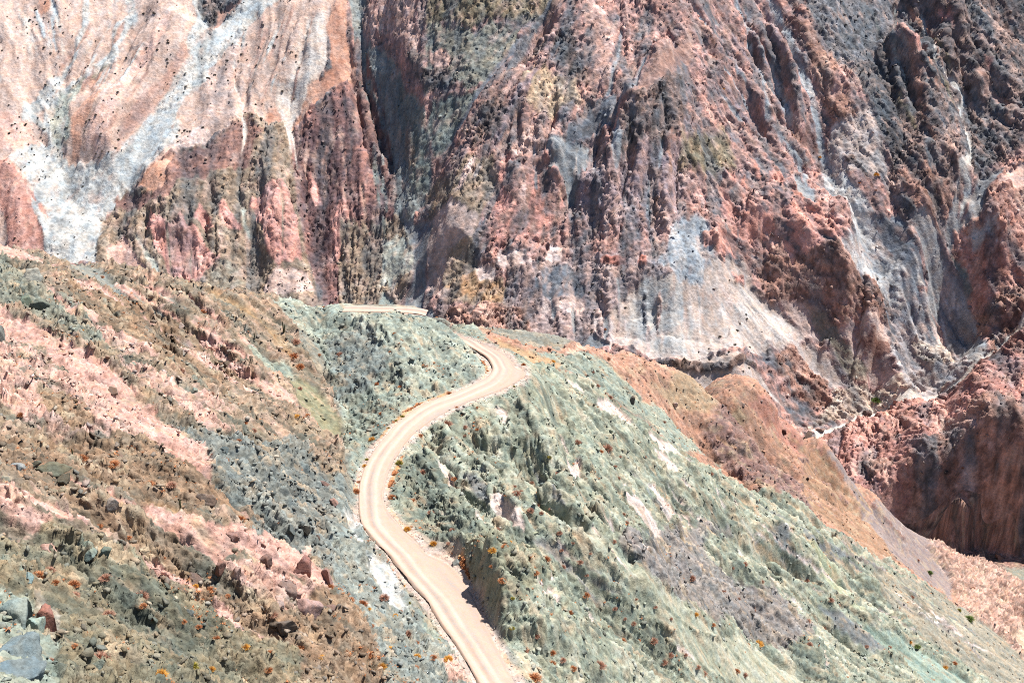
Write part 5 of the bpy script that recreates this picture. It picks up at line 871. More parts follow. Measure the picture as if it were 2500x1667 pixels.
(0,52,0.3,0.53,0,[(-1.3,233.4),(5.3,250.5),(11.5,220.4),(18.5,220.2),(27.3,221.8),(34.3,228.7),(34,226.2),(46.4,244),(63.4,274.2),(77.9,278.2),(72.6,257),(57.9,238.8),(44.9,227.6),(33.3,217.2),(33.4,219.4),(22.6,215.8),(14,212.2),(7.3,213.8),(0.6,218.5),(-2.7,229.4)]),
(0,67,0.72,1.26,0,[(31.8,270.3),(48.9,305.5),(58.3,318.7),(62,316.2),(71.7,304.9),(80.6,305.6),(74.8,287.9),(58,272.1),(43.7,243.8),(33.5,229.2),(26.6,222.1),(20.1,221.6)]),
(0,21,1,1.4,0,[(47.7,295.2),(58,316.2),(66.4,322.2),(72.5,319.8),(64.6,298.2),(55.9,295.7),(48.2,285.1)]),
(0,17,0.75,1.13,0,[(68.6,285.8),(76.3,295.9),(81.6,300.5),(84.3,285.2),(84,268.2),(72.8,254.1),(70.4,275.1)]),
(0,94,0.44,0.77,0,[(72.1,333.4),(77.9,337.4),(79.5,334.2),(84.4,334.5),(79.5,332.9),(73.6,330.6)]),
(0,94,0.77,1.1,0,[(86.6,325.3),(93.4,327.9),(101.7,329.4),(108.3,327.3),(103.2,324.6),(93.8,323.2)]),
(0,48,0.81,1.15,0,[(86.4,347.9),(96.3,358.4),(99.9,351.2),(103.4,333.9),(97.8,333.5),(88.9,337)]),
(0,101,0.46,0.8,0,[(99,330.4),(104.6,332.5),(121.7,341.2),(137.4,344.2),(145.3,340.5),(125.3,320.7),(113.6,329.4),(104.1,329.6)]),
(0,18,0.82,1.36,0,[(115.3,375.8),(143.3,405),(220.1,545.7),(187.9,411.7),(178,368.1),(159.9,349.9),(144.7,350.8),(124.4,351.6),(114.9,363.6)]),
(1,97,0.58,0.81,0.69,[(57.4,332.8),(67.9,340),(77.2,338.1),(96.3,359.1),(110.3,365)]),
(1,100,0.71,1.13,0.99,[(97.6,370.6),(103,368.6),(122.7,392),(139.1,400.5),(220.1,545.7)]),
(1,45,0.49,0.61,0.49,[(101.9,361.8),(110.5,365.8)]),
(1,45,0.49,0.61,0.49,[(96.1,367.8),(101.6,366.3)]),
(0,51,0.17,0.5,0,[(11.2,262.4),(14.6,266.4),(15.3,262),(12,250.7)]),
(0,51,0.14,0.42,0,[(-4,226.2),(-1.2,216.1),(2.2,210.9),(2.2,209.7),(-0.9,210.6),(-3.3,215.3)]),
(0,51,0.14,0.41,0,[(4.6,213.2),(7.8,212.2),(5.9,211.9)]),
(0,51,0.13,0.4,0,[(-6.4,207.8),(-2.2,206.1),(-5.5,205.5)]),
(0,51,0.14,0.42,0,[(-15.1,217.6),(-11,209.9),(-13.9,214.8)]),
(0,51,0.15,0.45,0,[(-15.7,238.3),(-11.7,231.7),(-8.4,225.4),(-12,226.7)]),
(0,51,0.15,0.45,0,[(-9.6,235.2),(-6,228.3),(-7.7,230.2)]),
(0,51,0.18,0.53,0,[(25.9,274.5),(29.9,279.2),(34.9,274.2),(30.5,270),(26.2,272.9)]),
(0,51,0.19,0.57,0,[(32.8,289.5),(37.1,296.6),(42.7,301),(41.6,291.3),(37.5,286),(34.6,287)]),
(0,51,0.2,0.6,0,[(35,308.5),(38.4,312),(42.5,311.4),(41.9,308.7),(38,306.7)]),
(0,51,0.12,0.36,0,[(3.8,182.9),(5.9,192),(7.7,190.3),(7.6,189),(5.2,183)]),
(0,51,0.13,0.39,0,[(6,196.5),(8.4,206.6),(8.7,205.7),(6.5,193.9)]),
(0,51,0.13,0.4,0,[(12.2,205.8),(14.5,206),(14.1,199.6)]),
(0,51,0.2,0.6,0,[(20.3,304.6),(25.9,311.7),(31.7,311.1),(27,305.3),(21.6,302.5)]),
(0,51,0.21,0.62,0,[(34.6,313.4),(41.4,321.7),(47.8,323.3),(38.4,311.9)]),
(0,51,0.17,0.51,0,[(-2.4,263.6),(-0.8,264.7),(-1.7,258.3)]),
(0,51,0.18,0.53,0,[(9.9,272.9),(11.2,272.1),(12.4,269.3)]),
(1,51,0.21,0.53,0.53,[(52.7,323.9),(57.2,321.8)]),
(1,51,0.2,0.49,0.68,[(42.5,300.9),(44.8,300.5),(46.3,296.8)]),
(1,51,0.22,0.54,0.43,[(57.8,326.5),(64.4,332.2)]),
(1,51,0.22,0.54,0.65,[(63.2,323.6),(69.6,328.1),(76.6,331.4),(81.5,332.2)]),
(1,51,0.22,0.55,0.44,[(81.5,332.2),(85.4,329.3),(93.1,330.9)]),
(1,51,0.18,0.46,0.55,[(41.7,277.9),(46.9,280.7)]),
(1,51,0.2,0.51,0.51,[(49.4,310.4),(53.6,313.6)]),
(1,51,0.22,0.56,0.45,[(77,337.2),(81.7,337.4)]),
(1,51,0.2,0.5,0.4,[(43,308),(47.6,309.6)]),
(1,51,0.14,0.36,0.36,[(31.5,216.8),(35,219)]),
(1,51,0.2,0.49,0.39,[(81.1,296.2),(80.7,287.1)]),
(0,41,0.28,0.42,0,[(-15.6,304),(-12.1,333.1),(-5.2,311.1),(0.8,309.4),(5,310.9),(11.8,316.7),(14.3,323.1),(21.7,359),(28.5,366.1),(46.4,407),(60.7,411.8),(81.7,434.2),(91.5,444.5),(122,514.4),(140.7,558.1),(184.7,630.5),(218.2,651),(233,614.9),(269.6,606.9),(280.2,576.1),(296.9,560.7),(309.5,539.1),(282.7,549.5),(241.9,530.7),(163.8,421.5),(131,401.8),(99.6,375),(74.8,361.6),(46.2,326.8),(26.9,313.6),(13.4,305.3),(5.8,298.7),(0.5,302.7),(-2.4,293),(-6.8,299.8)]),
(0,31,0.51,1.03,0,[(-15.2,303.7),(-12.1,333),(-7.7,309.2),(-5.1,300.4),(0.8,291.2),(3.9,296.7),(4.4,305.8),(11.8,314.1),(24.6,339.2),(30.8,339.1),(36.9,337.6),(54.4,370.6),(63.7,370.5),(46.3,326.9),(26.8,314),(13.4,306.2),(4.3,296.5),(-0.9,293.3),(-6.1,298.6),(-11.4,302.8)]),
(0,43,0.49,0.78,0,[(-4.8,307.4),(0.8,304.7),(4,305.3),(11.6,307.7),(10.8,303.1),(2.5,296.2),(-2.6,295.9)]),
(1,56,0.2,0.3,0.4,[(-5.9,308.6),(0.9,306.6),(4.1,306.9)]),
(1,56,0.58,0.7,0.7,[(13,315.7),(16.7,324.5),(21.8,360.2),(28.5,365.5),(40.5,394.3),(53.6,389.7)]),
(1,51,0.29,0.49,0.49,[(6.8,300.9),(11.8,300.7),(16.9,303)]),
(0,98,1.05,1.31,0,[(49.5,385.9),(62.5,411),(78.7,430.2),(84,428.9),(78.3,424.4),(60.9,381.2),(51.2,376.9),(40.2,361.8)]),
(0,63,0.77,1.55,0,[(58.7,376.1),(61.9,380.9),(81.1,425.5),(87.1,423.8),(94.7,422.9),(103.8,414.8),(92.7,371.8),(79.1,362.5),(70.8,364.1),(62.6,371.7)]),
(0,72,0.63,1.27,0,[(81.7,433.3),(91.2,442.7),(115,515.3),(122.1,513.8),(133.4,528.1),(134.1,522.4),(103.5,436.9),(91.4,433.1)]),
(0,36,0.91,1.51,0,[(127.6,523.9),(137,524.3),(144,522.2),(151,510.8),(138.3,436.5),(135.7,411.9),(120.1,392.4),(109.5,392.9),(95.9,380.7),(101.8,423.7)]),
(0,68,0.71,1.23,0,[(136.4,525.5),(157.2,553.4),(205.3,634.2),(233.8,661.6),(233.3,614.6),(164.5,426.4),(146.2,413.8),(135.2,412.3),(135.6,437.6),(151.1,515.2),(144.2,524.4)]),
(0,58,0.39,1.17,0,[(222.3,586.2),(224.1,601),(236.9,620.6),(277,702.2),(287.7,694.1),(279.4,630.3),(285.8,597.8),(208.6,422.3),(186,407.4),(186.2,430.1),(170,421.4),(218,561.6)]),
(0,9,0.89,1.42,0,[(230.8,537),(256.5,570.2),(275.8,570.1),(208.6,422.3),(184.5,403.7)]),
(1,90,0.41,0.62,0.41,[(211.1,641.2),(195.3,593.6),(194.7,584)]),
(1,47,0.29,0.51,0.37,[(-27.8,233.6),(-29,225),(-29.1,220.1)]),
(1,47,0.29,0.51,0.29,[(-20.9,236.5),(-22.5,227.1),(-23.2,221.2),(-22.9,218.8)]),
(1,47,0.26,0.46,0.2,[(-22.1,214),(-18.5,205.8),(-15.9,200.7),(-12.9,196.3)]),
(1,47,0.24,0.42,0.42,[(-8.4,195.2),(-7.4,189.5),(-5.7,182.7),(-3.7,175.3)]),
(1,47,0.22,0.38,0.32,[(-3.7,175.3),(-1.7,167.3),(0.3,159.8)]),
(1,47,0.37,0.64,0.64,[(-8.3,289.7),(-5.7,285.5),(-5.4,279.3)]),
(1,47,0.34,0.59,0.42,[(-5.7,278.5),(-7.3,274.8),(-10.4,271.2),(-13.4,268.1),(-16.7,264.7),(-19.6,261.2),(-23.3,253.1),(-25.7,245.8),(-27.4,238.9)]),
(1,47,0.25,0.43,0.19,[(-22.4,200.6),(-18.6,190.6),(-16.4,183.3)]),
(1,82,0.67,1.67,1.49,[(184.4,1029.9),(194,1023.7),(200.7,1007.7),(209.1,996.2)]),
(1,0,0.67,1.67,0.6,[(131,1032.9),(135.2,1027.9),(141.8,1023.7),(145.3,1013.5)]),
(1,82,0.66,1.65,0.72,[(136.6,1017.6),(146.4,1010.6),(153.7,1004.3),(165.4,1008.1)]),
(1,0,0.64,1.61,1.17,[(145.5,991.4),(149.8,987.9),(157.8,986),(165.2,983.9)]),
(1,64,0.68,1.71,1.1,[(172.1,1066.3),(179.4,1049),(188.1,1033.4),(198.4,1028.5)]),
(1,92,0.69,1.72,0.98,[(194.3,1076.5),(196.9,1050.5),(201,1039.3),(205.5,1030)]),
(1,92,0.68,1.7,1.72,[(189.4,1046),(193.7,1038),(199.7,1033.3),(201.8,1024.3)]),
(1,0,0.67,1.67,1.31,[(153.7,1034.3),(160,1028.7),(164.9,1014.6),(173.4,1010.8)]),
(1,64,0.7,1.74,1.56,[(191.2,1083.2),(196.8,1075.7),(197.5,1051.1),(200.9,1040.5)]),
(1,64,0.65,1.62,1.15,[(147.4,998.1),(157.6,993.8),(164,987.9),(174.2,981.4)]),
(1,92,0.67,1.69,1.33,[(143.1,1034.7),(150.4,1037),(154.1,1033.5),(160.5,1029.3)]),
(1,92,0.68,1.71,0.88,[(178.8,1062.5),(183.4,1043.7),(186.6,1034),(193,1028.9)]),
(1,82,0.66,1.66,0.97,[(185,1023.7),(190.3,1016.8),(193.2,1006.8),(199.5,993.9)]),
(1,64,0.65,1.63,0.74,[(164.7,1004.1),(170.8,1002.8),(179.8,997.8),(184,979.2)]),
(1,82,0.69,1.72,1.43,[(187.1,1064.7),(193.6,1051.2),(199.5,1038.7),(205.8,1025.5)]),
(1,0,0.67,1.67,1.32,[(144.5,1028.4),(154.2,1033.2),(158.6,1025.6),(165.5,1014)]),
(1,64,0.68,1.69,1.41,[(161.5,1041.7),(164.7,1037.2),(170.3,1033.1),(176.3,1028.2)]),
(1,64,0.67,1.67,1.71,[(187.6,1029.1),(194.3,1025.7),(197.3,1013.6),(202,1005.5)]),
(1,64,0.67,1.67,1.54,[(142.5,1032.1),(151.7,1032.8),(161.4,1027.7),(167.4,1011.8)]),
(1,0,0.67,1.67,1.6,[(187.9,1027.6),(194.1,1023.8),(199.1,1010.9),(205.2,1002.6)]),
(1,82,0.66,1.65,0.9,[(197.4,1025.6),(202.9,1005.3),(209.9,992.5),(215.6,982.6)]),
(1,64,0.65,1.62,1.28,[(142.2,998.7),(149.4,995.6),(158.1,992.5),(164.9,989.2)]),
(1,0,0.67,1.68,1.48,[(191.4,1038.4),(195.6,1030.3),(200.4,1021.7),(204.5,1003.3)]),
(1,0,0.66,1.64,1.13,[(151.2,1002.6),(164.4,1007.2),(172.7,1003.7),(183.2,993.4)]),
(1,64,0.67,1.69,0.59,[(167.9,1041.4),(174.1,1035.8),(177,1027),(180.2,1016.9)]),
(1,64,0.67,1.68,0.7,[(152.3,1040),(156.4,1033.8),(164.1,1029.9),(167.9,1014.7)]),
(1,39,0.73,1.82,1.23,[(328.1,1109.4),(328,1081),(330.2,1063.4),(334.4,1057.9)]),
(1,27,0.71,1.77,1.09,[(288.9,1068.5),(290.6,1060.5),(292.2,1053.9),(292.8,1043.9)]),
(1,92,0.69,1.71,1.19,[(310.8,1026.1),(313.1,1017.6),(318.5,1011.3),(322,1003.3)]),
(1,39,0.71,1.76,1.23,[(321.1,1050.1),(327.3,1047.7),(329,1041.4),(332.5,1034.5)]),
(1,70,0.72,1.79,0.93,[(317.9,1111.6),(313.7,1070.2),(312,1042.1),(316,1030.6)]),
(1,27,0.73,1.82,0.95,[(280.1,1104.8),(283,1097.4),(286.6,1091.7),(283.5,1066.4)]),
(1,27,0.72,1.79,0.65,[(302.3,1121.1),(293.9,1066.4),(298.5,1054.8),(302.9,1044.6)]),
(1,92,0.71,1.79,0.67,[(291.7,1102.6),(288.5,1065.5),(293.2,1056.4),(294.5,1047)]),
(1,70,0.7,1.75,1.34,[(296.3,1058.9),(302.2,1048.4),(305.4,1034.5),(307.1,1023.5)]),
(1,92,0.71,1.77,1.73,[(349.3,1054.4),(355.3,1047.3),(359.8,1036.5),(359.1,1015.6)]),
(1,70,0.7,1.75,1.73,[(321.4,1047.5),(321.6,1039.7),(326.3,1034.9),(328.4,1025.2)]),
(1,27,0.7,1.76,0.7,[(289.9,1062.4),(293.5,1055.5),(296,1047.3),(294.7,1029.1)]),
(1,70,0.69,1.72,1.44,[(302.8,1036.9),(306.3,1024),(307.5,1013.3),(310.7,998.9)]),
(1,39,0.69,1.72,1.45,[(289,1033.7),(291.5,1025.3),(296.1,1019.7),(299.5,1013.6)]),
(1,70,0.74,1.85,1.61,[(316.3,1120.6),(320.6,1114.7),(320.6,1106.4),(313.7,1071.9)]),
(1,70,0.7,1.75,1.21,[(300.8,1051.4),(302.9,1046.5),(305,1038.3),(304.8,1032)]),
(1,92,0.74,1.84,0.98,[(355,1093.9),(357.7,1086.7),(357.8,1078.6),(360.7,1072.9)]),
(1,70,0.73,1.82,0.87,[(326.6,1115.4),(329.7,1101.7),(322.9,1061.6),(325.9,1052.6)]),
(1,92,0.72,1.81,1.12,[(344.5,1075),(346.6,1066.2),(347.1,1060.3),(348.2,1055.8)]),
(1,70,0.7,1.74,1.44,[(327,1038.4),(329.3,1032.5),(330,1021.4),(331.3,1014.2)]),
(1,53,0.63,1.58,1.35,[(21.6,1012.2),(13.4,998.4),(5.9,964.9),(-4.6,951.1)]),
(1,53,0.59,1.48,1.23,[(-16,934),(-21.6,922.4),(-29.2,910.4),(-35,899.7)]),
(1,92,0.59,1.48,0.51,[(-8.8,932.6),(-14.4,923.4),(-20.1,915.2),(-24.9,906)]),
(1,53,0.63,1.58,1.41,[(16.9,1005.7),(12.5,996.4),(6.6,967.5),(-0.7,956.4)]),
(1,64,0.61,1.53,1.34,[(14.1,964),(6.2,950.9),(-1.3,941.4),(-8.7,931.6)]),
(1,92,0.61,1.52,0.82,[(5.5,953.5),(2.7,946.2),(-0.3,940.1),(-3.7,933.9)]),
(1,53,0.62,1.55,0.78,[(21.7,972.8),(15.2,964),(11.1,954.7),(9,947.8)]),
(1,64,0.6,1.5,1.35,[(2.3,939.8),(-3.6,932.2),(-10.3,923.6),(-16,916.8)]),
(1,80,0.6,1.5,0.65,[(5.1,942.7),(0,936),(-6.6,926.2),(-8.4,918.6)]),
(1,64,0.64,1.61,0.69,[(24.9,1015.6),(18.8,1006.8),(10.3,994.2),(2.9,966.6)]),
(1,64,0.6,1.5,0.57,[(-17.8,942.8),(-25.7,934),(-31.6,920.4),(-38.6,910.8)]),
(1,64,0.6,1.5,0.77,[(-0.4,943.4),(-7,933.1),(-12.2,923.2),(-21.1,914.3)]),
(1,92,0.64,1.6,1.46,[(22.5,1017.7),(11.4,1000.7),(2.2,983.6),(-7.3,959.2)]),
(1,64,0.62,1.56,1.04,[(32.5,994.8),(22.6,976),(12.5,957.8),(5.9,944.1)]),
(1,64,0.61,1.51,1.35,[(4.9,951.6),(0.1,942.6),(-4.2,934.7),(-7.5,925.8)]),
(1,80,0.61,1.51,0.61,[(16.8,948.9),(12.7,941.1),(10.2,933.1),(5.1,928.2)]),
(1,0,0.59,1.48,0.52,[(15.5,921),(15,918.5),(14.8,915),(13.8,912.2)]),
(1,92,0.59,1.47,1.32,[(28.1,917.5),(26.7,915.4),(26,913),(25.1,909.7)]),
(1,92,0.58,1.45,1.12,[(75.9,906.8),(75.2,902.7),(75.5,897.3),(75,888.2)]),
(1,82,0.58,1.46,0.73,[(33.8,907.5),(32.3,904.3),(30.7,900.6),(29.4,897.1)]),
(1,82,0.58,1.44,1.34,[(11.6,903.3),(9.9,897.6),(8.2,892.5),(6.8,888)]),
(1,0,0.59,1.48,1.16,[(73.1,919.7),(72.1,913.7),(71.1,910.4),(69.2,906.9)]),
(1,92,0.59,1.46,0.78,[(15.9,912.3),(16.1,909.6),(15.6,906.2),(16.3,903.4)]),
(1,53,0.6,1.5,1.41,[(56.2,937.9),(54.7,933.8),(52.6,924.4),(52.1,912.8)]),
(1,0,0.59,1.48,0.93,[(72.4,929.9),(71,918.5),(68.9,911.7),(69.7,907.3)]),
(1,0,0.6,1.5,0.83,[(103.4,930.7),(102.1,925.4),(100.4,919.6),(100,914.8)]),
(1,0,0.58,1.46,1.24,[(93,911),(93.4,903.6),(91.2,896.3),(90.4,889.5)]),
(1,82,0.61,1.52,0.95,[(61.8,943),(60.3,940.1),(60.4,935.9),(61.1,931.8)]),
(1,0,0.59,1.47,1.24,[(57.5,924.9),(55.7,912.3),(55.5,904.7),(54,901.4)]),
(1,53,0.58,1.44,1.37,[(7.4,902.1),(6.9,897.5),(6.4,893.1),(6,889.4)]),
(1,92,0.58,1.45,1.1,[(93.1,905.4),(92.8,898.5),(92.1,891.7),(92.2,885)]),
(1,53,0.6,1.49,0.77,[(63.9,928.6),(62.3,924.8),(61.4,920.3),(60.8,911.1)]),
(1,82,0.6,1.5,1.14,[(109.3,936.6),(107.1,929.7),(107.2,924.1),(106.7,915.5)]),
(1,53,0.59,1.47,0.84,[(96.6,913.8),(94.9,907.2),(94.2,901),(94.7,895)]),
(1,53,0.59,1.46,0.77,[(6.3,915.2),(6.3,907.6),(6.9,903.7),(7.6,901.6)]),
(1,82,0.58,1.46,1.21,[(96.3,907.3),(97,900.6),(95.5,894.4),(93.4,887)]),
(1,22,0.63,1.57,1.25,[(-101,983.2),(-98.4,973),(-96.5,959.7),(-92.6,947.8)]),
(1,62,0.63,1.59,0.56,[(-90.7,1002.8),(-87.4,988),(-83.9,974.7),(-78.1,953.2)]),
(1,62,0.66,1.64,0.68,[(-98.5,1029.1),(-96.9,1019.8),(-94.7,1010.4),(-91.1,998.5)]),
(1,27,0.64,1.6,0.78,[(-98.4,1010.6),(-93.2,997.6),(-91,984.6),(-85.3,954.3)]),
(1,27,0.63,1.59,0.48,[(-93,1009.4),(-89.6,993.3),(-83.6,971.3),(-76.8,945.6)]),
(1,62,0.67,1.67,1.32,[(-108.7,1049.4),(-105.9,1038.4),(-101.3,1026.8),(-97.7,1016)]),
(1,27,0.63,1.57,1.24,[(-92.7,1005.4),(-85.4,982.9),(-79.4,956.4),(-72.6,937)]),
(1,22,0.66,1.66,0.96,[(-115,1037.2),(-110.1,1029.6),(-104.6,1020.3),(-99.8,1006.7)]),
(1,22,0.62,1.54,0.53,[(-101.7,981.7),(-96.9,956.8),(-93.3,936.6),(-88.4,921.1)]),
(1,62,0.64,1.6,0.85,[(-93.4,1005.5),(-92.2,996.4),(-89.1,984.7),(-86.2,969.3)]),
(1,27,0.65,1.62,0.99,[(-108.9,1026.9),(-102.7,1011.1),(-97.4,994.1),(-92.6,968.4)]),
(1,62,0.66,1.65,0.92,[(-116.1,1032.3),(-111.6,1020.7),(-110,1009.1),(-107.3,996.8)]),
(1,27,0.62,1.56,0.81,[(-101.8,991.8),(-97.5,973.5),(-91.9,950.7),(-88.3,932.6)]),
(1,62,0.67,1.66,0.51,[(-120.9,1041.9),(-117.5,1032.4),(-113.2,1020.9),(-110.8,1005.8)]),
(1,81,0.68,1.71,0.93,[(-301.2,1032),(-303.3,1021.6),(-305.9,1009.6),(-310.1,999.4)]),
(1,81,0.68,1.7,0.96,[(-267.2,1033.3),(-272,1022.9),(-277.6,1011.1),(-282.1,998.2)]),
(1,80,0.69,1.72,1.03,[(-310.9,1034.1),(-313.6,1025.9),(-317.7,1016.4),(-319.4,1004.4)]),
(1,6,0.71,1.76,0.89,[(-313.8,1054.6),(-316.1,1049.5),(-318.6,1043.5),(-320.6,1038.8)]),
(1,81,0.7,1.76,1.03,[(-325.9,1046.3),(-327.7,1043.1),(-330.1,1040.1),(-331.4,1036.8)]),
(1,81,0.7,1.76,0.41,[(-282.6,1065.7),(-284.6,1059.7),(-285.1,1048),(-290,1043.6)]),
(1,80,0.7,1.76,0.55,[(-321.8,1046.4),(-324.8,1042.3),(-327.6,1038),(-329.2,1033.8)]),
(1,6,0.71,1.77,0.54,[(-320.6,1053.5),(-321.8,1048.6),(-324,1044.6),(-326.3,1040.3)]),
(1,81,0.69,1.73,0.51,[(-296.1,1041),(-298.5,1034.6),(-300.2,1027.7),(-303.6,1020.3)]),
(1,80,0.7,1.74,0.74,[(-273.8,1053.5),(-276.3,1045.7),(-281.1,1040.3),(-284.2,1033.6)]),
(1,81,0.71,1.77,1.06,[(-293.9,1066.9),(-295.2,1061.4),(-297.4,1055.9),(-300.4,1050.7)]),
(1,81,0.71,1.77,0.42,[(-304.7,1063.5),(-309.4,1054.2),(-314.1,1047.7),(-316.9,1037.5)]),
(1,6,0.69,1.72,0.74,[(-299.5,1037.7),(-302.5,1029.7),(-305.2,1021.2),(-308.7,1011.7)]),
(1,81,0.7,1.76,0.9,[(-328.5,1044.7),(-329.7,1041.8),(-331.6,1038.3),(-333.5,1034.6)]),
(1,103,0.69,1.73,0.76,[(-272.4,1051.9),(-277.3,1041.5),(-283.2,1032.2),(-287,1018.1)]),
(1,80,0.67,1.68,0.34,[(-276.9,1023.1),(-281.3,1008.6),(-285.8,994.5),(-289.8,983.1)]),
(1,81,0.7,1.75,0.78,[(-329.4,1043),(-331.2,1038.7),(-334.3,1033.4),(-336.3,1028.1)]),
(1,81,0.7,1.74,0.56,[(-320.2,1038.9),(-322.9,1034.1),(-324.6,1030.1),(-327.3,1025.7)]),
(1,103,0.69,1.73,0.53,[(-294.5,1049.2),(-297.3,1038),(-300.7,1026.9),(-304.5,1013.6)]),
(1,6,0.71,1.77,1.02,[(-302.8,1069.3),(-306,1060.4),(-308.4,1051.9),(-312,1044.2)]),
(1,81,0.7,1.75,0.47,[(-309.9,1048.7),(-313.9,1043.5),(-315,1035),(-317.4,1028.4)]),
(1,103,0.7,1.76,0.75,[(-319.5,1051),(-322.4,1044.5),(-325.3,1038.5),(-327.5,1032.9)]),
(1,103,0.69,1.72,0.55,[(-302.1,1032.2),(-305.2,1025.4),(-308.3,1018),(-309.9,1009.2)]),
(1,80,0.71,1.77,0.84,[(-319,1057.7),(-320.3,1052.3),(-322.9,1047.1),(-325.1,1043.2)]),
(1,81,0.71,1.77,0.48,[(-317,1062.6),(-320.3,1054.5),(-322.9,1047.2),(-327,1041.3)]),
(1,103,0.7,1.74,0.64,[(-310.4,1042.4),(-311.5,1037.4),(-312.8,1032.7),(-315.3,1027.9)]),
(1,81,0.69,1.74,0.38,[(-147.3,1077.3),(-150.9,1070.6),(-151.8,1061.6),(-153.1,1052.8)]),
(1,103,0.69,1.74,0.9,[(-175.3,1072.2),(-177,1065.2),(-179.6,1058.5),(-182.9,1051.8)]),
(1,81,0.69,1.73,0.58,[(-170.7,1078.2),(-175.5,1065.3),(-179.1,1053.9),(-183.8,1040.8)]),
(1,81,0.68,1.71,0.71,[(-188.8,1060.1),(-193.4,1047.5),(-198.3,1032.6),(-201.9,1017.2)]),
(1,81,0.69,1.74,0.5,[(-188.5,1076.9),(-192,1064.6),(-197.8,1052.7),(-202,1037.4)]),
(1,81,0.67,1.68,0.76,[(-175.4,1044.3),(-179.2,1032.3),(-183.4,1021.2),(-186,1010.4)]),
(1,83,0.7,1.74,0.47,[(-163.4,1076.7),(-165.1,1069.4),(-166.6,1061.4),(-170.3,1053.9)]),
(1,103,0.68,1.7,0.66,[(-169.3,1048.7),(-171.7,1040.2),(-173.4,1032.3),(-175,1025.8)]),
(1,81,0.69,1.74,0.71,[(-187,1069),(-188.4,1062.6),(-191.9,1056.3),(-193.2,1050.3)]),
(1,81,0.67,1.67,0.48,[(-180.5,1042.4),(-184.8,1028.5),(-188.8,1013.6),(-191,999.8)]),
(1,83,0.68,1.69,0.5,[(-185.5,1044.7),(-189,1036),(-189.9,1027.1),(-194.4,1021.1)]),
(1,103,0.68,1.7,0.74,[(-156.6,1052.8),(-158.3,1045.5),(-160.1,1034.8),(-163.7,1029.5)]),
(1,103,0.68,1.69,0.33,[(-171.9,1044.7),(-173.9,1036.9),(-177.7,1029.4),(-178.9,1022.6)]),
(1,81,0.69,1.71,0.71,[(-171.9,1058.8),(-175.1,1052.1),(-175.7,1045.2),(-176.4,1037.3)]),
(1,103,0.68,1.7,0.57,[(-183,1051.5),(-186,1042.5),(-190.1,1034.7),(-192,1027.2)]),
(1,6,0.68,1.7,0.85,[(-189.5,1051.2),(-191.6,1040.3),(-193.2,1029.8),(-196.5,1022.7)]),
(1,81,0.7,1.74,0.88,[(-165.7,1083.5),(-168.5,1072.8),(-172.3,1062.3),(-176.2,1053.3)]),
(1,83,0.69,1.73,0.32,[(-173.1,1068.4),(-174.1,1060.7),(-175.5,1054.2),(-177.4,1048.5)]),
(1,6,0.67,1.68,0.41,[(-159,1038),(-162.7,1032.1),(-165.8,1027.9),(-169,1020.1)]),
(1,6,0.7,1.75,0.88,[(-173.7,1082.2),(-176.9,1075.1),(-177.5,1067.7),(-179.9,1060.5)]),
(1,83,0.69,1.73,0.74,[(-159.7,1072),(-162.4,1061.9),(-165.4,1053.1),(-169.7,1044.6)]),
(1,81,0.68,1.69,0.75,[(-156.4,1051.8),(-158.5,1040.6),(-160.7,1030.5),(-163.8,1024.9)]),
(1,83,0.68,1.71,0.53,[(-193.4,1059.2),(-195.8,1047.7),(-200.6,1034.2),(-202.9,1021.8)]),
(1,81,0.69,1.72,0.9,[(-200.3,1059.8),(-204.6,1051.5),(-208.2,1042.1),(-211.8,1028.2)]),
(1,81,0.68,1.69,0.4,[(-163.3,1049.9),(-165,1040.8),(-166.6,1032.3),(-169.1,1026.2)]),
(1,103,0.7,1.76,0.7,[(-196.8,1087.3),(-199.5,1076.3),(-203.2,1065.2),(-205.6,1054.3)]),
(1,29,0.72,1.8,0.37,[(-354.3,1068.1),(-351.7,1062),(-348.4,1056),(-346.3,1049.9)]),
(1,83,0.72,1.79,0.55,[(-353.7,1066.6),(-350.3,1059.4),(-347.9,1052.2),(-344.5,1045.8)]),
(1,29,0.72,1.8,0.74,[(-346.5,1072.9),(-343.7,1066.5),(-340.7,1060.1),(-337.8,1053.9)]),
(1,6,0.71,1.78,0.94,[(-366.4,1053.2),(-362.1,1045.8),(-358.6,1038.7),(-355.5,1033.5)]),
(1,6,0.71,1.76,0.54,[(-345.4,1046.7),(-342.4,1041),(-340.4,1035.3),(-337.8,1029.6)]),
(1,83,0.72,1.8,0.54,[(-338.9,1072.3),(-338.1,1067.5),(-336.5,1062.7),(-335.2,1058)]),
(1,29,0.71,1.78,0.66,[(-345.3,1060.8),(-343.2,1053),(-341,1046.4),(-339.1,1040.9)]),
(1,83,0.72,1.8,0.4,[(-356.3,1070.3),(-352.6,1063.8),(-349.8,1057.3),(-347.5,1050.8)]),
(1,6,0.72,1.8,0.61,[(-369.6,1060.2),(-366,1055.2),(-363.2,1050.3),(-359.3,1045.5)]),
(1,29,0.72,1.81,0.52,[(-348,1072.8),(-345.9,1068.5),(-343.7,1064.4),(-342.9,1060.1)]),
(1,29,0.72,1.8,0.88,[(-357.5,1065.6),(-354.9,1059.2),(-351.4,1052.9),(-348.4,1046.8)]),
(1,6,0.71,1.78,0.6,[(-338.5,1057.6),(-337,1051.1),(-335.3,1045.7),(-334,1040.6)]),
(1,83,0.71,1.76,0.4,[(-351.6,1042.4),(-348.7,1038.2),(-346.9,1033.9),(-344.4,1029.4)]),
(1,83,0.71,1.77,0.52,[(-340.4,1053.6),(-339,1048.7),(-338,1044.4),(-336.6,1040.4)]),
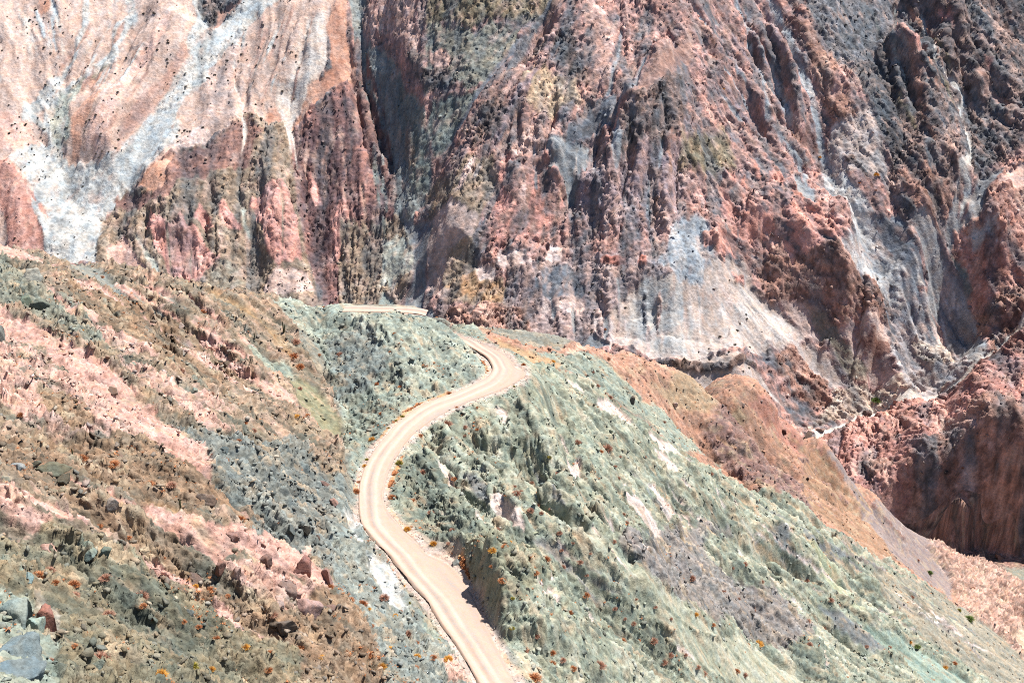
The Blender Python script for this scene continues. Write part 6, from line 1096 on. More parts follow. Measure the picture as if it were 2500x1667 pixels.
(1,6,0.72,1.8,0.75,[(-368,1066.8),(-362.7,1057.4),(-358.4,1048),(-353.8,1039.7)]),
(1,83,0.71,1.78,0.54,[(-359.8,1055.5),(-355.7,1048),(-351.1,1041.6),(-347.3,1036.6)]),
(1,65,0.61,1.54,1.15,[(-129.5,951.4),(-129.9,945.4),(-131.1,940.7),(-130.5,936.1)]),
(1,80,0.64,1.59,0.65,[(-135.1,988.2),(-136,980.3),(-134.2,972.3),(-132.2,964.1)]),
(1,62,0.65,1.62,0.61,[(-139.8,1004),(-137.2,997.2),(-135.7,991.1),(-133.4,984.5)]),
(1,62,0.64,1.6,0.78,[(-141.6,991.6),(-142.4,985.4),(-141,978.7),(-140.7,972.8)]),
(1,65,0.64,1.61,0.63,[(-140.4,1004.7),(-138.5,994.5),(-135.7,983.5),(-135.9,973.3)]),
(1,80,0.64,1.6,0.79,[(-146.6,992.3),(-147.7,982.9),(-149.2,975.3),(-150,967.2)]),
(1,80,0.61,1.53,0.61,[(-106.7,956.3),(-104.4,944.6),(-101.9,934.6),(-99.9,925.7)]),
(1,65,0.65,1.62,0.72,[(-143.3,1008.1),(-143.9,999.5),(-145.2,990.4),(-145.2,980.1)]),
(1,80,0.64,1.59,0.96,[(-124.9,996.9),(-123.6,985.4),(-119.7,973.2),(-118.1,959.6)]),
(1,62,0.62,1.56,1.01,[(-116.9,978.7),(-113,964.4),(-108.8,949.8),(-107.5,937.8)]),
(1,65,0.61,1.54,0.81,[(-117.1,963.5),(-114.2,951.4),(-109.9,939.9),(-105.7,930.8)]),
(1,65,0.62,1.55,0.54,[(-119.5,965.2),(-118.5,955.9),(-116.7,947),(-114.6,939)]),
(1,80,0.62,1.54,0.41,[(-122.5,967.1),(-119.7,954.3),(-116,942.4),(-112.5,933.3)]),
(1,80,0.64,1.6,0.6,[(-138.5,997.9),(-136,989.6),(-136.8,981.5),(-136.5,973.4)]),
(1,50,0.54,1.34,0.73,[(64.7,836.8),(64.5,831.8),(65,826.8),(64.2,821)]),
(1,50,0.54,1.34,0.81,[(89,835.1),(88.1,829.8),(88.5,822.4),(87.9,815.1)]),
(1,84,0.55,1.37,0.99,[(69.7,850.8),(69.5,846.4),(69.6,841.8),(69.8,837.2)]),
(1,50,0.54,1.36,0.75,[(73.7,842),(73.8,838.6),(74,835.4),(73.2,832.3)]),
(1,50,0.54,1.35,1.21,[(54.2,839.9),(54.8,836.7),(54.8,833.5),(54.8,830.4)]),
(1,2,0.54,1.35,1.1,[(41,845.9),(40.4,838.9),(41,833),(41.4,827.4)]),
(1,2,0.54,1.36,1.1,[(25.5,850.2),(26.1,846.2),(27.2,841.8),(27.9,837.3)]),
(1,92,0.55,1.38,1,[(50.7,857),(49.9,854.1),(50.5,851),(50.4,848.1)]),
(1,92,0.55,1.37,0.42,[(96.1,846.2),(96.3,843.2),(96.3,839.5),(95.3,835.2)]),
(1,84,0.55,1.37,0.96,[(97.9,851.4),(97.4,848.2),(98.1,845.1),(97.5,841.6)]),
(1,2,0.54,1.35,1.04,[(61.7,838.4),(61.4,834.1),(61,830.2),(60.8,826.1)]),
(1,84,0.55,1.37,0.62,[(33.1,855.3),(34,851.9),(34.6,848.5),(35.6,845.3)]),
(1,50,0.55,1.36,0.85,[(58.8,848.1),(59.1,845.8),(59.7,842),(58.8,836.7)]),
(1,92,0.55,1.37,1.09,[(87.9,849.5),(87,845),(87.5,840),(87.2,834.7)]),
(1,50,0.55,1.37,0.71,[(58.2,853.1),(57.5,850.8),(57.2,848),(57.4,845.3)]),
(1,84,0.54,1.35,0.49,[(95.3,839.1),(95,835),(95.6,831.5),(94.5,827)]),
(1,84,0.55,1.38,0.85,[(57.5,858.8),(57,854.7),(57.3,850.1),(57.6,845)]),
(1,84,0.54,1.35,0.74,[(70.6,842.8),(70.3,838.7),(69.7,834.6),(68.9,830.6)]),
(1,84,0.55,1.37,0.81,[(95.3,846.8),(95.9,843.7),(96.4,839.7),(95.8,835.2)]),
(1,84,0.55,1.37,1.18,[(18.1,857.6),(18.6,851.4),(18.6,846.9),(19.3,843)]),
(1,2,0.55,1.38,1.05,[(69.9,857.3),(70.5,853.6),(70.7,850.1),(70.1,846.2)]),
(1,84,0.55,1.37,1.19,[(49.7,856.2),(50.6,850.6),(50.9,844.9),(51.2,838.9)]),
(1,25,0.58,1.45,0.83,[(160.8,883),(166.9,882.6),(174.8,886.1),(180.9,885.5)]),
(1,88,0.57,1.43,0.5,[(146.2,877.1),(149.6,876.4),(153.4,875.5),(156.8,874.1)]),
(1,89,0.57,1.44,0.63,[(160,877),(163.7,875.8),(167.8,875.1),(171.6,874.6)]),
(1,25,0.57,1.43,0.64,[(158.3,874.4),(161.5,873.8),(163.4,872.4),(165.5,871.1)]),
(1,88,0.56,1.39,0.81,[(135,859.7),(136,855.4),(137,850.7),(137.7,845.8)]),
(1,89,0.56,1.39,0.7,[(125.4,858.6),(126.4,855.4),(126.8,851),(126.7,846.2)]),
(1,25,0.56,1.39,0.55,[(123.5,862.1),(124.8,858.5),(124.7,853.8),(124.5,848.2)]),
(1,25,0.57,1.42,0.3,[(147.7,873),(152,870.1),(156.7,866.9),(161.7,863.9)]),
(1,25,0.58,1.44,0.43,[(157.7,878.9),(161.2,878.3),(164.3,877.7),(167.8,877.5)]),
(1,25,0.55,1.38,0.56,[(107.4,855.1),(105.4,849.6),(103.6,844.4),(102.1,838.4)]),
(1,88,0.57,1.42,0.69,[(149.5,870.2),(153.8,867.8),(156.9,863.9),(160.7,860.8)]),
(1,88,0.55,1.36,0.29,[(111.3,846),(110.7,841.1),(110.3,836.3),(109.3,831.5)]),
(1,89,0.55,1.38,0.6,[(121.4,857.1),(122,852.2),(121.7,845.9),(122.2,840.1)]),
(1,88,0.56,1.4,0.62,[(146.2,863.9),(149.5,860.7),(152.6,855.5),(154.8,849.4)]),
(1,89,0.55,1.38,0.6,[(124.1,854.6),(124.9,850.4),(125.9,846.2),(126.6,841.9)]),
(1,25,0.57,1.42,0.42,[(137.7,870.1),(139.8,868.4),(141.4,866.5),(142.6,863.9)]),
(1,25,0.55,1.38,0.28,[(108.3,854.2),(106.3,849.3),(105.7,845.2),(104.3,840.3)]),
(1,25,0.56,1.41,0.56,[(144,865.3),(147.4,862.4),(149.5,858.2),(151.9,851.4)]),
(1,25,0.62,1.56,0.88,[(253,939.8),(256.2,934.2),(258.9,923.6),(264.4,920.5)]),
(1,91,0.63,1.57,0.91,[(278.5,940.8),(281.3,933.1),(284.2,929.7),(288,927.5)]),
(1,0,0.63,1.58,1.14,[(297.1,932),(300.3,930.4),(305.1,929.2),(309.1,926.5)]),
(1,49,0.64,1.61,0.94,[(315.7,948),(318.9,947),(322,945.1),(324.1,943)]),
(1,25,0.64,1.59,0.46,[(314.9,940.6),(317.4,936.6),(319.1,932.9),(322.1,927.7)]),
(1,25,0.64,1.6,0.47,[(331.1,945),(334.6,939.9),(336.7,935),(335.1,917.9)]),
(1,49,0.64,1.59,1.16,[(316.1,941.4),(317.2,937.2),(319.7,933.5),(323.1,928.4)]),
(1,49,0.64,1.59,0.79,[(289.5,944.8),(293,942.8),(294.2,939.9),(295.3,937.1)]),
(1,0,0.63,1.58,0.9,[(288.3,936.2),(292.6,935.4),(294.3,933.6),(298.4,932.7)]),
(1,25,0.63,1.59,0.88,[(303.3,935.5),(304.7,933.3),(309.8,934.8),(314.4,934.9)]),
(1,49,0.65,1.61,0.58,[(324.3,948.9),(326.2,946.4),(330.3,944),(333.5,939.4)]),
(1,0,0.65,1.62,0.99,[(329.3,950.9),(331.8,947.5),(333.9,943.1),(337.8,937.3)]),
(1,91,0.63,1.57,1.12,[(280.5,932.6),(284.3,929.3),(289.9,928.3),(293.8,925.8)]),
(1,25,0.62,1.55,0.67,[(262.6,935.5),(264.1,921.7),(270.6,920.9),(276.3,915.5)]),
(1,49,0.64,1.59,0.44,[(328.7,944.6),(331.5,940.7),(334.1,934),(326.1,900.4)]),
(1,0,0.64,1.59,0.49,[(335.8,941.6),(339.8,935.8),(339.7,920.7),(338.4,901.2)]),
(1,91,0.62,1.54,0.99,[(266.9,920.3),(269,916.6),(272.6,913.6),(277.6,910.4)]),
(1,91,0.63,1.57,1.14,[(265,946.6),(269,943.1),(270.8,934.2),(273.8,929.5)]),
(1,26,0.17,0.42,0.35,[(-90.7,258),(-85.6,249.3),(-79.4,241.3),(-74.5,235.7)]),
(1,59,0.17,0.44,0.34,[(-67.6,270.3),(-62.6,267.1),(-57.8,262),(-53,257.2)]),
(1,59,0.17,0.43,0.42,[(-73.8,256.1),(-71.5,262.4),(-63.5,247.4),(-61.5,255.9)]),
(1,26,0.18,0.45,0.2,[(-81.7,269.4),(-77.5,267.9),(-74.4,265.8),(-70,263.5)]),
(1,26,0.18,0.46,0.39,[(-76.3,279.7),(-73.2,276.2),(-70.9,273.5),(-68.1,272.2)]),
(1,59,0.18,0.45,0.2,[(-74.7,277.5),(-71.3,273.7),(-68.4,271.6),(-64.9,270.1)]),
(1,20,0.18,0.46,0.36,[(-64.8,280.1),(-62.2,281.4),(-59,278.9),(-56.3,278.2)]),
(1,20,0.17,0.44,0.19,[(-85.7,266.4),(-81.8,262.8),(-76.8,256.8),(-72.6,251.2)]),
(1,59,0.18,0.46,0.37,[(-69.3,279.9),(-67.2,278.9),(-65.3,277.4),(-63.9,276.1)]),
(1,26,0.18,0.45,0.43,[(-88.6,272.8),(-83.4,268.1),(-77.9,261.1),(-73.1,256.4)]),
(1,3,0.17,0.44,0.37,[(-78.2,267.7),(-74,266),(-70.1,262.6),(-63.1,246.9)]),
(1,3,0.17,0.42,0.2,[(-84.4,258.2),(-77.9,250.8),(-71.3,244.1),(-64.8,233.3)]),
(1,59,0.18,0.45,0.2,[(-65.8,275.2),(-64.1,274),(-61.5,272.2),(-59.3,271.8)]),
(1,59,0.17,0.44,0.32,[(-71.9,266.9),(-69.4,263.8),(-65.5,260.8),(-62.1,259.4)]),
(1,20,0.18,0.46,0.18,[(-73.6,278.4),(-69.5,277.4),(-66.2,275.6),(-62.1,273)]),
(1,20,0.15,0.37,0.36,[(-63.3,228.5),(-58.3,226.4),(-54.2,222.3),(-50.3,219)]),
(1,20,0.15,0.38,0.21,[(-63,232.5),(-58,229.6),(-53.2,226.2),(-48.7,225.9)]),
(1,59,0.18,0.46,0.31,[(-101.9,285.3),(-92.6,273.8),(-85.4,263.9),(-78.6,258.7)]),
(1,26,0.18,0.46,0.42,[(-82.8,279.3),(-79.8,276.7),(-77,274.7),(-73.5,271.4)]),
(1,59,0.18,0.46,0.48,[(-89.4,278.2),(-83.4,272.3),(-78.8,268.5),(-73.5,266.5)]),
(1,26,0.17,0.42,0.26,[(-77.8,261.8),(-73.1,256.1),(-68,249.7),(-62.8,245.5)]),
(1,26,0.18,0.46,0.44,[(-61.4,281.2),(-59.7,279.3),(-58.1,278.1),(-56.2,278.3)]),
(1,20,0.17,0.42,0.4,[(-93.4,260.2),(-87.2,252.9),(-81.7,243.5),(-76.8,238.1)]),
(1,3,0.17,0.43,0.37,[(-88.1,267.3),(-83.7,262.2),(-77.6,251.8),(-71.9,243)]),
(1,3,0.18,0.45,0.43,[(-78.1,273.9),(-74.1,269.4),(-70.6,266.6),(-65.7,262.6)]),
(1,26,0.17,0.43,0.27,[(-72.7,266.8),(-67.4,262.1),(-62.4,258.8),(-58.1,255.3)]),
(1,52,0.18,0.45,0.14,[(23.9,280.4),(28.3,281.8),(31.3,280.6),(34.1,278.7)]),
(1,52,0.14,0.35,0.28,[(15.5,218.9),(17.9,218),(20.2,217.9),(22.3,217.9)]),
(1,17,0.14,0.35,0.14,[(16.4,214.9),(18,215.1),(20.3,215.9),(21.9,216.2)]),
(1,94,0.18,0.45,0.15,[(22.7,276.1),(25.2,276.5),(27.7,277.5),(29.2,275.3)]),
(1,51,0.18,0.45,0.32,[(23.5,278.9),(25.1,276.9),(28.1,278),(30,276.1)]),
(1,17,0.14,0.35,0.15,[(11.6,214.8),(14.1,213.9),(17,214.6),(19.6,215)]),
(1,97,0.18,0.46,0.28,[(31.9,279.2),(36.4,281.4),(40.7,283.8),(44.1,281.6)]),
(1,94,0.18,0.46,0.27,[(32.6,284.2),(34.9,284.3),(38.2,284.5),(40.1,281.7)]),
(1,52,0.15,0.37,0.27,[(18.2,241.1),(19.3,222),(22.4,222.5),(25.5,221.9)]),
(1,17,0.14,0.35,0.19,[(8.3,220.9),(9.5,214.9),(11.9,213.3),(13.5,212.9)]),
(1,17,0.14,0.35,0.27,[(-1.2,227.4),(1.7,216.2),(3.9,213.1),(6.6,211.8)]),
(1,52,0.18,0.44,0.17,[(28.5,272.1),(30.5,270.5),(33.2,271.7),(36.1,272)]),
(1,51,0.16,0.4,0.36,[(24.2,253.3),(27.4,257.5),(25.5,227.2),(32.1,260.1)]),
(1,94,0.19,0.47,0.3,[(26.7,287.1),(30.4,287.3),(33.6,286.9),(37.4,287.1)]),
(1,52,0.17,0.42,0.16,[(12.1,261.6),(16.2,262.4),(20,261.1),(22.5,254.4)]),
(1,94,0.19,0.47,0.35,[(44.8,291),(47.2,284.7),(50,282),(53,280)]),
(1,97,0.14,0.35,0.21,[(-3,230.3),(-0.4,221.1),(1.8,213.8),(4.1,211.8)]),
(1,51,0.14,0.34,0.18,[(5.6,213.2),(6.8,212.1),(8.5,211.6),(10.4,211.3)]),
(1,17,0.17,0.42,0.28,[(18.6,261.4),(21.8,261.3),(25.2,261.8),(27,257.6)]),
(1,97,0.14,0.35,0.16,[(8.1,221.1),(9.9,215.3),(11.9,213.3),(14.5,213.4)]),
(1,52,0.14,0.35,0.17,[(12.6,219.6),(15.6,217),(19,217.5),(22.3,218.3)]),
(1,97,0.19,0.46,0.33,[(34,285.3),(37,285.1),(40,285.1),(43.8,286.9)]),
(1,51,0.15,0.38,0.2,[(18.1,243.2),(20.7,247.1),(21.9,226),(24.7,224.4)]),
(1,94,0.14,0.35,0.14,[(1,218.3),(4.2,215.2),(6.5,212.9),(8.4,211.3)]),
(1,17,0.14,0.36,0.26,[(1.3,231.9),(3.7,226.2),(6.2,222.1),(8.2,213.2)]),
(1,51,0.14,0.35,0.29,[(14.7,220.5),(17.6,219.2),(19.7,217.8),(22.9,218.2)]),
(1,94,0.15,0.38,0.28,[(4.5,254.3),(6.3,251.9),(8,224.3),(10.1,221.3)]),
(1,17,0.14,0.35,0.22,[(15.3,218.8),(17.4,216.6),(20.5,217.6),(23.1,217.8)]),
(1,94,0.17,0.43,0.33,[(25.7,262.2),(27.9,260.3),(30.3,261.5),(33,265.8)]),
(1,17,0.18,0.46,0.33,[(23.1,284.6),(24.8,284.4),(25.8,282.8),(27.5,282.6)]),
(1,17,0.15,0.36,0.21,[(4.4,239),(5.6,224.9),(7.9,221.5),(9.6,218.8)]),
(1,97,0.18,0.44,0.35,[(20.7,271),(24.8,273.2),(27.6,271),(31.5,271)]),
(1,97,0.17,0.44,0.28,[(23.2,268.2),(26,272),(27.4,268),(28.9,266.2)]),
(1,52,0.14,0.36,0.24,[(21.9,223.1),(23.7,222.1),(26.1,222.7),(27.7,222.9)]),
(1,21,0.14,0.34,0.31,[(8.1,210.3),(12.7,211),(17.5,212.8),(22.3,215.2)]),
(1,21,0.15,0.37,0.18,[(28.4,219.7),(33,222.7),(39,229.3),(45.1,237)]),
(1,21,0.14,0.34,0.22,[(11.9,209.9),(17,211.7),(21.6,213.5),(25.8,215.3)]),
(1,17,0.13,0.34,0.3,[(11.9,206.8),(14,207.6),(16.7,209.1),(18.8,209.8)]),
(1,52,0.13,0.33,0.17,[(18.3,201.3),(21.8,202.2),(25.7,203.8),(30.4,205)]),
(1,52,0.14,0.35,0.24,[(20.2,210.9),(23.1,211.7),(26.3,213),(29.8,214.2)]),
(1,52,0.14,0.35,0.29,[(17.1,215.5),(19.5,216.8),(22,218.4),(24,218.6)]),
(1,52,0.13,0.32,0.24,[(5,190.9),(8.4,191.1),(12.3,197.1),(16.4,201.7)]),
(1,52,0.14,0.35,0.21,[(21.1,210.1),(25.2,211.6),(29.4,213.4),(33.6,213.5)]),
(1,17,0.13,0.34,0.2,[(16.8,206.2),(19.4,207.7),(21.4,208.4),(24.3,210.2)]),
(1,21,0.13,0.34,0.28,[(13.4,206.9),(16,207.6),(19.2,209),(22.4,210.1)]),
(1,52,0.14,0.34,0.16,[(10.4,211.5),(13.3,212),(15.9,212.8),(18.4,214)]),
(1,52,0.14,0.34,0.29,[(10.5,209.7),(13.4,210.6),(15.6,211.1),(17.7,211.8)]),
(1,52,0.14,0.34,0.27,[(12.6,210.2),(15.4,210.8),(19.1,212.2),(23.3,214.3)]),
(1,21,0.14,0.34,0.15,[(15.2,208.4),(18.3,210),(20.8,210.7),(22.9,211.2)]),
(1,17,0.14,0.36,0.2,[(21,216.2),(25.8,218.6),(29.9,220.4),(34.3,223.9)]),
(1,52,0.13,0.33,0.27,[(8.6,204.8),(11.9,206.6),(15.2,208.3),(17.9,209.2)]),
(1,52,0.14,0.35,0.17,[(22.4,213.9),(25.4,215.3),(29.3,217),(32.2,217.7)]),
(1,97,0.26,0.64,0.36,[(122.3,371.6),(126.5,369.8),(137.9,379.8),(141.3,374.2)]),
(1,67,0.24,0.6,0.46,[(106.1,355.6),(111.2,355.7),(116.8,351.4),(123.7,349.9)]),
(1,51,0.23,0.57,0.22,[(97.9,340.8),(101.1,339.6),(105.8,335.6),(111.7,337.2)]),
(1,51,0.2,0.5,0.16,[(39.1,302.5),(42.9,303),(46.9,301.9),(54.9,311.5)]),
(1,51,0.22,0.56,0.28,[(67.5,331.7),(75.8,332.2),(86.2,335.6),(96.7,340.4)]),
(1,51,0.24,0.6,0.2,[(110.9,357.3),(120.1,351.9),(128.1,349.1),(138,347.5)]),
(1,51,0.26,0.66,0.5,[(135.1,381.1),(144,380.6),(151.6,377.3),(162.9,379.6)]),
(1,97,0.22,0.55,0.27,[(66,327.1),(75.3,331.1),(83.5,333.1),(91.9,332.6)]),
(1,94,0.23,0.58,0.52,[(67.9,349.2),(77.3,349.4),(87.9,350.2),(98.9,359.4)]),
(1,52,0.22,0.56,0.2,[(85.4,335.1),(92.9,335.7),(99.8,333.5),(108.2,333.9)]),
(1,51,0.26,0.65,0.48,[(122.4,370.8),(131.8,372.7),(143.5,379.9),(152.7,378.8)]),
(1,52,0.21,0.53,0.45,[(67.6,322.3),(74.2,320.5),(80.6,322.4),(86.4,324.6)]),
(1,67,0.25,0.62,0.47,[(101.7,363.7),(109.1,368.1),(113.8,368.1),(119.4,368.8)]),
(1,94,0.27,0.69,0.61,[(141.6,387.7),(155.8,392),(168.3,394.6),(181,397)]),
(1,52,0.23,0.58,0.43,[(99.7,350.7),(106.2,343.5),(114.6,339.7),(126.9,343.9)]),
(1,51,0.21,0.52,0.21,[(64.1,319.1),(68.2,308),(74.8,308.7),(81.7,308.8)]),
(1,97,0.26,0.64,0.41,[(118.8,372.1),(124.9,373),(133.9,380.8),(135.5,373.1)]),
(1,67,0.25,0.64,0.23,[(123.9,370.6),(129.3,368.1),(138.2,369.8),(149.2,374.2)]),
(1,97,0.21,0.53,0.19,[(68.4,321.5),(73.3,319.9),(76.4,318.9),(81.1,320.9)]),
(1,97,0.2,0.49,0.15,[(35.5,297.2),(41.8,301.8),(48.6,301.8),(55.8,303.2)]),
(1,52,0.27,0.67,0.39,[(139.3,382.1),(148.1,386.6),(154.4,386.9),(158.2,384.3)]),
(1,67,0.25,0.64,0.47,[(101.9,366.7),(111.4,371.2),(126.9,384.7),(136.2,383)]),
(1,17,0.21,0.53,0.39,[(67.3,306.7),(76.1,310.2),(88,321.9),(96.4,321.7)]),
(1,51,0.26,0.64,0.48,[(128.6,374),(134,373.7),(137.1,370.3),(146.8,376.7)]),
(1,97,0.21,0.53,0.35,[(79,317.6),(87.3,321.5),(95.6,322),(98.1,307.8)]),
(1,52,0.26,0.65,0.43,[(105.5,369.4),(121.8,384.3),(136.8,391.1),(148.3,392)]),
(1,97,0.22,0.54,0.33,[(63.6,323.2),(70.5,327.4),(79.7,331.9),(87.9,332.6)]),
(1,67,0.25,0.63,0.49,[(122.5,365.4),(134.1,365.6),(148.1,369.5),(155.3,364.5)]),
(1,52,0.21,0.53,0.45,[(54.9,313.6),(61.9,318.2),(71.7,326.9),(77.1,320.9)]),
(1,94,0.24,0.6,0.42,[(79.9,357.5),(88,361),(97.2,361.8),(105.6,365.4)]),
(1,97,0.24,0.61,0.44,[(78.4,361.7),(89.3,364.9),(100.1,368.6),(110,372.3)]),
(1,94,0.24,0.6,0.5,[(85.8,351),(96.9,360.7),(106.9,365.4),(114.6,365.6)]),
(1,51,0.21,0.52,0.32,[(54.3,303.9),(61.8,316.8),(65.4,317.8),(71,317.9)]),
(1,52,0.22,0.54,0.39,[(55.4,318.9),(66,325.9),(76.1,331.1),(87,334.3)]),
(1,17,0.22,0.56,0.47,[(73.2,330.4),(82.1,333.5),(91.9,335.2),(101.7,335)]),
(1,52,0.23,0.58,0.31,[(98.6,350.3),(101.4,343.1),(106.2,343.9),(107.2,336.1)]),
(1,52,0.23,0.58,0.26,[(80.8,336.1),(87.9,338.3),(98.4,351.4),(109.5,357.3)]),
(1,52,0.25,0.62,0.51,[(107.1,367.2),(114.3,368.8),(120.4,368.2),(130.9,370.9)]),
(1,17,0.21,0.52,0.21,[(46.8,309.2),(52.7,314),(60,321.3),(66.4,325.2)]),
(1,94,0.24,0.6,0.2,[(82.9,351.8),(88.5,351),(97.8,359.9),(107.9,364.8)]),
(1,36,0.33,0.83,0.66,[(109.9,483.2),(115.9,484.1),(130,519.4),(135,518.5)]),
(1,36,0.27,0.68,0.47,[(90.5,415.6),(94,412.8),(97.9,410.2),(101.1,405.6)]),
(1,98,0.36,0.91,0.79,[(147.7,522.8),(151.6,520.9),(157.3,524),(182.9,585.4)]),
(1,98,0.35,0.87,0.68,[(143.6,518.1),(148.3,516.9),(152.4,516.6),(157.1,518.4)]),
(1,36,0.28,0.71,0.27,[(89.7,429),(94,429.7),(99.5,430.5),(105.4,432.8)]),
(1,41,0.28,0.7,0.31,[(96.7,417.2),(105.7,419.5),(111.5,414.7),(120.7,418.2)]),
(1,98,0.34,0.85,0.36,[(118.5,483.5),(130.8,518),(135.3,518.3),(138.5,518.2)]),
(1,41,0.28,0.69,0.3,[(104.6,412.9),(110.3,412.6),(116.2,413.3),(124.3,418.3)]),
(1,63,0.28,0.71,0.3,[(97.1,427.1),(103.9,426.8),(108.5,423.3),(116.1,427.4)]),
(1,63,0.27,0.68,0.55,[(97.4,411.2),(101.7,408.8),(107.3,408.9),(112.1,408.8)]),
(1,63,0.4,0.99,0.81,[(175.3,589.1),(181.8,587.4),(188.8,587.4),(195.8,587.4)]),
(1,36,0.31,0.78,0.51,[(104.3,424.7),(111.4,424.2),(144.1,512.2),(151.2,509)]),
(1,36,0.25,0.62,0.32,[(62.7,375.8),(66.9,375.8),(70.2,375.9),(74.1,376.4)]),
(1,41,0.31,0.79,0.33,[(96.9,431.6),(102.6,431.1),(131.5,515.5),(139.6,515.7)]),
(1,63,0.31,0.78,0.4,[(100,433),(104.5,434.7),(121.3,484.8),(134.6,517.5)]),
(1,98,0.31,0.79,0.24,[(107.6,424.5),(116.4,429.6),(147.9,511.8),(157.3,512.2)]),
(1,98,0.35,0.87,0.32,[(127.6,526.3),(132.2,523.2),(136.1,522.3),(140.6,522.3)]),
(1,63,0.32,0.79,0.36,[(108.2,433.8),(114.8,436.5),(141.1,515.1),(146.6,513.1)]),
(0,70,3,5,0,[(236,672),(246,760),(420,770),(420,672)]),
(0,15,2,3,0,[(262,650),(262,694),(420,694),(420,600),(300,600)]),
(0,58,3,5,0,[(215,600),(240,665),(262,672),(300,668),(420,660),(420,560),(300,560)])]
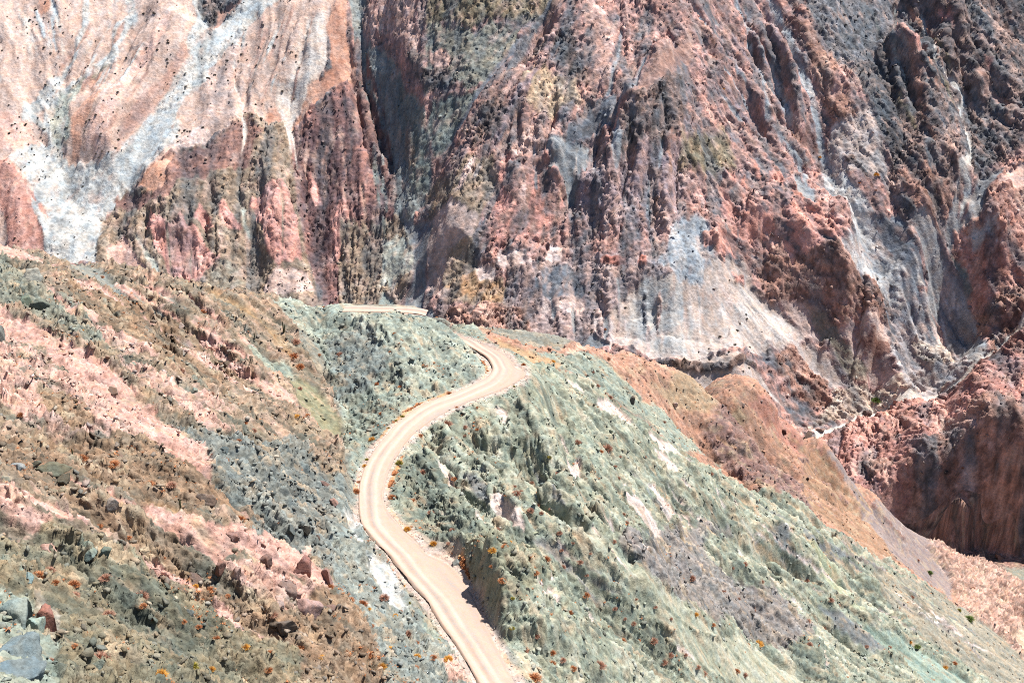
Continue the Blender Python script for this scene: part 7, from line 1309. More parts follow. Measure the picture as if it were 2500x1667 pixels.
BOULDERS = [   # x, y, half width, half height, colour, label
(-28.7,158.1,1.03,1.96,(161,117,109),'tall rust-brown boulder standing on the pink outcrop, upright slab'),
(-26.6,150.4,1.51,1.86,(185,153,147),'large rounded pink-grey boulder with a white streak across its top'),
(-30.1,153.0,1.09,1.36,(142,120,113),'cracked dark boulder with a deep shadow beside the upright slab'),
(-28.5,142.1,1.26,0.93,(126,112,103),'squat brown boulder throwing a black shadow below the pink outcrop'),
(-37.7,148.0,0.71,0.98,(147,112,102),'reddish block wedged at the left edge of the boulder-strewn pink outcrop'),
(-33.1,153.9,0.82,0.73,(139,109,101),'small red-brown block left of the upright slab'),
(-34.2,157.7,0.56,0.66,(147,112,104),'little reddish block above the grey talus edge of the pink outcrop'),
(-32.0,159.1,0.66,0.57,(128,95,87),'dark red rock set in bare pink rock above the upright slab'),
(-37.0,155.1,0.83,0.83,(157,122,114),'brick-coloured slab on the upper rim of the pink outcrop'),
(-30.2,146.9,0.96,0.78,(193,166,157),'pale pink boulder just below the cracked dark boulder'),
(-24.6,152.7,0.72,0.81,(140,114,105),'brown block at the right tip of the pink outcrop'),
(-25.8,160.5,0.85,1.13,(167,132,124),'dull pink boulder at the right end of the outcrop nearest the grey talus'),
(-59.0,153.3,2.00,0.86,(119,117,101),'broad flat mossy-brown boulder overhanging a black hollow on the left'),
(-56.6,151.3,0.75,0.75,(105,98,85),'small tilted brown slab under the broad overhanging boulder'),
(-62.2,163.1,1.52,0.30,(179,152,140),'thin stacked pink slabs on top of the overhanging boulder'),
(-62.2,151.3,0.76,0.57,(168,170,171),'grey capped rock with a black shadow at the left edge'),
(-57.0,137.3,0.69,0.35,(174,171,167),'pale flat rock with a wedge of shadow on the pink slope at the left edge'),
(-61.1,153.2,0.77,0.38,(113,108,93),'dark shelf of rock left of the broad overhanging boulder'),
(-49.2,124.2,0.74,0.58,(192,155,143),'rounded salmon boulder in the green rubble near the left edge'),
(-49.4,118.7,0.75,0.45,(164,132,120),'reddish-brown rock on the green slope below the salmon boulder'),
(-44.5,125.9,0.85,0.70,(121,131,121),'green-grey jagged outcrop of split blocks in the lower left'),
(-45.6,124.8,0.62,0.54,(142,154,146),'pale green block left of the split green outcrop'),
(-57.9,171.2,1.37,0.74,(162,154,136),'smooth tan boulder in the brown strip on the left slope'),
(-45.2,172.7,1.14,1.04,(141,121,110),'round brown boulder beside the orange grass band'),
(-44.1,172.9,0.62,0.73,(151,116,106),'small red rock right of the round brown boulder'),
(-41.0,179.6,1.18,0.54,(178,148,136),'low pinkish rock at the top edge of the brown hollow'),
(-33.2,211.2,0.87,0.87,(140,114,108),'lone red-brown rock in the grey talus'),
(-30.9,204.4,0.84,0.84,(182,146,135),'lone pink rock in the grey talus near the road'),
(-33.3,184.2,0.98,0.98,(101,97,90),'black-shadowed dark block in the grey talus above the outcrop'),
(-30.8,184.4,0.65,0.54,(103,85,78),'dark brown block right of the black-shadowed block'),
(-34.8,182.0,0.65,0.97,(113,118,117),'leaning grey slab at the foot of the talus'),
(-38.7,188.0,0.89,0.56,(104,108,106),'dark grey boulder in the middle of the talus'),
(-47.4,139.7,0.51,0.31,(211,173,160),'small pink brick-like block on the ridge of the green hillside'),
(-49.8,147.3,0.63,0.81,(164,151,144),'pale block with a dark underside on the second pink band'),
(-40.2,146.0,0.79,0.62,(126,105,97),'brown ledge rock near the shadowed foot of the outcrop'),
(-44.3,100.9,2.11,1.67,(152,163,159),'huge smooth grey-green boulder at the left edge, partly cut by the frame'),
(-41.0,92.8,1.83,1.47,(132,144,148),'massive blue-grey boulder in the bottom left corner, upper half'),
(-37.9,84.9,1.78,1.08,(125,138,144),'massive blue-grey slab in the bottom left corner, under the split'),
(-42.5,103.5,0.85,1.69,(168,117,104),'orange-red lichen-coloured slab between the two green boulders'),
(-42.8,101.1,0.83,1.28,(162,176,166),'mint green rock left of the orange-red slab'),
(-47.4,111.9,0.64,0.42,(136,155,156),'blue-green rock above the orange-red slab'),
(-39.1,137.7,0.67,0.50,(111,117,117),'small slate rock on the dark green hollow'),
(-36.1,96.1,0.54,0.36,(141,149,139),'grey-green rock at the bottom edge left of the yellow bush'),
(-100.3,269.8,2.84,1.84,(173,170,161),'large pale angular boulder on the upper left hillside'),
(-90.3,244.5,1.82,1.67,(127,131,119),'dark green knobbly boulder below the pale angular one'),
(-94.0,247.1,1.38,1.23,(120,128,113),'green block left of the dark knobbly boulder'),
(-89.4,221.7,0.83,1.53,(130,132,128),'dark grey boulder cut by the left edge'),
(-87.1,218.4,1.09,0.49,(119,121,117),'flat dark slab lying below the cut-off boulder'),
(-66.9,207.7,1.01,0.63,(184,152,140),'pink rounded stone above a dark ledge on the pink slope'),
(-66.0,204.0,1.00,0.50,(121,99,87),'brown ledge rock under the pink rounded stone'),
(-56.0,218.0,0.78,0.59,(149,153,142),'pale green stone on the middle of the left slope'),
(-58.3,257.4,0.77,0.61,(114,100,89),'dark block on the upper pink streak near the knoll'),
(-66.9,221.0,0.48,0.32,(150,157,147),'single pale green stone on the bare pink streak'),
(-70.3,269.5,0.81,0.81,(182,161,152),'pinkish stone at the head of the long pink streak'),
(-46.9,198.0,0.71,0.47,(93,102,104),'blue-grey rock at the top of the slate talus'),
(36.6,359.8,1.47,1.05,(137,100,92),'dark red outcrop rock on the orange shoulder'),
(30.4,322.2,0.85,0.94,(115,104,96),'black hollowed rock on the green-orange slope'),
(45.1,368.1,0.65,0.52,(209,175,161),'small pink stone right of the black hollowed rock'),
(48.7,375.0,0.88,0.79,(214,182,169),'larger pink stone right of the black hollowed rock'),
(2.0,179.0,0.35,0.35,(70,72,67),'dark boulder standing on the green mound'),
(-9.1,194.0,0.68,0.41,(149,149,145),'grey rock at the edge of the pull-out by the mound'),
(142.7,363.8,0.91,0.77,(63,60,60),'lone dark boulder on the lower brown slope'),
(141.0,415.1,0.51,0.76,(80,71,69),'small black rock on the purple slope'),
(103.7,424.0,0.46,0.56,(79,64,62),'small black rock on the orange slope'),
(96.7,438.3,0.94,1.15,(98,66,60),'dark red rock on the orange slope above the gorge'),
(128.9,532.1,1.59,1.91,(122,101,92),'dark reddish rock on the rim of the gorge'),
(231.1,843.9,2.54,1.53,(119,86,83),'rust rock at the tip of the red hill beside the river bed'),
(213.1,851.7,2.55,1.53,(160,133,126),'pinkish rock at the near bank of the river bed'),
(267.2,872.6,2.65,1.91,(116,105,105),'grey-brown block standing at the edge of the river bed'),
(250.3,872.7,2.64,2.32,(122,100,96),'brown block at the bend of the river bed'),
(282.3,705.2,2.65,2.65,(178,148,133),'rounded tan pinnacle in front of the dark alcove'),
(293.6,704.8,2.66,3.11,(157,123,109),'right-hand reddish pinnacle in front of the dark alcove'),
]
BUSHES = [   # x, y, size, tint
(-49.0,284.2,2.35,1),(-48.9,279.8,2.48,0),(-39.1,285.5,1.67,1),(-54.1,287.1,1.53,1),(-47.3,275.3,2.27,0),(-63.9,281.5,1.01,0),(-53.6,266.9,1.14,0),(-78.1,230.7,0.96,2),(-53.8,220.2,1.58,1),(-60.0,224.1,1.62,1),(-51.2,221.3,0.90,0),(-47.6,215.7,1.03,0),(-72.8,182.4,1.14,0),(-45.9,214.7,1.28,1),(-58.1,206.1,0.85,0),(-51.3,207.2,0.89,0),(-43.2,243.7,1.15,2),(-45.8,203.2,0.97,0),(-41.7,248.2,1.17,0),(-45.2,307.0,0.94,0),(-44.1,284.4,0.87,0),(-45.3,264.2,1.25,1),(-66.7,277.8,1.66,0),(-90.9,286.6,1.26,0),(-19.5,275.3,1.28,0),(-29.5,271.1,1.14,0),(-24.2,268.6,1.07,0),(-27.1,280.7,0.79,0),(-26.7,287.3,0.74,0),(-13.8,254.0,2.37,1),(-18.8,246.0,1.15,0),(-11.9,260.6,0.91,0),(-7.8,262.6,0.79,0),(2.3,285.1,1.19,0),(25.8,341.2,1.35,1),(24.0,310.5,1.59,1),(20.3,308.7,1.44,1),(22.1,285.8,2.67,1),(14.6,274.4,1.60,1),(19.6,278.5,1.43,0),(9.8,306.6,1.28,2),(-9.9,255.7,1.19,1),(-9.9,254.6,0.89,1),(-7.2,255.6,0.89,0),(-28.1,263.7,0.92,0),(-27.2,257.6,0.90,0),(-22.7,254.5,0.89,3),(-24.0,252.2,0.82,3),(-25.1,248.7,0.76,3),(-28.1,243.2,1.42,2),(-13.6,267.6,1.12,0),(-10.7,269.9,0.82,3),(-0.2,273.1,0.76,3),(22.4,309.0,0.72,1),(12.3,823.3,2.87,4),(13.2,824.7,2.49,4),(60.6,831.2,2.52,0),(45.9,365.8,1.29,1),(40.7,335.4,1.34,1),(19.9,316.0,0.96,1),(23.0,323.9,0.83,1),(17.8,311.0,0.87,1),(-21.8,232.2,1.63,3),(-28.2,233.8,0.82,3),(-28.6,231.0,1.08,2),(-28.9,220.3,1.55,0),(-28.7,224.4,0.95,0),(-16.9,229.6,1.34,1),(-10.8,230.9,1.34,0),(-22.0,218.0,1.53,0),(-18.4,217.2,1.52,0),(-14.6,211.5,1.23,1),(-18.3,205.9,1.44,2),(-10.2,203.4,1.18,1),(-13.4,200.1,1.31,2),(-10.7,198.7,0.92,1),(-1.3,185.8,1.30,0),(-3.1,184.6,1.29,2),(-0.4,199.1,0.93,2),(0.1,215.6,1.50,1),(4.7,225.0,1.15,1),(4.1,252.0,1.00,1),(0.4,229.4,0.91,1),(1.6,228.0,1.06,1),(2.9,213.3,1.49,1),(4.7,214.3,1.00,1),(7.0,222.9,0.67,1),(-2.8,207.2,1.20,1),(-4.1,208.3,0.87,0),(8.2,212.5,1.24,1),(8.7,211.0,0.83,1),(10.7,212.3,0.84,1),(11.9,211.0,1.23,1),(8.9,208.9,1.21,1),(13.4,210.7,0.98,1),(3.3,183.6,1.28,0),(5.8,206.8,1.44,0),(7.8,214.1,0.85,1),(24.1,263.1,1.11,1),(24.1,253.7,1.30,1),(19.0,221.5,1.03,1),(26.6,280.9,1.31,1),(23.9,275.6,1.09,1),(23.0,279.4,1.11,1),(7.7,255.3,1.01,3),(9.5,250.5,0.99,1),(25.2,288.3,1.01,1),(32.9,302.2,1.06,1),(-1.6,178.1,1.24,0),(-3.1,182.6,0.76,0),(-0.1,175.5,0.69,3),(-0.0,170.6,0.79,3),(3.5,171.5,1.40,1),(1.8,168.9,1.18,1),(2.6,161.5,2.07,0),(5.9,172.6,1.20,0),(5.7,170.5,1.39,0),(7.3,172.9,1.21,1),(8.9,173.1,1.21,0),(14.1,184.3,2.04,1),(12.8,207.6,1.45,0),(10.7,203.7,1.42,1),(8.9,187.8,1.09,0),(18.6,211.1,1.08,1),(17.4,208.3,0.87,0),(20.6,211.7,0.84,1),(26.1,213.5,1.75,1),(23.5,211.6,0.99,0),(28.7,213.6,1.75,1),(30.1,215.2,1.52,1),(27.0,218.1,1.02,1),(30.2,219.4,0.93,1),(23.1,216.3,0.76,1),(22.2,212.4,1.24,1),(20.2,208.4,1.46,0),(14.0,212.9,0.74,1),(-16.8,171.4,0.80,0),(-17.4,165.8,0.78,2),(-19.6,156.4,0.81,0),(-15.3,165.3,0.66,2),(-19.6,169.7,1.59,1),(-22.5,180.8,0.85,1),(-17.7,187.2,0.66,2),(-16.1,176.8,0.70,3),(-14.7,176.4,0.70,3),(-16.0,180.4,0.63,3),(-15.0,160.0,1.12,1),(-13.7,159.1,1.11,0),(-12.7,161.5,0.94,1),(-16.7,151.9,1.24,2),(-13.2,153.0,1.07,2),(-11.0,162.7,0.68,3),(-11.2,154.5,1.08,0),(-9.3,155.6,1.27,2),(-8.7,151.9,0.71,3),(-13.2,146.5,1.37,0),(-17.3,142.8,1.50,2),(-18.8,144.0,1.18,0),(-21.7,162.7,1.53,0),(-23.1,162.3,1.52,0),(-20.7,162.1,0.76,2),(-25.4,198.7,0.70,0),(-21.5,196.5,0.69,0),(-58.2,161.4,1.99,0),(-45.8,191.4,1.37,0),(-57.5,173.8,1.70,0),(-52.4,171.5,1.88,0),(-49.4,172.4,1.46,1),(-51.5,142.6,0.63,2),(-50.6,144.6,0.89,0),(-48.1,146.5,0.90,0),(-45.9,147.4,0.79,0),(-43.9,146.9,0.53,0),(-47.4,114.4,1.30,0),(-45.2,117.5,1.46,0),(-47.8,119.5,1.20,1),(-43.5,122.5,1.21,1),(-40.1,122.8,1.65,1),(-44.1,114.5,1.14,1),(-40.6,112.5,1.11,1),(-39.7,120.2,0.88,0),(-42.2,118.2,0.44,0),(-36.3,123.5,0.75,0),(-35.2,125.2,0.76,0),(-37.0,99.5,1.85,1),(-33.6,105.1,1.41,2),(-32.7,111.9,1.49,3),(-33.4,125.7,0.91,0),(-30.8,128.2,1.07,2),(-28.5,128.5,0.92,0),(-28.0,126.2,1.05,0),(-32.0,117.6,0.85,2),(-30.3,144.1,1.20,1),(-30.1,141.0,0.84,0),(-33.2,151.4,0.61,0),(-26.4,140.1,0.99,0),(-23.9,145.1,0.75,0),(-24.0,139.0,0.82,2),(-22.4,143.3,0.84,0),(-40.9,108.1,0.59,0),(-39.2,99.1,0.62,0),(-39.3,94.8,0.60,1),(-41.3,177.0,1.69,0),(-38.1,145.7,1.05,0),(-39.9,144.9,0.87,2),(-36.1,145.3,0.77,0),(-25.5,159.3,1.12,0),(-45.1,105.0,0.66,2),(-45.6,113.7,0.85,0),(-51.0,119.4,0.75,0),(-38.6,120.0,0.59,0),(60.0,300.9,1.78,1),(56.1,297.1,1.27,1),(64.6,300.9,1.57,1),(41.4,270.0,1.90,1),(36.4,229.7,1.19,2),(58.8,272.6,2.59,2),(53.2,254.9,1.03,0),(49.9,274.9,1.30,1),(54.2,278.5,1.19,1),(61.2,292.2,1.25,1),(84.3,332.5,1.59,1),(78.4,304.5,1.83,1),(90.4,328.2,1.98,1),(93.5,330.7,1.36,1),(87.9,321.6,1.32,1),(101.8,324.8,1.58,1),(76.1,291.7,1.75,1),(41.4,237.1,1.23,0),(54.0,331.5,1.72,1),(111.1,332.0,1.38,1),(136.2,346.6,1.73,0),(132.7,342.8,1.71,2),(119.3,339.6,1.51,2),(123.3,343.6,2.12,4),(162.7,407.5,3.57,4),(207.3,578.1,3.57,4),(132.4,382.0,1.60,1),(233.6,588.6,2.21,1),(160.1,411.1,2.05,3),(232.0,550.5,2.08,1),(180.0,416.1,1.58,1),(201.6,581.6,1.72,1),(271.7,730.1,2.17,1),(46.3,232.6,1.65,0),(48.9,236.3,1.40,1),(37.6,219.3,1.55,1),(35.8,218.1,1.28,1),(33.3,217.4,1.12,1),(258.6,881.9,6.41,4),(264.0,977.1,4.24,2),(225.3,993.4,2.84,2),(251.0,971.6,1.87,0),(262.9,970.5,2.34,1),(150.9,991.0,1.63,2),]
CACTI = [(-52.0,285.2,2.97,3),(-56.5,276.6,1.24,1),(-62.8,172.2,1.25,1),(-43.3,155.0,1.58,1),(74.0,355.2,1.79,1),(90.2,328.3,1.86,1),(182.6,583.6,2.01,1),]
# ------------------------------------------------------------------ ground
C_ = np.array(CTRL, float); W_ = solve_rbf(C_); R_ = smooth_line(ROADPTS, 5); R2_ = smooth_line(ROADPTS2, 5)
SPLIT = 772.0

def grid():
    def seg(a, b, n): return np.linspace(a, b, max(3, int(n * LOD)), endpoint=False)
    A = np.radians(25.6)
    az = np.concatenate([seg(-math.radians(62), -A, 40), seg(-A, A, 970), np.linspace(A, math.radians(62), max(3, int(40 * LOD)))])
    near = np.concatenate([seg(math.log(8), math.log(80), 60), seg(math.log(80), math.log(480), 1330), seg(math.log(480), math.log(690), 230), np.linspace(math.log(690), math.log(SPLIT), int(150 * LOD))])
    far = np.concatenate([seg(math.log(SPLIT), math.log(1250), 600), np.linspace(math.log(1250), math.log(2600), max(3, int(70 * LOD)))])
    return az.astype(np.float32), np.exp(near).astype(np.float32), np.exp(far).astype(np.float32)

def lin(c):
    c = np.asarray(c, float) / 255
    return np.where(c <= .04045, c / 12.92, ((c + .055) / 1.055) ** 2.4)

KA = 0.50            # albedo of a rock that looks white in the picture
RAMPS = []
for _r in ROCK:
    c = lin(np.array(_r[1])); g = c.mean(1, keepdims=True); RAMPS.append((g + (c - g) * .82) * KA)

def ramp(k, n):
    R = RAMPS[k]; m = len(R)
    t = np.clip(n, 0, .9999) * (m - 1); i = t.astype(np.int32); f = (t - i)[:, None]
    f = f * f * (3 - 2 * f)
    return (R[i] * (1 - f) + R[i + 1] * f).astype(np.float32)

def block(rr, S, first):
    """one block of the ground; S is the size of its detail (1 near, 3.2 far)"""
    AZ, RR = np.meshgrid(AZS, rr)
    X = RR * np.sin(AZ); Y = RR * np.cos(AZ)
    H = base_height(X, Y, C_, W_)
    H = np.maximum(carve(H, X, Y, FEATS), -506)
    # slope
    gr = np.gradient(H, axis=0) / np.gradient(RR, axis=0); ga = np.gradient(H, axis=1) / np.gradient(AZ, axis=1) / RR
    sx = gr * np.sin(AZ) + ga * np.cos(AZ); sy = gr * np.cos(AZ) - ga * np.sin(AZ)
    fl = [f for f in FLOW if f[0] == (0 if first else 1)]
    i8 = np.unique(np.append(np.arange(0, X.shape[0], 8), X.shape[0] - 1)); j8 = np.unique(np.append(np.arange(0, X.shape[1], 8), X.shape[1] - 1))
    cx = X[np.ix_(i8, j8)]; cy = Y[np.ix_(i8, j8)]; c2 = 0; s2 = 0
    for _, px, py, dx, dy in fl:
        w = 1 / ((cx - px) ** 2 + (cy - py) ** 2 + (14 * S) ** 2) ** 1.5
        c2 = c2 + w * (dx * dx - dy * dy); s2 = s2 + w * 2 * dx * dy
    def up(A):
        B = np.stack([np.interp(np.arange(X.shape[1]), j8, r) for r in A]); return np.stack([np.interp(np.arange(X.shape[0]), i8, B[:, j]) for j in range(B.shape[1])], 1)
    th = .5 * np.arctan2(s2, c2); fx_ = up(np.cos(2 * th)); fy_ = up(np.sin(2 * th)); th = .5 * np.arctan2(fy_, fx_) + .12 * gnoise(X / (30 * S), Y / (30 * S))
    gx0, gy0 = sx, sy
    sx = np.cos(th).astype(np.float32); sy = np.sin(th).astype(np.float32)
    wx = X + S * 3 * gnoise(X / (S * 16), Y / (S * 16)); wy = Y + S * 3 * gnoise(X / (S * 16) + 50, Y / (S * 16))
    e1, d1x, d1y = erosion(wx / (15 * S), wy / (15 * S), sx, sy)
    k = .25; sx2 = sx + d1x * k; sy2 = sy + d1y * k
    e2, d2x, d2y = erosion(wx / (6.5 * S), wy / (6.5 * S), sx2, sy2)
    sx3 = sx2 + d2x * k; sy3 = sy2 + d2y * k
    e3, _, _ = erosion(wx / (2.6 * S), wy / (2.6 * S), sx3, sy3)
    e4, _, _ = erosion(X / (1.1 * S), Y / (1.1 * S), sx3, sy3)
    Xr, Yr = X, Y
    if not first: Y = (Y * .6 + H * .85).astype(np.float32)          # noise follows the rock face, also where it is steep
    broad = fbm(X / (22 * S), Y / (22 * S), 3)
    mid = fbm(X / (6 * S), Y / (6 * S), 4)
    fine = fbm(X / (1.3 * S), Y / (1.3 * S), 3)
    q0 = streaks(X + S * mid, Y + S * mid, sx, sy, 42 * S, 6.5 * S, 19.)
    q1 = streaks(X + S * mid, Y + S * mid, sx, sy, 16 * S, 2.2 * S)
    q2 = streaks(X, Y, sx, sy, 6 * S, .8 * S, 40.)
    print('noise', round(time.time() - _T0, 1))
    n = .52 + .20 * broad + .34 * mid + .11 * e1 + .12 * e2 + .10 * e3 + .34 * fine - .12 * np.abs(q0) + .04 + .26 * q1 + .14 * q2
    Yn = Y; Y = Yr
    # geology
    shp = X.shape; nv = X.size
    Xf = X.ravel(); Yf = Y.ravel(); nf = n.ravel().astype(np.float32)
    base = IX['nearbase'] if first else IX['farcrag']
    col = ramp(base, nf); att = np.zeros((nv, 3), np.float32); att[:] = ROCK[base][2:5]
    idm = np.full(nv, base, np.int16)
    edge = (.6 * mid + .3 * e3 + .35 * fine + .2 * e2 + .75 * q1 + .35 * q2 + .3 * broad).ravel()
    rowr = rr
    for kind, mi, soft, warp, w, pts in GEOLOGY:
        warp *= 1.25
        pad = w + warp * 1.6 + soft
        rs = [math.hypot(*p) for p in pts]; as_ = [math.atan2(p[0], p[1]) for p in pts]
        rmin, rmax = min(rs) * .93 - pad, max(rs) + pad
        if rmin > rr[-1] or rmax < rr[0]: continue
        i0 = np.searchsorted(rr, rmin); i1 = np.searchsorted(rr, rmax)
        pa = pad / max(min(rs), 10)
        j0 = np.searchsorted(AZS, min(as_) - pa); j1 = np.searchsorted(AZS, max(as_) + pa)
        if i1 <= i0 or j1 <= j0: continue
        x = X[i0:i1, j0:j1]; y = Y[i0:i1, j0:j1]
        d, pos = poly_dist(x, y, pts, kind == 0)
        if kind == 0: sd = np.where(inside(x, y, pts), d, -d)
        else:
            tap = np.clip(np.minimum(pos, len(pts) - 1 - pos) * 1.2 + .25, 0, 1)
            sd = w * tap - d
        ed = edge.reshape(shp)[i0:i1, j0:j1]
        m = sstep(-soft, soft, sd + warp * ed)
        a, b = np.nonzero(m > .004)
        if len(a) == 0: continue
        idx = (a + i0) * shp[1] + b + j0; mm = m[a, b][:, None]
        col[idx] = col[idx] * (1 - mm) + ramp(mi, nf[idx]) * mm
        att[idx] = att[idx] * (1 - mm) + np.array(ROCK[mi][2:5], np.float32) * mm
        idm[idx[mm[:, 0] > .5]] = mi
    # wash and dust: talus grey gathers in the hollows, dust of the neighbours drifts over
    cragf = att[:, 0]
    hol = sstep(.05, -.55, (e1 * .5 + e2 * .7 + .5 * q1 + .4 * mid)).ravel() * np.clip(cragf, 0, 1)
    talus = lin([112, 118, 126] if not first else [116, 122, 116]) * KA
    col = col * (1 - (.55 if not first else .3) * hol)[:, None] + talus * ((.55 if not first else .3) * hol)[:, None]
    m2 = fbm(X / (5 * S) + 31, Yn / (5 * S), 3); m3 = streaks(X, Yn, sx, sy, 9 * S, 1.3 * S, 77.)
    dust = (sstep(.05, .45, m2 * .7 + m3 * .5) * (.6 if first else .45)).ravel()[:, None]
    dcol = lin([196, 172, 146] if first else [206, 176, 166]) * KA
    ok = (att[:, 1] > .2)[:, None]
    col = col * (1 - dust * ok) + dcol * dust * ok
    col = col.astype(np.float32)
    print('geology', round(time.time() - _T0, 1))
    crag, rub, rill = (att[:, i].reshape(shp) for i in range(3))
    if not first: col *= 1.16  # far rock colours brightened to make up for the weaker sun on the wall
    # relief of each rock
    fade = sstep(0, 1, np.abs(RR - SPLIT) / 30) * sstep(20, 70, RR)
    D = rill * S * (.9 * e1 + .55 * e2 + .2 * e3 + .06 * e4)
    ax, ay = (10, 8) if first else (8.5, 7.5)
    Y = Yn
    c1 = ridged((X + 2 * S * mid) / (ax * S), (Y + 2 * S * mid) / (ay * S), 4)
    el = 1.0 if first else 1.25
    g1, v1 = slabs(X + 1.2 * S * mid, Y + 1.2 * S * mid, sx, sy, 8 * el * S, 2.9 * S, wob=.6 * broad)
    g2, v2 = slabs(X + .4 * S * fine, Y + .4 * S * fine, sx, sy, 2.8 * el * S, 1.2 * S, wob=1.0 * mid)
    g3, v3, _ = shards(X / (ax * .07 * S), Y / (ay * .07 * S))
    patch = .35 + .65 * sstep(-.25, .3, mid + .5 * fbm(X / (9 * S) + 7, Y / (9 * S), 2))
    crack = np.exp(-((q1 + .25 * q2) / .07) ** 2) * sstep(.0, .35, broad + .6 * mid + .15) + .6 * np.exp(-(q2 / .09) ** 2) * sstep(.05, .4, mid)
    D -= np.clip(crag, 0, 1) * S * (1.1 if first else .9) * crack
    rib = 1 - np.abs(q0) * 2.0; rid = 1 - np.abs(q1) * 2.2; rid2 = 1 - np.abs(q2) * 2.2           # sharp ribs running down the slope
    if first: D += crag * S * (1.2 * rib + .5 * (c1 - .45) + .5 * rid + .25 * rid2 + patch * (1.0 * g1 + .9 * g2 + .5 * g3))
    else: D += crag * S * .52 * (1.1 * rib + .3 * (c1 - .45) + .7 * rid + .42 * rid2 + patch * (.8 * g1 + .95 * g2 + .75 * g3))
    f1, f2, v = cells(X / (1.5 * S) + .3 * fine, Y / (1.5 * S))
    r1 = sstep(.3, .8, v) * np.clip(1 - f1 * 1.45, 0, 1) ** .5
    f1b, f2b, vb = cells(X / (.7 * S) + 9, Y / (.7 * S))
    r2 = sstep(.25, .8, vb) * np.clip(1 - f1b * 1.45, 0, 1) ** .5
    f1c, f2c, vc = cells(X / (3.3 * S) + 3 + .2 * fine, Y / (2.8 * S) + .3 * fine)
    r3 = sstep(.66, .9, vc) * np.clip(1 - f1c * 1.6, 0, 1) ** .5
    D += rub * S * ((patch * (.60 * r1 + .34 * r2) + 1.0 * r3 * np.clip(rub - .35, 0, 1) * patch) * (1 if first else .22) + .25 * g3 + .1 * fine)
    Y = Yr
    nn = 1 / np.sqrt(1 + gx0 * gx0 + gy0 * gy0)
    XO, YO = X, Y
    D = D * fade
    tip = .75 if first else 1.0
    X = X - tip * gx0 * nn * D * nn; Y = Y - tip * gy0 * nn * D * nn
    H = H + D * (nn if not first else .4 + .6 * nn)
    roadw = None
    if first:
        H, _, _, _ = road_blend(H, X, Y, R2_)
        H, ri, rd, rw = road_blend(H, X, Y, R_)
        # verge beside the road: loose tan gravel pushed off the carriageway
        t = (1 - sstep(.1, 1.5, rd - rw + 1.3 * mid[ri] + .8 * fine[ri])) * .85
        idx = ri[0] * shp[1] + ri[1]; t = t[:, None]
        g = ramp(IX['roadtan'], nf[idx]) * .9
        col[idx] = col[idx] * (1 - t) + g * t
    # loose stones carry their own tint
    tint = 1 + (rub * ((v - .5) * .34 * (r1 > .1) + (vb - .5) * .24) + crag * ((v1 - .5) * .22 + (v2 - .5) * .34 + (v3 - .5) * .3) + .10 * fine).ravel()
    col *= np.clip(tint, .55, 1.5)[:, None]
    print('relief', round(time.time() - _T0, 1))
    return X, Y, H, col, idm, att

def rock_material(name, S, rough=.95):
    m = bpy.data.materials.new(name); m.use_nodes = True
    nt = m.node_tree; N = nt.nodes; L = nt.links; b = N['Principled BSDF']
    b.inputs['Roughness'].default_value = rough; b.inputs['Specular IOR Level'].default_value = .15
    at = N.new('ShaderNodeAttribute'); at.attribute_name = 'rock'
    tc = N.new('ShaderNodeNewGeometry')
    n1 = N.new('ShaderNodeTexNoise'); n1.inputs['Scale'].default_value = 1.6 / S; n1.inputs['Detail'].default_value = 5; n1.inputs['Roughness'].default_value = .68
    L.new(tc.outputs['Position'], n1.inputs['Vector'])
    mr = N.new('ShaderNodeMapRange'); mr.inputs[1].default_value = .25; mr.inputs[2].default_value = .75; mr.inputs[3].default_value = .62; mr.inputs[4].default_value = 1.38  # dark speckle in the colour, standing in for tiny shadows on the rock
    L.new(n1.outputs['Fac'], mr.inputs[0])
    hs = N.new('ShaderNodeMixRGB'); hs.blend_type = 'MULTIPLY'; hs.inputs[0].default_value = 1
    L.new(at.outputs['Color'], hs.inputs[1]); L.new(mr.outputs[0], hs.inputs[2])
    n2 = N.new('ShaderNodeTexNoise'); n2.inputs['Scale'].default_value = .5 / S; n2.inputs['Detail'].default_value = 4
    L.new(tc.outputs['Position'], n2.inputs['Vector'])
    mx = N.new('ShaderNodeMixRGB'); mx.blend_type = 'MULTIPLY'; mx.inputs[0].default_value = 1
    cr = N.new('ShaderNodeValToRGB'); e = cr.color_ramp.elements
    e[0].position = .36; e[0].color = (.86, .95, 1.0, 1); e[1].position = .64; e[1].color = (1.0, .95, .88, 1)
    L.new(n2.outputs['Fac'], cr.inputs[0]); L.new(hs.outputs[0], mx.inputs[1]); L.new(cr.outputs[0], mx.inputs[2])
    L.new(mx.outputs[0], b.inputs['Base Color'])
    bp = N.new('ShaderNodeBump'); bp.inputs['Strength'].default_value = .9; bp.inputs['Distance'].default_value = .25 * S
    L.new(n1.outputs['Fac'], bp.inputs['Height']); L.new(bp.outputs[0], b.inputs['Normal'])
    return m

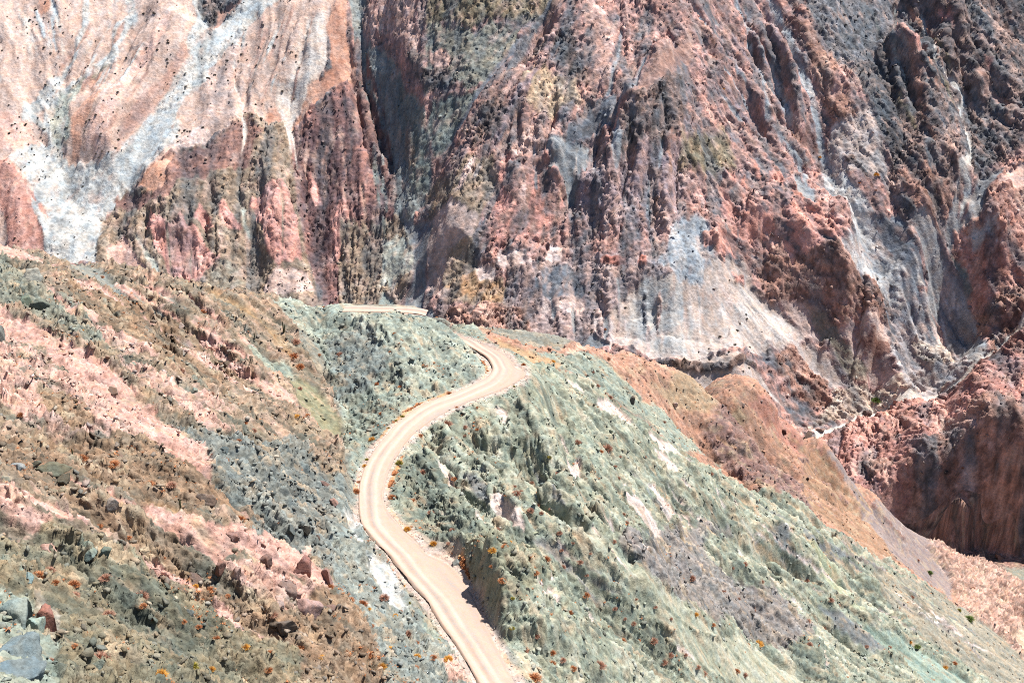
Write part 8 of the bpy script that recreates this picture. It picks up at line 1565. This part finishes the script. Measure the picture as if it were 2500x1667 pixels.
def mesh_from(name, V, Q, mat, col=None, kind='structure', smooth=False):
    me = bpy.data.meshes.new(name)
    me.vertices.add(len(V)); me.vertices.foreach_set('co', np.ascontiguousarray(V, np.float32).ravel())
    k = Q.shape[1]
    me.loops.add(Q.size); me.loops.foreach_set('vertex_index', np.ascontiguousarray(Q, np.int32).ravel())
    me.polygons.add(len(Q)); me.polygons.foreach_set('loop_start', np.arange(0, Q.size, k, dtype=np.int32))
    if smooth: me.polygons.foreach_set('use_smooth', np.ones(len(Q), bool))
    if col is not None:
        a = me.color_attributes.new('rock', 'FLOAT_COLOR', 'POINT')
        c = np.ones((len(V), 4), np.float32); c[:, :3] = col; a.data.foreach_set('color', c.ravel())
    me.update(calc_edges=True)
    o = bpy.data.objects.new(name, me); COL.objects.link(o); me.materials.append(mat)
    if kind: o['kind'] = kind
    return o

def cut_sheets(X, Y, Z, col, idm, groups, mats):
    nr, nc = X.shape
    V = np.stack([X, Y, Z], -1).reshape(-1, 3)
    i = (np.arange(nr - 1)[:, None] * nc + np.arange(nc - 1)[None]).ravel().astype(np.int32)
    Q = np.stack([i, i + 1, i + nc + 1, i + nc], -1)
    owner = np.zeros(len(ROCK), np.int8)
    for g, (nm, members) in enumerate(groups):
        for s in members: owner[IX[s]] = g
    fo = owner[idm[Q[:, 0]]]
    for g, (nm, members) in enumerate(groups):
        q = Q[fo == g]
        if len(q) == 0: continue
        used = np.zeros(len(V), bool); used[q.ravel()] = True
        new = np.cumsum(used) - 1
        mesh_from(nm, V[used], new[q], mats[g], col[used])

AZS, RN, RF = grid()
mat_near = rock_material('weathered_rock_near', 1.0); mat_far = rock_material('weathered_rock_far', 3.0)
NX, NY, NH, ncol, nid, natt = block(RN, 1.0, True)
cut_sheets(NX, NY, NH, ncol, nid, [('hillside', [])], [mat_near])
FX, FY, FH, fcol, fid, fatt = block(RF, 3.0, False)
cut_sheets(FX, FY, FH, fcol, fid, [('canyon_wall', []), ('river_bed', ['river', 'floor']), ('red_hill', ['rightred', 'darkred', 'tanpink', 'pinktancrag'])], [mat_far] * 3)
print('sheets', round(time.time() - _T0, 1))

# ------------------------------------------------------------------ road
KR = 0.40
def road(name, edges):
    E = smooth_line(edges, 14)
    n = len(E); K = 30
    v = np.linspace(0, 1, K)
    L = E[:, 0:2]; Rr = E[:, 2:4]
    s = np.concatenate([[0], np.cumsum(np.hypot(*np.diff((L + Rr) / 2, axis=0).T))])
    W = np.hypot(*(Rr - L).T)
    S_, V_ = np.meshgrid(s, v, indexing='ij'); WW = W[:, None]
    ext = .4 * fbm(s / 5, s * 0, 4) ; ext2 = .4 * fbm(s / 5 + 50, s * 0, 4)
    vv = V_ * (1 + (ext2 / W)[:, None]) - (ext / W)[:, None] * (1 - V_)
    XY = L[:, None] * (1 - vv[..., None]) + Rr[:, None] * vv[..., None]
    dl = vv * WW                                      # metres from the left edge
    wig = .18 * gnoise(S_ / 14, S_ * 0 + 3)
    t1 = np.exp(-((dl - 1.25 + wig) / .42) ** 2); t2 = np.exp(-((dl - 3.25 + wig) / .45) ** 2)
    berm = np.exp(-((dl - 2.25 + wig) / .3) ** 2)
    out = np.clip((np.abs(vv - .5) * 2 - .82) / .18, 0, 1)
    Z = np.repeat(E[:, 4:5], K, 1) + .05 - .10 * (t1 + t2) + .09 * berm + .10 * out * (1 - out) * 3 - .55 * np.clip(out - .75, 0, 1) * 2
    x, y = XY[..., 0], XY[..., 1]
    Z = Z + .06 * fbm(x / .8, y / .8, 3) + .06 * fbm(x / 5, y / 5, 2)
    a = lin([232, 200, 182]) * KR; g = lin([196, 184, 178]) * KR; p = lin([236, 192, 172]) * KR; w = lin([246, 228, 214]) * KR; e = lin([196, 170, 152]) * KR
    c = np.ones(x.shape + (1,)) * a
    def mixc(c, b, m): m = np.clip(m, 0, 1)[..., None]; return c * (1 - m) + b * m
    nz = fbm(x / 2.2, y / 2.2, 4); lz = gnoise(S_ / 9, dl * 1.6)
    c = mixc(c, p, .55 * sstep(-.1, .5, gnoise(S_ / 16 + 5, dl * .9)))
    c = mixc(c, w, .75 * (t1 + t2) * (.75 + .4 * lz))
    c = mixc(c, g, .8 * berm * (.7 + .6 * gnoise(S_ / 5, dl * 2)))
    c = mixc(c, g, .45 * sstep(.1, .6, gnoise(S_ / 22, dl * .7 + 9)) + .4 * (dl > 4.9) * sstep(-.3, .4, nz))
    c = mixc(c, e, .7 * sstep(.3, 1, out + .35 * nz))
    c *= (1 + .10 * nz + .05 * gnoise(x / .3, y / .3))[..., None]
    i = (np.arange(n - 1)[:, None] * K + np.arange(K - 1)[None]).ravel()
    Q = np.stack([i, i + 1, i + K + 1, i + K], -1)[:, ::-1]
    o = mesh_from(name, np.stack([x, y, Z], -1).reshape(-1, 3), Q, mat_road, c.reshape(-1, 3), smooth=True)
    return o
mat_road = rock_material('graded_gravel', .22)
for nd in mat_road.node_tree.nodes:
    if nd.type == 'MAP_RANGE': nd.inputs[3].default_value = .85; nd.inputs[4].default_value = 1.15
    if nd.type == 'BUMP': nd.inputs['Strength'].default_value = .35
road('road', ROADEDGE)
road('road', ROADEDGE2)

# ------------------------------------------------------------------ things on the ground
rng = np.random.RandomState(11)
def look(x, y):
    """the vertex of the ground nearest to a plan position: its place and colour"""
    r = math.hypot(x, y); a = math.atan2(x, y)
    G = (RN, NX, NY, NH, ncol, NN) if r < SPLIT else (RF, FX, FY, FH, fcol, FN)
    i = int(np.clip(np.searchsorted(G[0], r), 1, len(G[0]) - 2)); j = int(np.clip(np.searchsorted(AZS, a), 1, len(AZS) - 2))
    return (float(G[1][i, j]), float(G[2][i, j]), float(G[3][i - 1:i + 2, j - 1:j + 2].mean())), G[4][i * len(AZS) + j], G[5][i, j]

def normals(X, Y, Z, k):
    def d(A, ax):
        return np.roll(A, -k, ax) - np.roll(A, k, ax)
    a = np.stack([d(X, 1), d(Y, 1), d(Z, 1)], -1); b = np.stack([d(X, 0), d(Y, 0), d(Z, 0)], -1)
    n = np.cross(a, b); n[n[..., 2] < 0] *= -1
    return (n / (np.linalg.norm(n, axis=-1, keepdims=True) + 1e-9)).astype(np.float32)
NN = normals(NX, NY, NH, 3); FN = normals(FX, FY, FH, 2)

def ico(sub):
    import bmesh
    bm = bmesh.new(); bmesh.ops.create_icosphere(bm, subdivisions=sub, radius=1)
    V = np.array([v.co[:] for v in bm.verts], float); T = np.array([[v.index for v in f.verts] for f in bm.faces]); bm.free()
    return V, T

def chip(V, n, r, lo=.45, hi=.85):
    """cut a ball with planes: an angular rock"""
    V = V.copy()
    for _ in range(n):
        d = r.normal(size=3); d /= np.linalg.norm(d); h = r.uniform(lo, hi)
        s = V @ d; m = s > h; V[m] -= np.outer(s[m] - h, d)
    return V

def scatter_stones(name, label, Xg, Yg, Zg, Ng, col, weight, count, smin, smax, mat, power=2.6, base=None):
    """loose stones nobody could count: one object"""
    w = weight.ravel().astype(float); w /= w.sum()
    idx = rng.choice(len(w), count, p=w)
    V0, T0 = ico(1); shapes = [chip(V0, 6, rng, .18, .62) for _ in range(24)]
    n = len(V0)
    u = rng.rand(count); size = smin + (smax - smin) * u ** (power * 2)
    big = np.argsort(-size)
    P = np.stack([Xg.ravel()[idx], Yg.ravel()[idx], Zg.ravel()[idx]], -1); N_ = Ng.reshape(-1, 3)[idx]
    ang = rng.rand(count) * 6.283; sc = np.stack([rng.uniform(.8, 1.35, count), rng.uniform(.6, 1.0, count), rng.uniform(.45, .8, count)], -1)
    sh = rng.randint(0, 24, count)
    S0 = np.array(shapes)[sh] * sc[:, None] * (size / 2)[:, None, None]
    c, s = np.cos(ang)[:, None], np.sin(ang)[:, None]
    x = S0[..., 0] * c - S0[..., 1] * s; y = S0[..., 0] * s + S0[..., 1] * c; z = S0[..., 2]
    up = N_ * .6 + np.array([0, 0, .4]); up /= np.linalg.norm(up, axis=1, keepdims=True)
    ex = np.cross(np.array([0, 1, 0]), up); ex /= np.linalg.norm(ex, axis=1, keepdims=True); ey = np.cross(up, ex)
    W = P[:, None] + x[..., None] * ex[:, None] + y[..., None] * ey[:, None] + (z + size[:, None] * .12)[..., None] * up[:, None]
    V = W.reshape(-1, 3); T = (T0[None] + (np.arange(count) * n)[:, None, None]).reshape(-1, 3)
    cc = col[idx] * rng.uniform(.72, 1.3, count)[:, None]
    g = cc.mean(1, keepdims=True); cc = g + (cc - g) * rng.uniform(.5, 1.15, count)[:, None]
    cc = np.repeat(cc, n, 0)
    o = mesh_from(name, V, T, mat, cc, kind='stuff')
    o['label'] = label; o['category'] = 'stones'
    return o
areaN = (np.gradient(RN)[:, None] * RN[:, None]) * np.ones((1, len(AZS)))
areaF = (np.gradient(RF)[:, None] * RF[:, None]) * np.ones((1, len(AZS)))
vis = (np.abs(AZS) < math.radians(27))[None]
mat_stone = rock_material('stone', .8); mat_stone_far = rock_material('stone_far', 2.4)
roadmask = np.ones(NX.shape, bool)
_d, _ = None, None
ii = window(NX, NY, R_, 8)
dd, pp = poly_dist(NX[ii], NY[ii], R_); kk = np.clip(pp.astype(int), 0, len(R_) - 1)
keep = np.ones(NX.shape, np.float32); keep[ii] = (dd > R_[kk, 3] + .8)
rubN = natt[:, 1].reshape(NX.shape); rubF = fatt[:, 1].reshape(FX.shape)
clump = sstep(-.3, .45, fbm(NX / 7, NY / 7, 3))
wN = areaN * vis * keep * (rubN ** 1.7 + .03) * (.15 + clump) * (RN > 75)[:, None] * (RN < 560)[:, None] / (1 + (RN / 260)[:, None] ** 2)
scatter_stones('loose_stones', 'loose grey, pink and brown stones strewn over the near hillside', NX, NY, NH, NN, ncol, wN, 60000, .2, 1.6, mat_stone, 2.6)
clumpF = sstep(-.3, .45, fbm(FX / 25, FY / 25, 3))
wF = areaF * vis * (np.clip(rubF - .25, 0, 1) ** 1.2 + .02) * (.2 + clumpF) * ((RF > 780) & (RF < 1240))[:, None]
scatter_stones('scree_blocks', 'loose blocks strewn over the far canyon wall', FX, FY, FH, FN, fcol, wF, 22000, .7, 4.2, mat_stone_far, 3.2)
# pebbles along the road edge
wR = np.zeros(NX.shape, np.float32); wR[ii] = ((dd > R_[kk, 3] - .1) & (dd < R_[kk, 3] + 2.2)) * (areaN[ii])
scatter_stones('roadside_gravel', 'small tan stones pushed to both edges of the dirt road', NX, NY, NH, NN, ncol, wR, 5000, .1, .45, mat_stone, 1.5)

# boulders
V3, T3 = ico(4)
def flat_material(name, rgb, S=.5, k=.50):
    m = rock_material(name, S)
    nt = m.node_tree
    for nd in list(nt.nodes):
        if nd.type == 'ATTRIBUTE':
            c = lin(rgb) * k
            r = nt.nodes.new('ShaderNodeRGB'); r.outputs[0].default_value = (*[float(q) for q in c], 1)
            for l in list(nd.outputs['Color'].links): nt.links.new(r.outputs[0], l.to_socket)
            nt.nodes.remove(nd)
        elif nd.type == 'MAP_RANGE': nd.inputs[3].default_value = .6; nd.inputs[4].default_value = 1.4
    return m
for x, y, hw, hh, rgb, label in BOULDERS:
    (px, py, pz), c, nrm = look(x, y)
    V = V3.copy()
    V = chip(V, 9, rng, .3, .72)
    bx, by = V[:, 0] * 1.7 + rng.rand() * 50, V[:, 1] * 1.7 + V[:, 2] * 1.3 + rng.rand() * 50
    V *= (1 + (.16 if hw < 1.6 else .3) * fbm(bx, by, 4) + .05 * gnoise(bx * 9, by * 9))[:, None]
    f = np.sin(V[:, 0] * 5 + rng.rand() * 6) * np.cos(V[:, 1] * 6 + rng.rand() * 6) * np.sin(V[:, 2] * 5.5 + rng.rand() * 6)
    V *= (1.15 + .03 * f)[:, None]
    V = V * np.array([hw * 1.25, (hw + hh) * .62, hh * 1.35])
    o = mesh_from('boulder', V, T3, flat_material('boulder_rock', rgb, max(.35, hw * .35)), None, kind=None)
    o.location = (px, py, pz + hh * (.35 if hw < 1.6 else .05)); o.rotation_euler = (rng.uniform(-.1, .1), rng.uniform(-.1, .15), rng.uniform(-.3, .3))
    o['label'] = label; o['category'] = 'boulder'; o['group'] = 'boulders lying on the slopes'

# ------------------------------------------------------------------ plants
def leaf_material(name, rgb, rgb2):
    m = bpy.data.materials.new(name); m.use_nodes = True; nt = m.node_tree; b = nt.nodes['Principled BSDF']
    b.inputs['Roughness'].default_value = .8; b.inputs['Specular IOR Level'].default_value = .1
    n = nt.nodes.new('ShaderNodeTexNoise'); n.inputs['Scale'].default_value = 4; cr = nt.nodes.new('ShaderNodeValToRGB')
    e = cr.color_ramp.elements; e[0].position = .35; e[1].position = .65
    e[0].color = (*[float(q) for q in lin(rgb) * .85], 1); e[1].color = (*[float(q) for q in lin(rgb2) * .85], 1)
    g = nt.nodes.new('ShaderNodeNewGeometry'); nt.links.new(g.outputs['Position'], n.inputs['Vector'])
    nt.links.new(n.outputs['Fac'], cr.inputs[0]); nt.links.new(cr.outputs[0], b.inputs['Base Color'])
    return m
LEAF = [leaf_material('dry_rust_twigs', (160, 106, 72), (200, 140, 98)), leaf_material('dry_brown_twigs', (150, 112, 96), (192, 148, 126)),
        leaf_material('dry_golden_twigs', (186, 132, 52), (220, 168, 84)), leaf_material('olive_twigs', (110, 112, 46), (168, 150, 66)),
        leaf_material('green_leaves', (66, 88, 44), (120, 136, 72)), leaf_material('dark_shrub_leaves', (58, 56, 50), (92, 84, 70))]
WOOD = leaf_material('dry_stems', (96, 74, 58), (130, 100, 80))

def twig_ball(r, n, flat=.75, w=.05, lo=.25):
    """twigs and leaves spread through a ragged dome of radius about 1"""
    V = []; T = []
    lumps = r.normal(size=(6, 3)); lumps /= np.linalg.norm(lumps, axis=1, keepdims=True)
    for k in range(n):
        d = r.normal(size=3); d[2] = abs(d[2]) * .9 + .05; d /= np.linalg.norm(d)
        L = r.uniform(.62, 1.0) * (1 + .22 * max(lumps @ d))
        tip = d * L * np.array([1, 1, flat]); base = tip * r.uniform(lo, .8)
        s = np.cross(d, r.normal(size=3)); s /= np.linalg.norm(s); s *= w * r.uniform(.6, 1.6)
        i = len(V); V += [base - s, base + s, tip + s * .3 + r.normal(size=3) * .06]; T.append([i, i + 1, i + 2])
    return np.array(V), np.array(T)

def stems(r, n):
    V = []; T = []
    for k in range(n):
        d = r.normal(size=3); d[2] = abs(d[2]) + .3; d /= np.linalg.norm(d); tip = d * .7
        for a in range(3):
            s = np.array([math.cos(a * 2.1), math.sin(a * 2.1), 0]) * .03
            e = np.array([math.cos(a * 2.1 + 2.1), math.sin(a * 2.1 + 2.1), 0]) * .03
            i = len(V); V += [s - [0, 0, .15], e - [0, 0, .15], tip]; T.append([i, i + 1, i + 2])
    return np.array(V), np.array(T)

def empty(name, loc, label, cat, group):
    e = bpy.data.objects.new(name, None); COL.objects.link(e); e.location = loc
    e['label'] = label; e['category'] = cat; e['group'] = group; e.empty_display_size = .3
    return e
BPROTO = {}
for tint in range(5):
    for k in range(2):
        V, T = twig_ball(rng, 620, .8, .03); me = mesh_from('foliage', V, T, LEAF[tint], None, None).data
        bpy.data.objects.remove(bpy.data.objects[-1] if False else [o for o in bpy.data.objects if o.data == me][0])
        V, T = stems(rng, 14); ms = mesh_from('stem', V, T, WOOD, None, None).data
        bpy.data.objects.remove([o for o in bpy.data.objects if o.data == ms][0])
        BPROTO[tint, k] = (me, ms)
TN = ['rust-orange dry', 'pinkish-brown dry', 'golden dry', 'olive-green', 'fresh green']
def where(px, py):
    r = math.hypot(px, py)
    return 0
def spot(x, y, z):
    """where a thing stands in the view from the camera"""
    c, s = math.cos(math.radians(27)), math.sin(math.radians(27)); f = y * c - z * s; u = x / f / .36; v = (y * s + z * c) / f / .24
    hs = ['far left edge', 'far left', 'left', 'centre left', 'middle', 'centre right', 'right', 'far right', 'far right edge'][int(np.clip((u + 1) / 2 * 9, 0, 8))]
    vs = ['bottom edge', 'lower', 'lower middle', 'mid-height', 'upper middle', 'upper', 'top edge'][int(np.clip((v + 1) / 2 * 7, 0, 6))]
    return vs + ', ' + hs
def region(x, y):
    r = math.hypot(x, y)
    if r > SPLIT: return 'across the canyon'
    d, p = poly_dist(np.array([x]), np.array([y]), R_)
    if d[0] < 7: return 'beside the dirt road'
    k = int(np.clip(round(float(p[0])), 0, len(R_) - 1))
    if y > R_[:, 1].max() - 15 and x > 12 or r > 420: return 'on the slope past the bend'
    xr = np.interp(y, R_[:80, 1], R_[:80, 0]) if y > R_[0, 1] else R_[0, 0]
    if x < xr - 30 * 0 and y > 240: return 'on the green knoll'
    return 'on the green spur' if x > xr else 'on the rocky left slope'
def place_bush(x, y, size, tint, yscale=1):
    (px, py, pz), c, n = look(x, y)
    w = region(px, py)
    nm = 'bush'
    sz = 'large ' if size > 2.4 else 'small ' if size < 1.1 else ''
    e = empty(nm, (px, py, pz - .05), '%s%s bush %s, %s' % (sz, TN[tint], w, spot(px, py, pz)), 'bush', '%s bushes %s' % (TN[tint], w))
    me, ms = BPROTO[tint, rng.randint(2)]
    for nm2, d in (('foliage', me), ('stem', ms)):
        o = bpy.data.objects.new(nm2, d); COL.objects.link(o); o.parent = e
    s = size * .56; e.scale = (s * rng.uniform(.9, 1.15), s * rng.uniform(.9, 1.15), s * rng.uniform(.85, 1.2)); e.rotation_euler = (0, 0, rng.rand() * 6.28)
for x, y, size, tint in BUSHES: place_bush(x, y, size, tint)

def cactus(h, n):
    V = []; T = []
    for k in range(n):
        ox, oy, hh = (0, 0, h) if k == 0 else (rng.uniform(-.5, .5), rng.uniform(-.3, .3), h * rng.uniform(.55, .95))
        rad = .11; m = 14; prof = [(0, rad * .8), (.15, rad), (.8, rad), (.95, rad * .7), (1, .01)]
        b = len(V)
        for t, rr_ in prof:
            for j in range(m):
                q = rr_ * (1 + .16 * (j % 2)); V.append([ox * min(1, t * 4) + q * math.cos(j * 6.283 / m), oy * min(1, t * 4) + q * math.sin(j * 6.283 / m), t * hh])
        for a in range(len(prof) - 1):
            for j in range(m): T.append([b + a * m + j, b + a * m + (j + 1) % m, b + (a + 1) * m + (j + 1) % m, b + (a + 1) * m + j])
    return np.array(V), np.array(T)
CL = ['three-stemmed columnar cactus near the top of the left slope', 'small single columnar cactus left of the three-stemmed one', 'thin dark columnar cactus behind the overhanging boulder',
      'tall dark columnar cactus beside the orange grass band', 'slim cactus on the crest of the green spur', 'cactus column beside a brown bush on the lower spur', 'little cactus on the tan crest at the right']
for (x, y, h, n), l in zip(CACTI, CL):
    (px, py, pz), c, nn_ = look(x, y)
    V, T = cactus(max(h, 2.2), n)
    o = mesh_from('cactus', V, T, leaf_material('cactus_skin', (62, 66, 48), (84, 82, 58)), None, None, smooth=False)
    o.location = (px, py, pz - .1); o['label'] = l; o['category'] = 'cactus'

# shrubs dotted over the far slopes
SH = []
for k in range(3):
    V, T = twig_ball(rng, 90, .8, .16, .1); me = bpy.data.meshes.new('shrub_leaves'); me.from_pydata(V.tolist(), [], T.tolist()); me.materials.append(LEAF[5]); SH.append(me)
rkF = fid.reshape(FX.shape)
def pick(names, count, extra=None, zone=None):
    ok = np.isin(rkF, [IX[n] for n in names]) & (np.abs(AZS) < math.radians(22.5))[None] & (RF < 1235)[:, None] & (RF > 800)[:, None]
    w = (areaF * ok * (.08 + sstep(-.1, .5, fbm(FX / 40 + 3, FY / 40, 3)))).ravel()
    if zone is not None: w = w * zone.ravel()
    return rng.choice(len(w), count, p=w / w.sum(), replace=False)
left = (AZS < math.radians(-8))[None] * np.ones(FX.shape)
for names, count, lab, grp in ((['pinkfan', 'salmonfan', 'rosebrown2', 'cream', 'rosegrey', 'mintgrey'], 215, 'dark round shrub on the pale pink fan slopes', 'dark shrubs on the pale fans'),
                               (['whitewash', 'redpink', 'orangefan', 'palepink'], 30, 'dark shrub in the white and red gullies', 'dark shrubs in the white gullies'),
                               (['screepink', 'screepale', 'redsalmon', 'creamrock', 'rosegreycrag'], 40, 'brown shrub on the scree across the canyon', 'shrubs on the scree across the canyon')):
    for i in pick(names, count, zone=left if 'pinkfan' in names or 'whitewash' in names else None):
        o = bpy.data.objects.new('shrub', SH[rng.randint(3)]); COL.objects.link(o)
        o.location = (float(FX.ravel()[i]), float(FY.ravel()[i]), float(FH.ravel()[i]) - .1)
        s = rng.uniform(.6, 1.3); o.scale = (s * 1.25, s, s); o.rotation_euler = (0, 0, rng.rand() * 6.28)
        o['label'] = lab + ', ' + spot(*o.location); o['category'] = 'shrub'; o['group'] = grp

ii_ = pick(['pinkfan', 'salmonfan', 'rosebrown2', 'cream', 'rosegrey', 'mintgrey', 'whitewash', 'redpink', 'palepink'], 330, zone=left)
V0, T0 = twig_ball(np.random.RandomState(8), 40, .8, .2, .1)
P_ = np.stack([FX.ravel()[ii_], FY.ravel()[ii_], FH.ravel()[ii_]], -1); s_ = rng.uniform(.35, .95, len(ii_))
o = mesh_from('small_shrubs', (P_[:, None] + V0[None] * s_[:, None, None]).reshape(-1, 3), (T0[None] + (np.arange(len(ii_)) * len(V0))[:, None, None]).reshape(-1, 3), LEAF[5], None, 'stuff')
o['label'] = 'the many smaller dark shrubs peppering the pale slopes at the upper left'; o['category'] = 'shrubs'

# dry grass tufts and seedlings nobody could count
def tufts(name, label, weight, count, lo, hi, mat):
    w = weight.ravel().astype(float); w /= w.sum(); idx = rng.choice(len(w), count, p=w)
    V0, T0 = twig_ball(np.random.RandomState(3), 26, .8, .13, .05)
    P = np.stack([NX.ravel()[idx], NY.ravel()[idx], NH.ravel()[idx]], -1)
    s = lo + (hi - lo) * rng.rand(count) ** 2; a = rng.rand(count) * 6.283
    c, sn = np.cos(a)[:, None], np.sin(a)[:, None]
    x = (V0[:, 0] * c - V0[:, 1] * sn) * s[:, None]; y = (V0[:, 0] * sn + V0[:, 1] * c) * s[:, None]; z = V0[:, 2] * s[:, None]
    V = (P[:, None] + np.stack([x, y, z], -1)).reshape(-1, 3); T = (T0[None] + (np.arange(count) * len(V0))[:, None, None]).reshape(-1, 3)
    o = mesh_from(name, V, T, mat, None, kind='stuff'); o['label'] = label; o['category'] = 'dry grass'
rkN = nid.reshape(NX.shape)
inv = (RN > 75)[:, None] * (RN < 620)[:, None] * vis * areaN / (1 + (RN / 260)[:, None] ** 2)
patchy = sstep(.05, .5, fbm(NX / 11 + 9, NY / 11, 4))
isin = lambda *n: np.isin(rkN, [IX[q] for q in n])
tufts('dry_grass', 'tiny rust-coloured tufts of dry grass scattered over the near slopes', inv * keep * patchy * (1 + 2 * isin('brownnear', 'greenbrown', 'slategreen', 'orangegrass', 'darkgreennear', 'mound', 'tanpink2')) * (1 - .85 * isin('pinkslope', 'palescree', 'slatetalus')), 9000, .1, .5, LEAF[0])
tufts('verge_grass', 'orange dry grass growing along the road verge', inv * keep * isin('orangeverge') * patchy * sstep(-.2, .4, fbm(NX / 2.5, NY / 2.5, 3)), 2600, .1, .42, LEAF[0])
print('things', round(time.time() - _T0, 1))
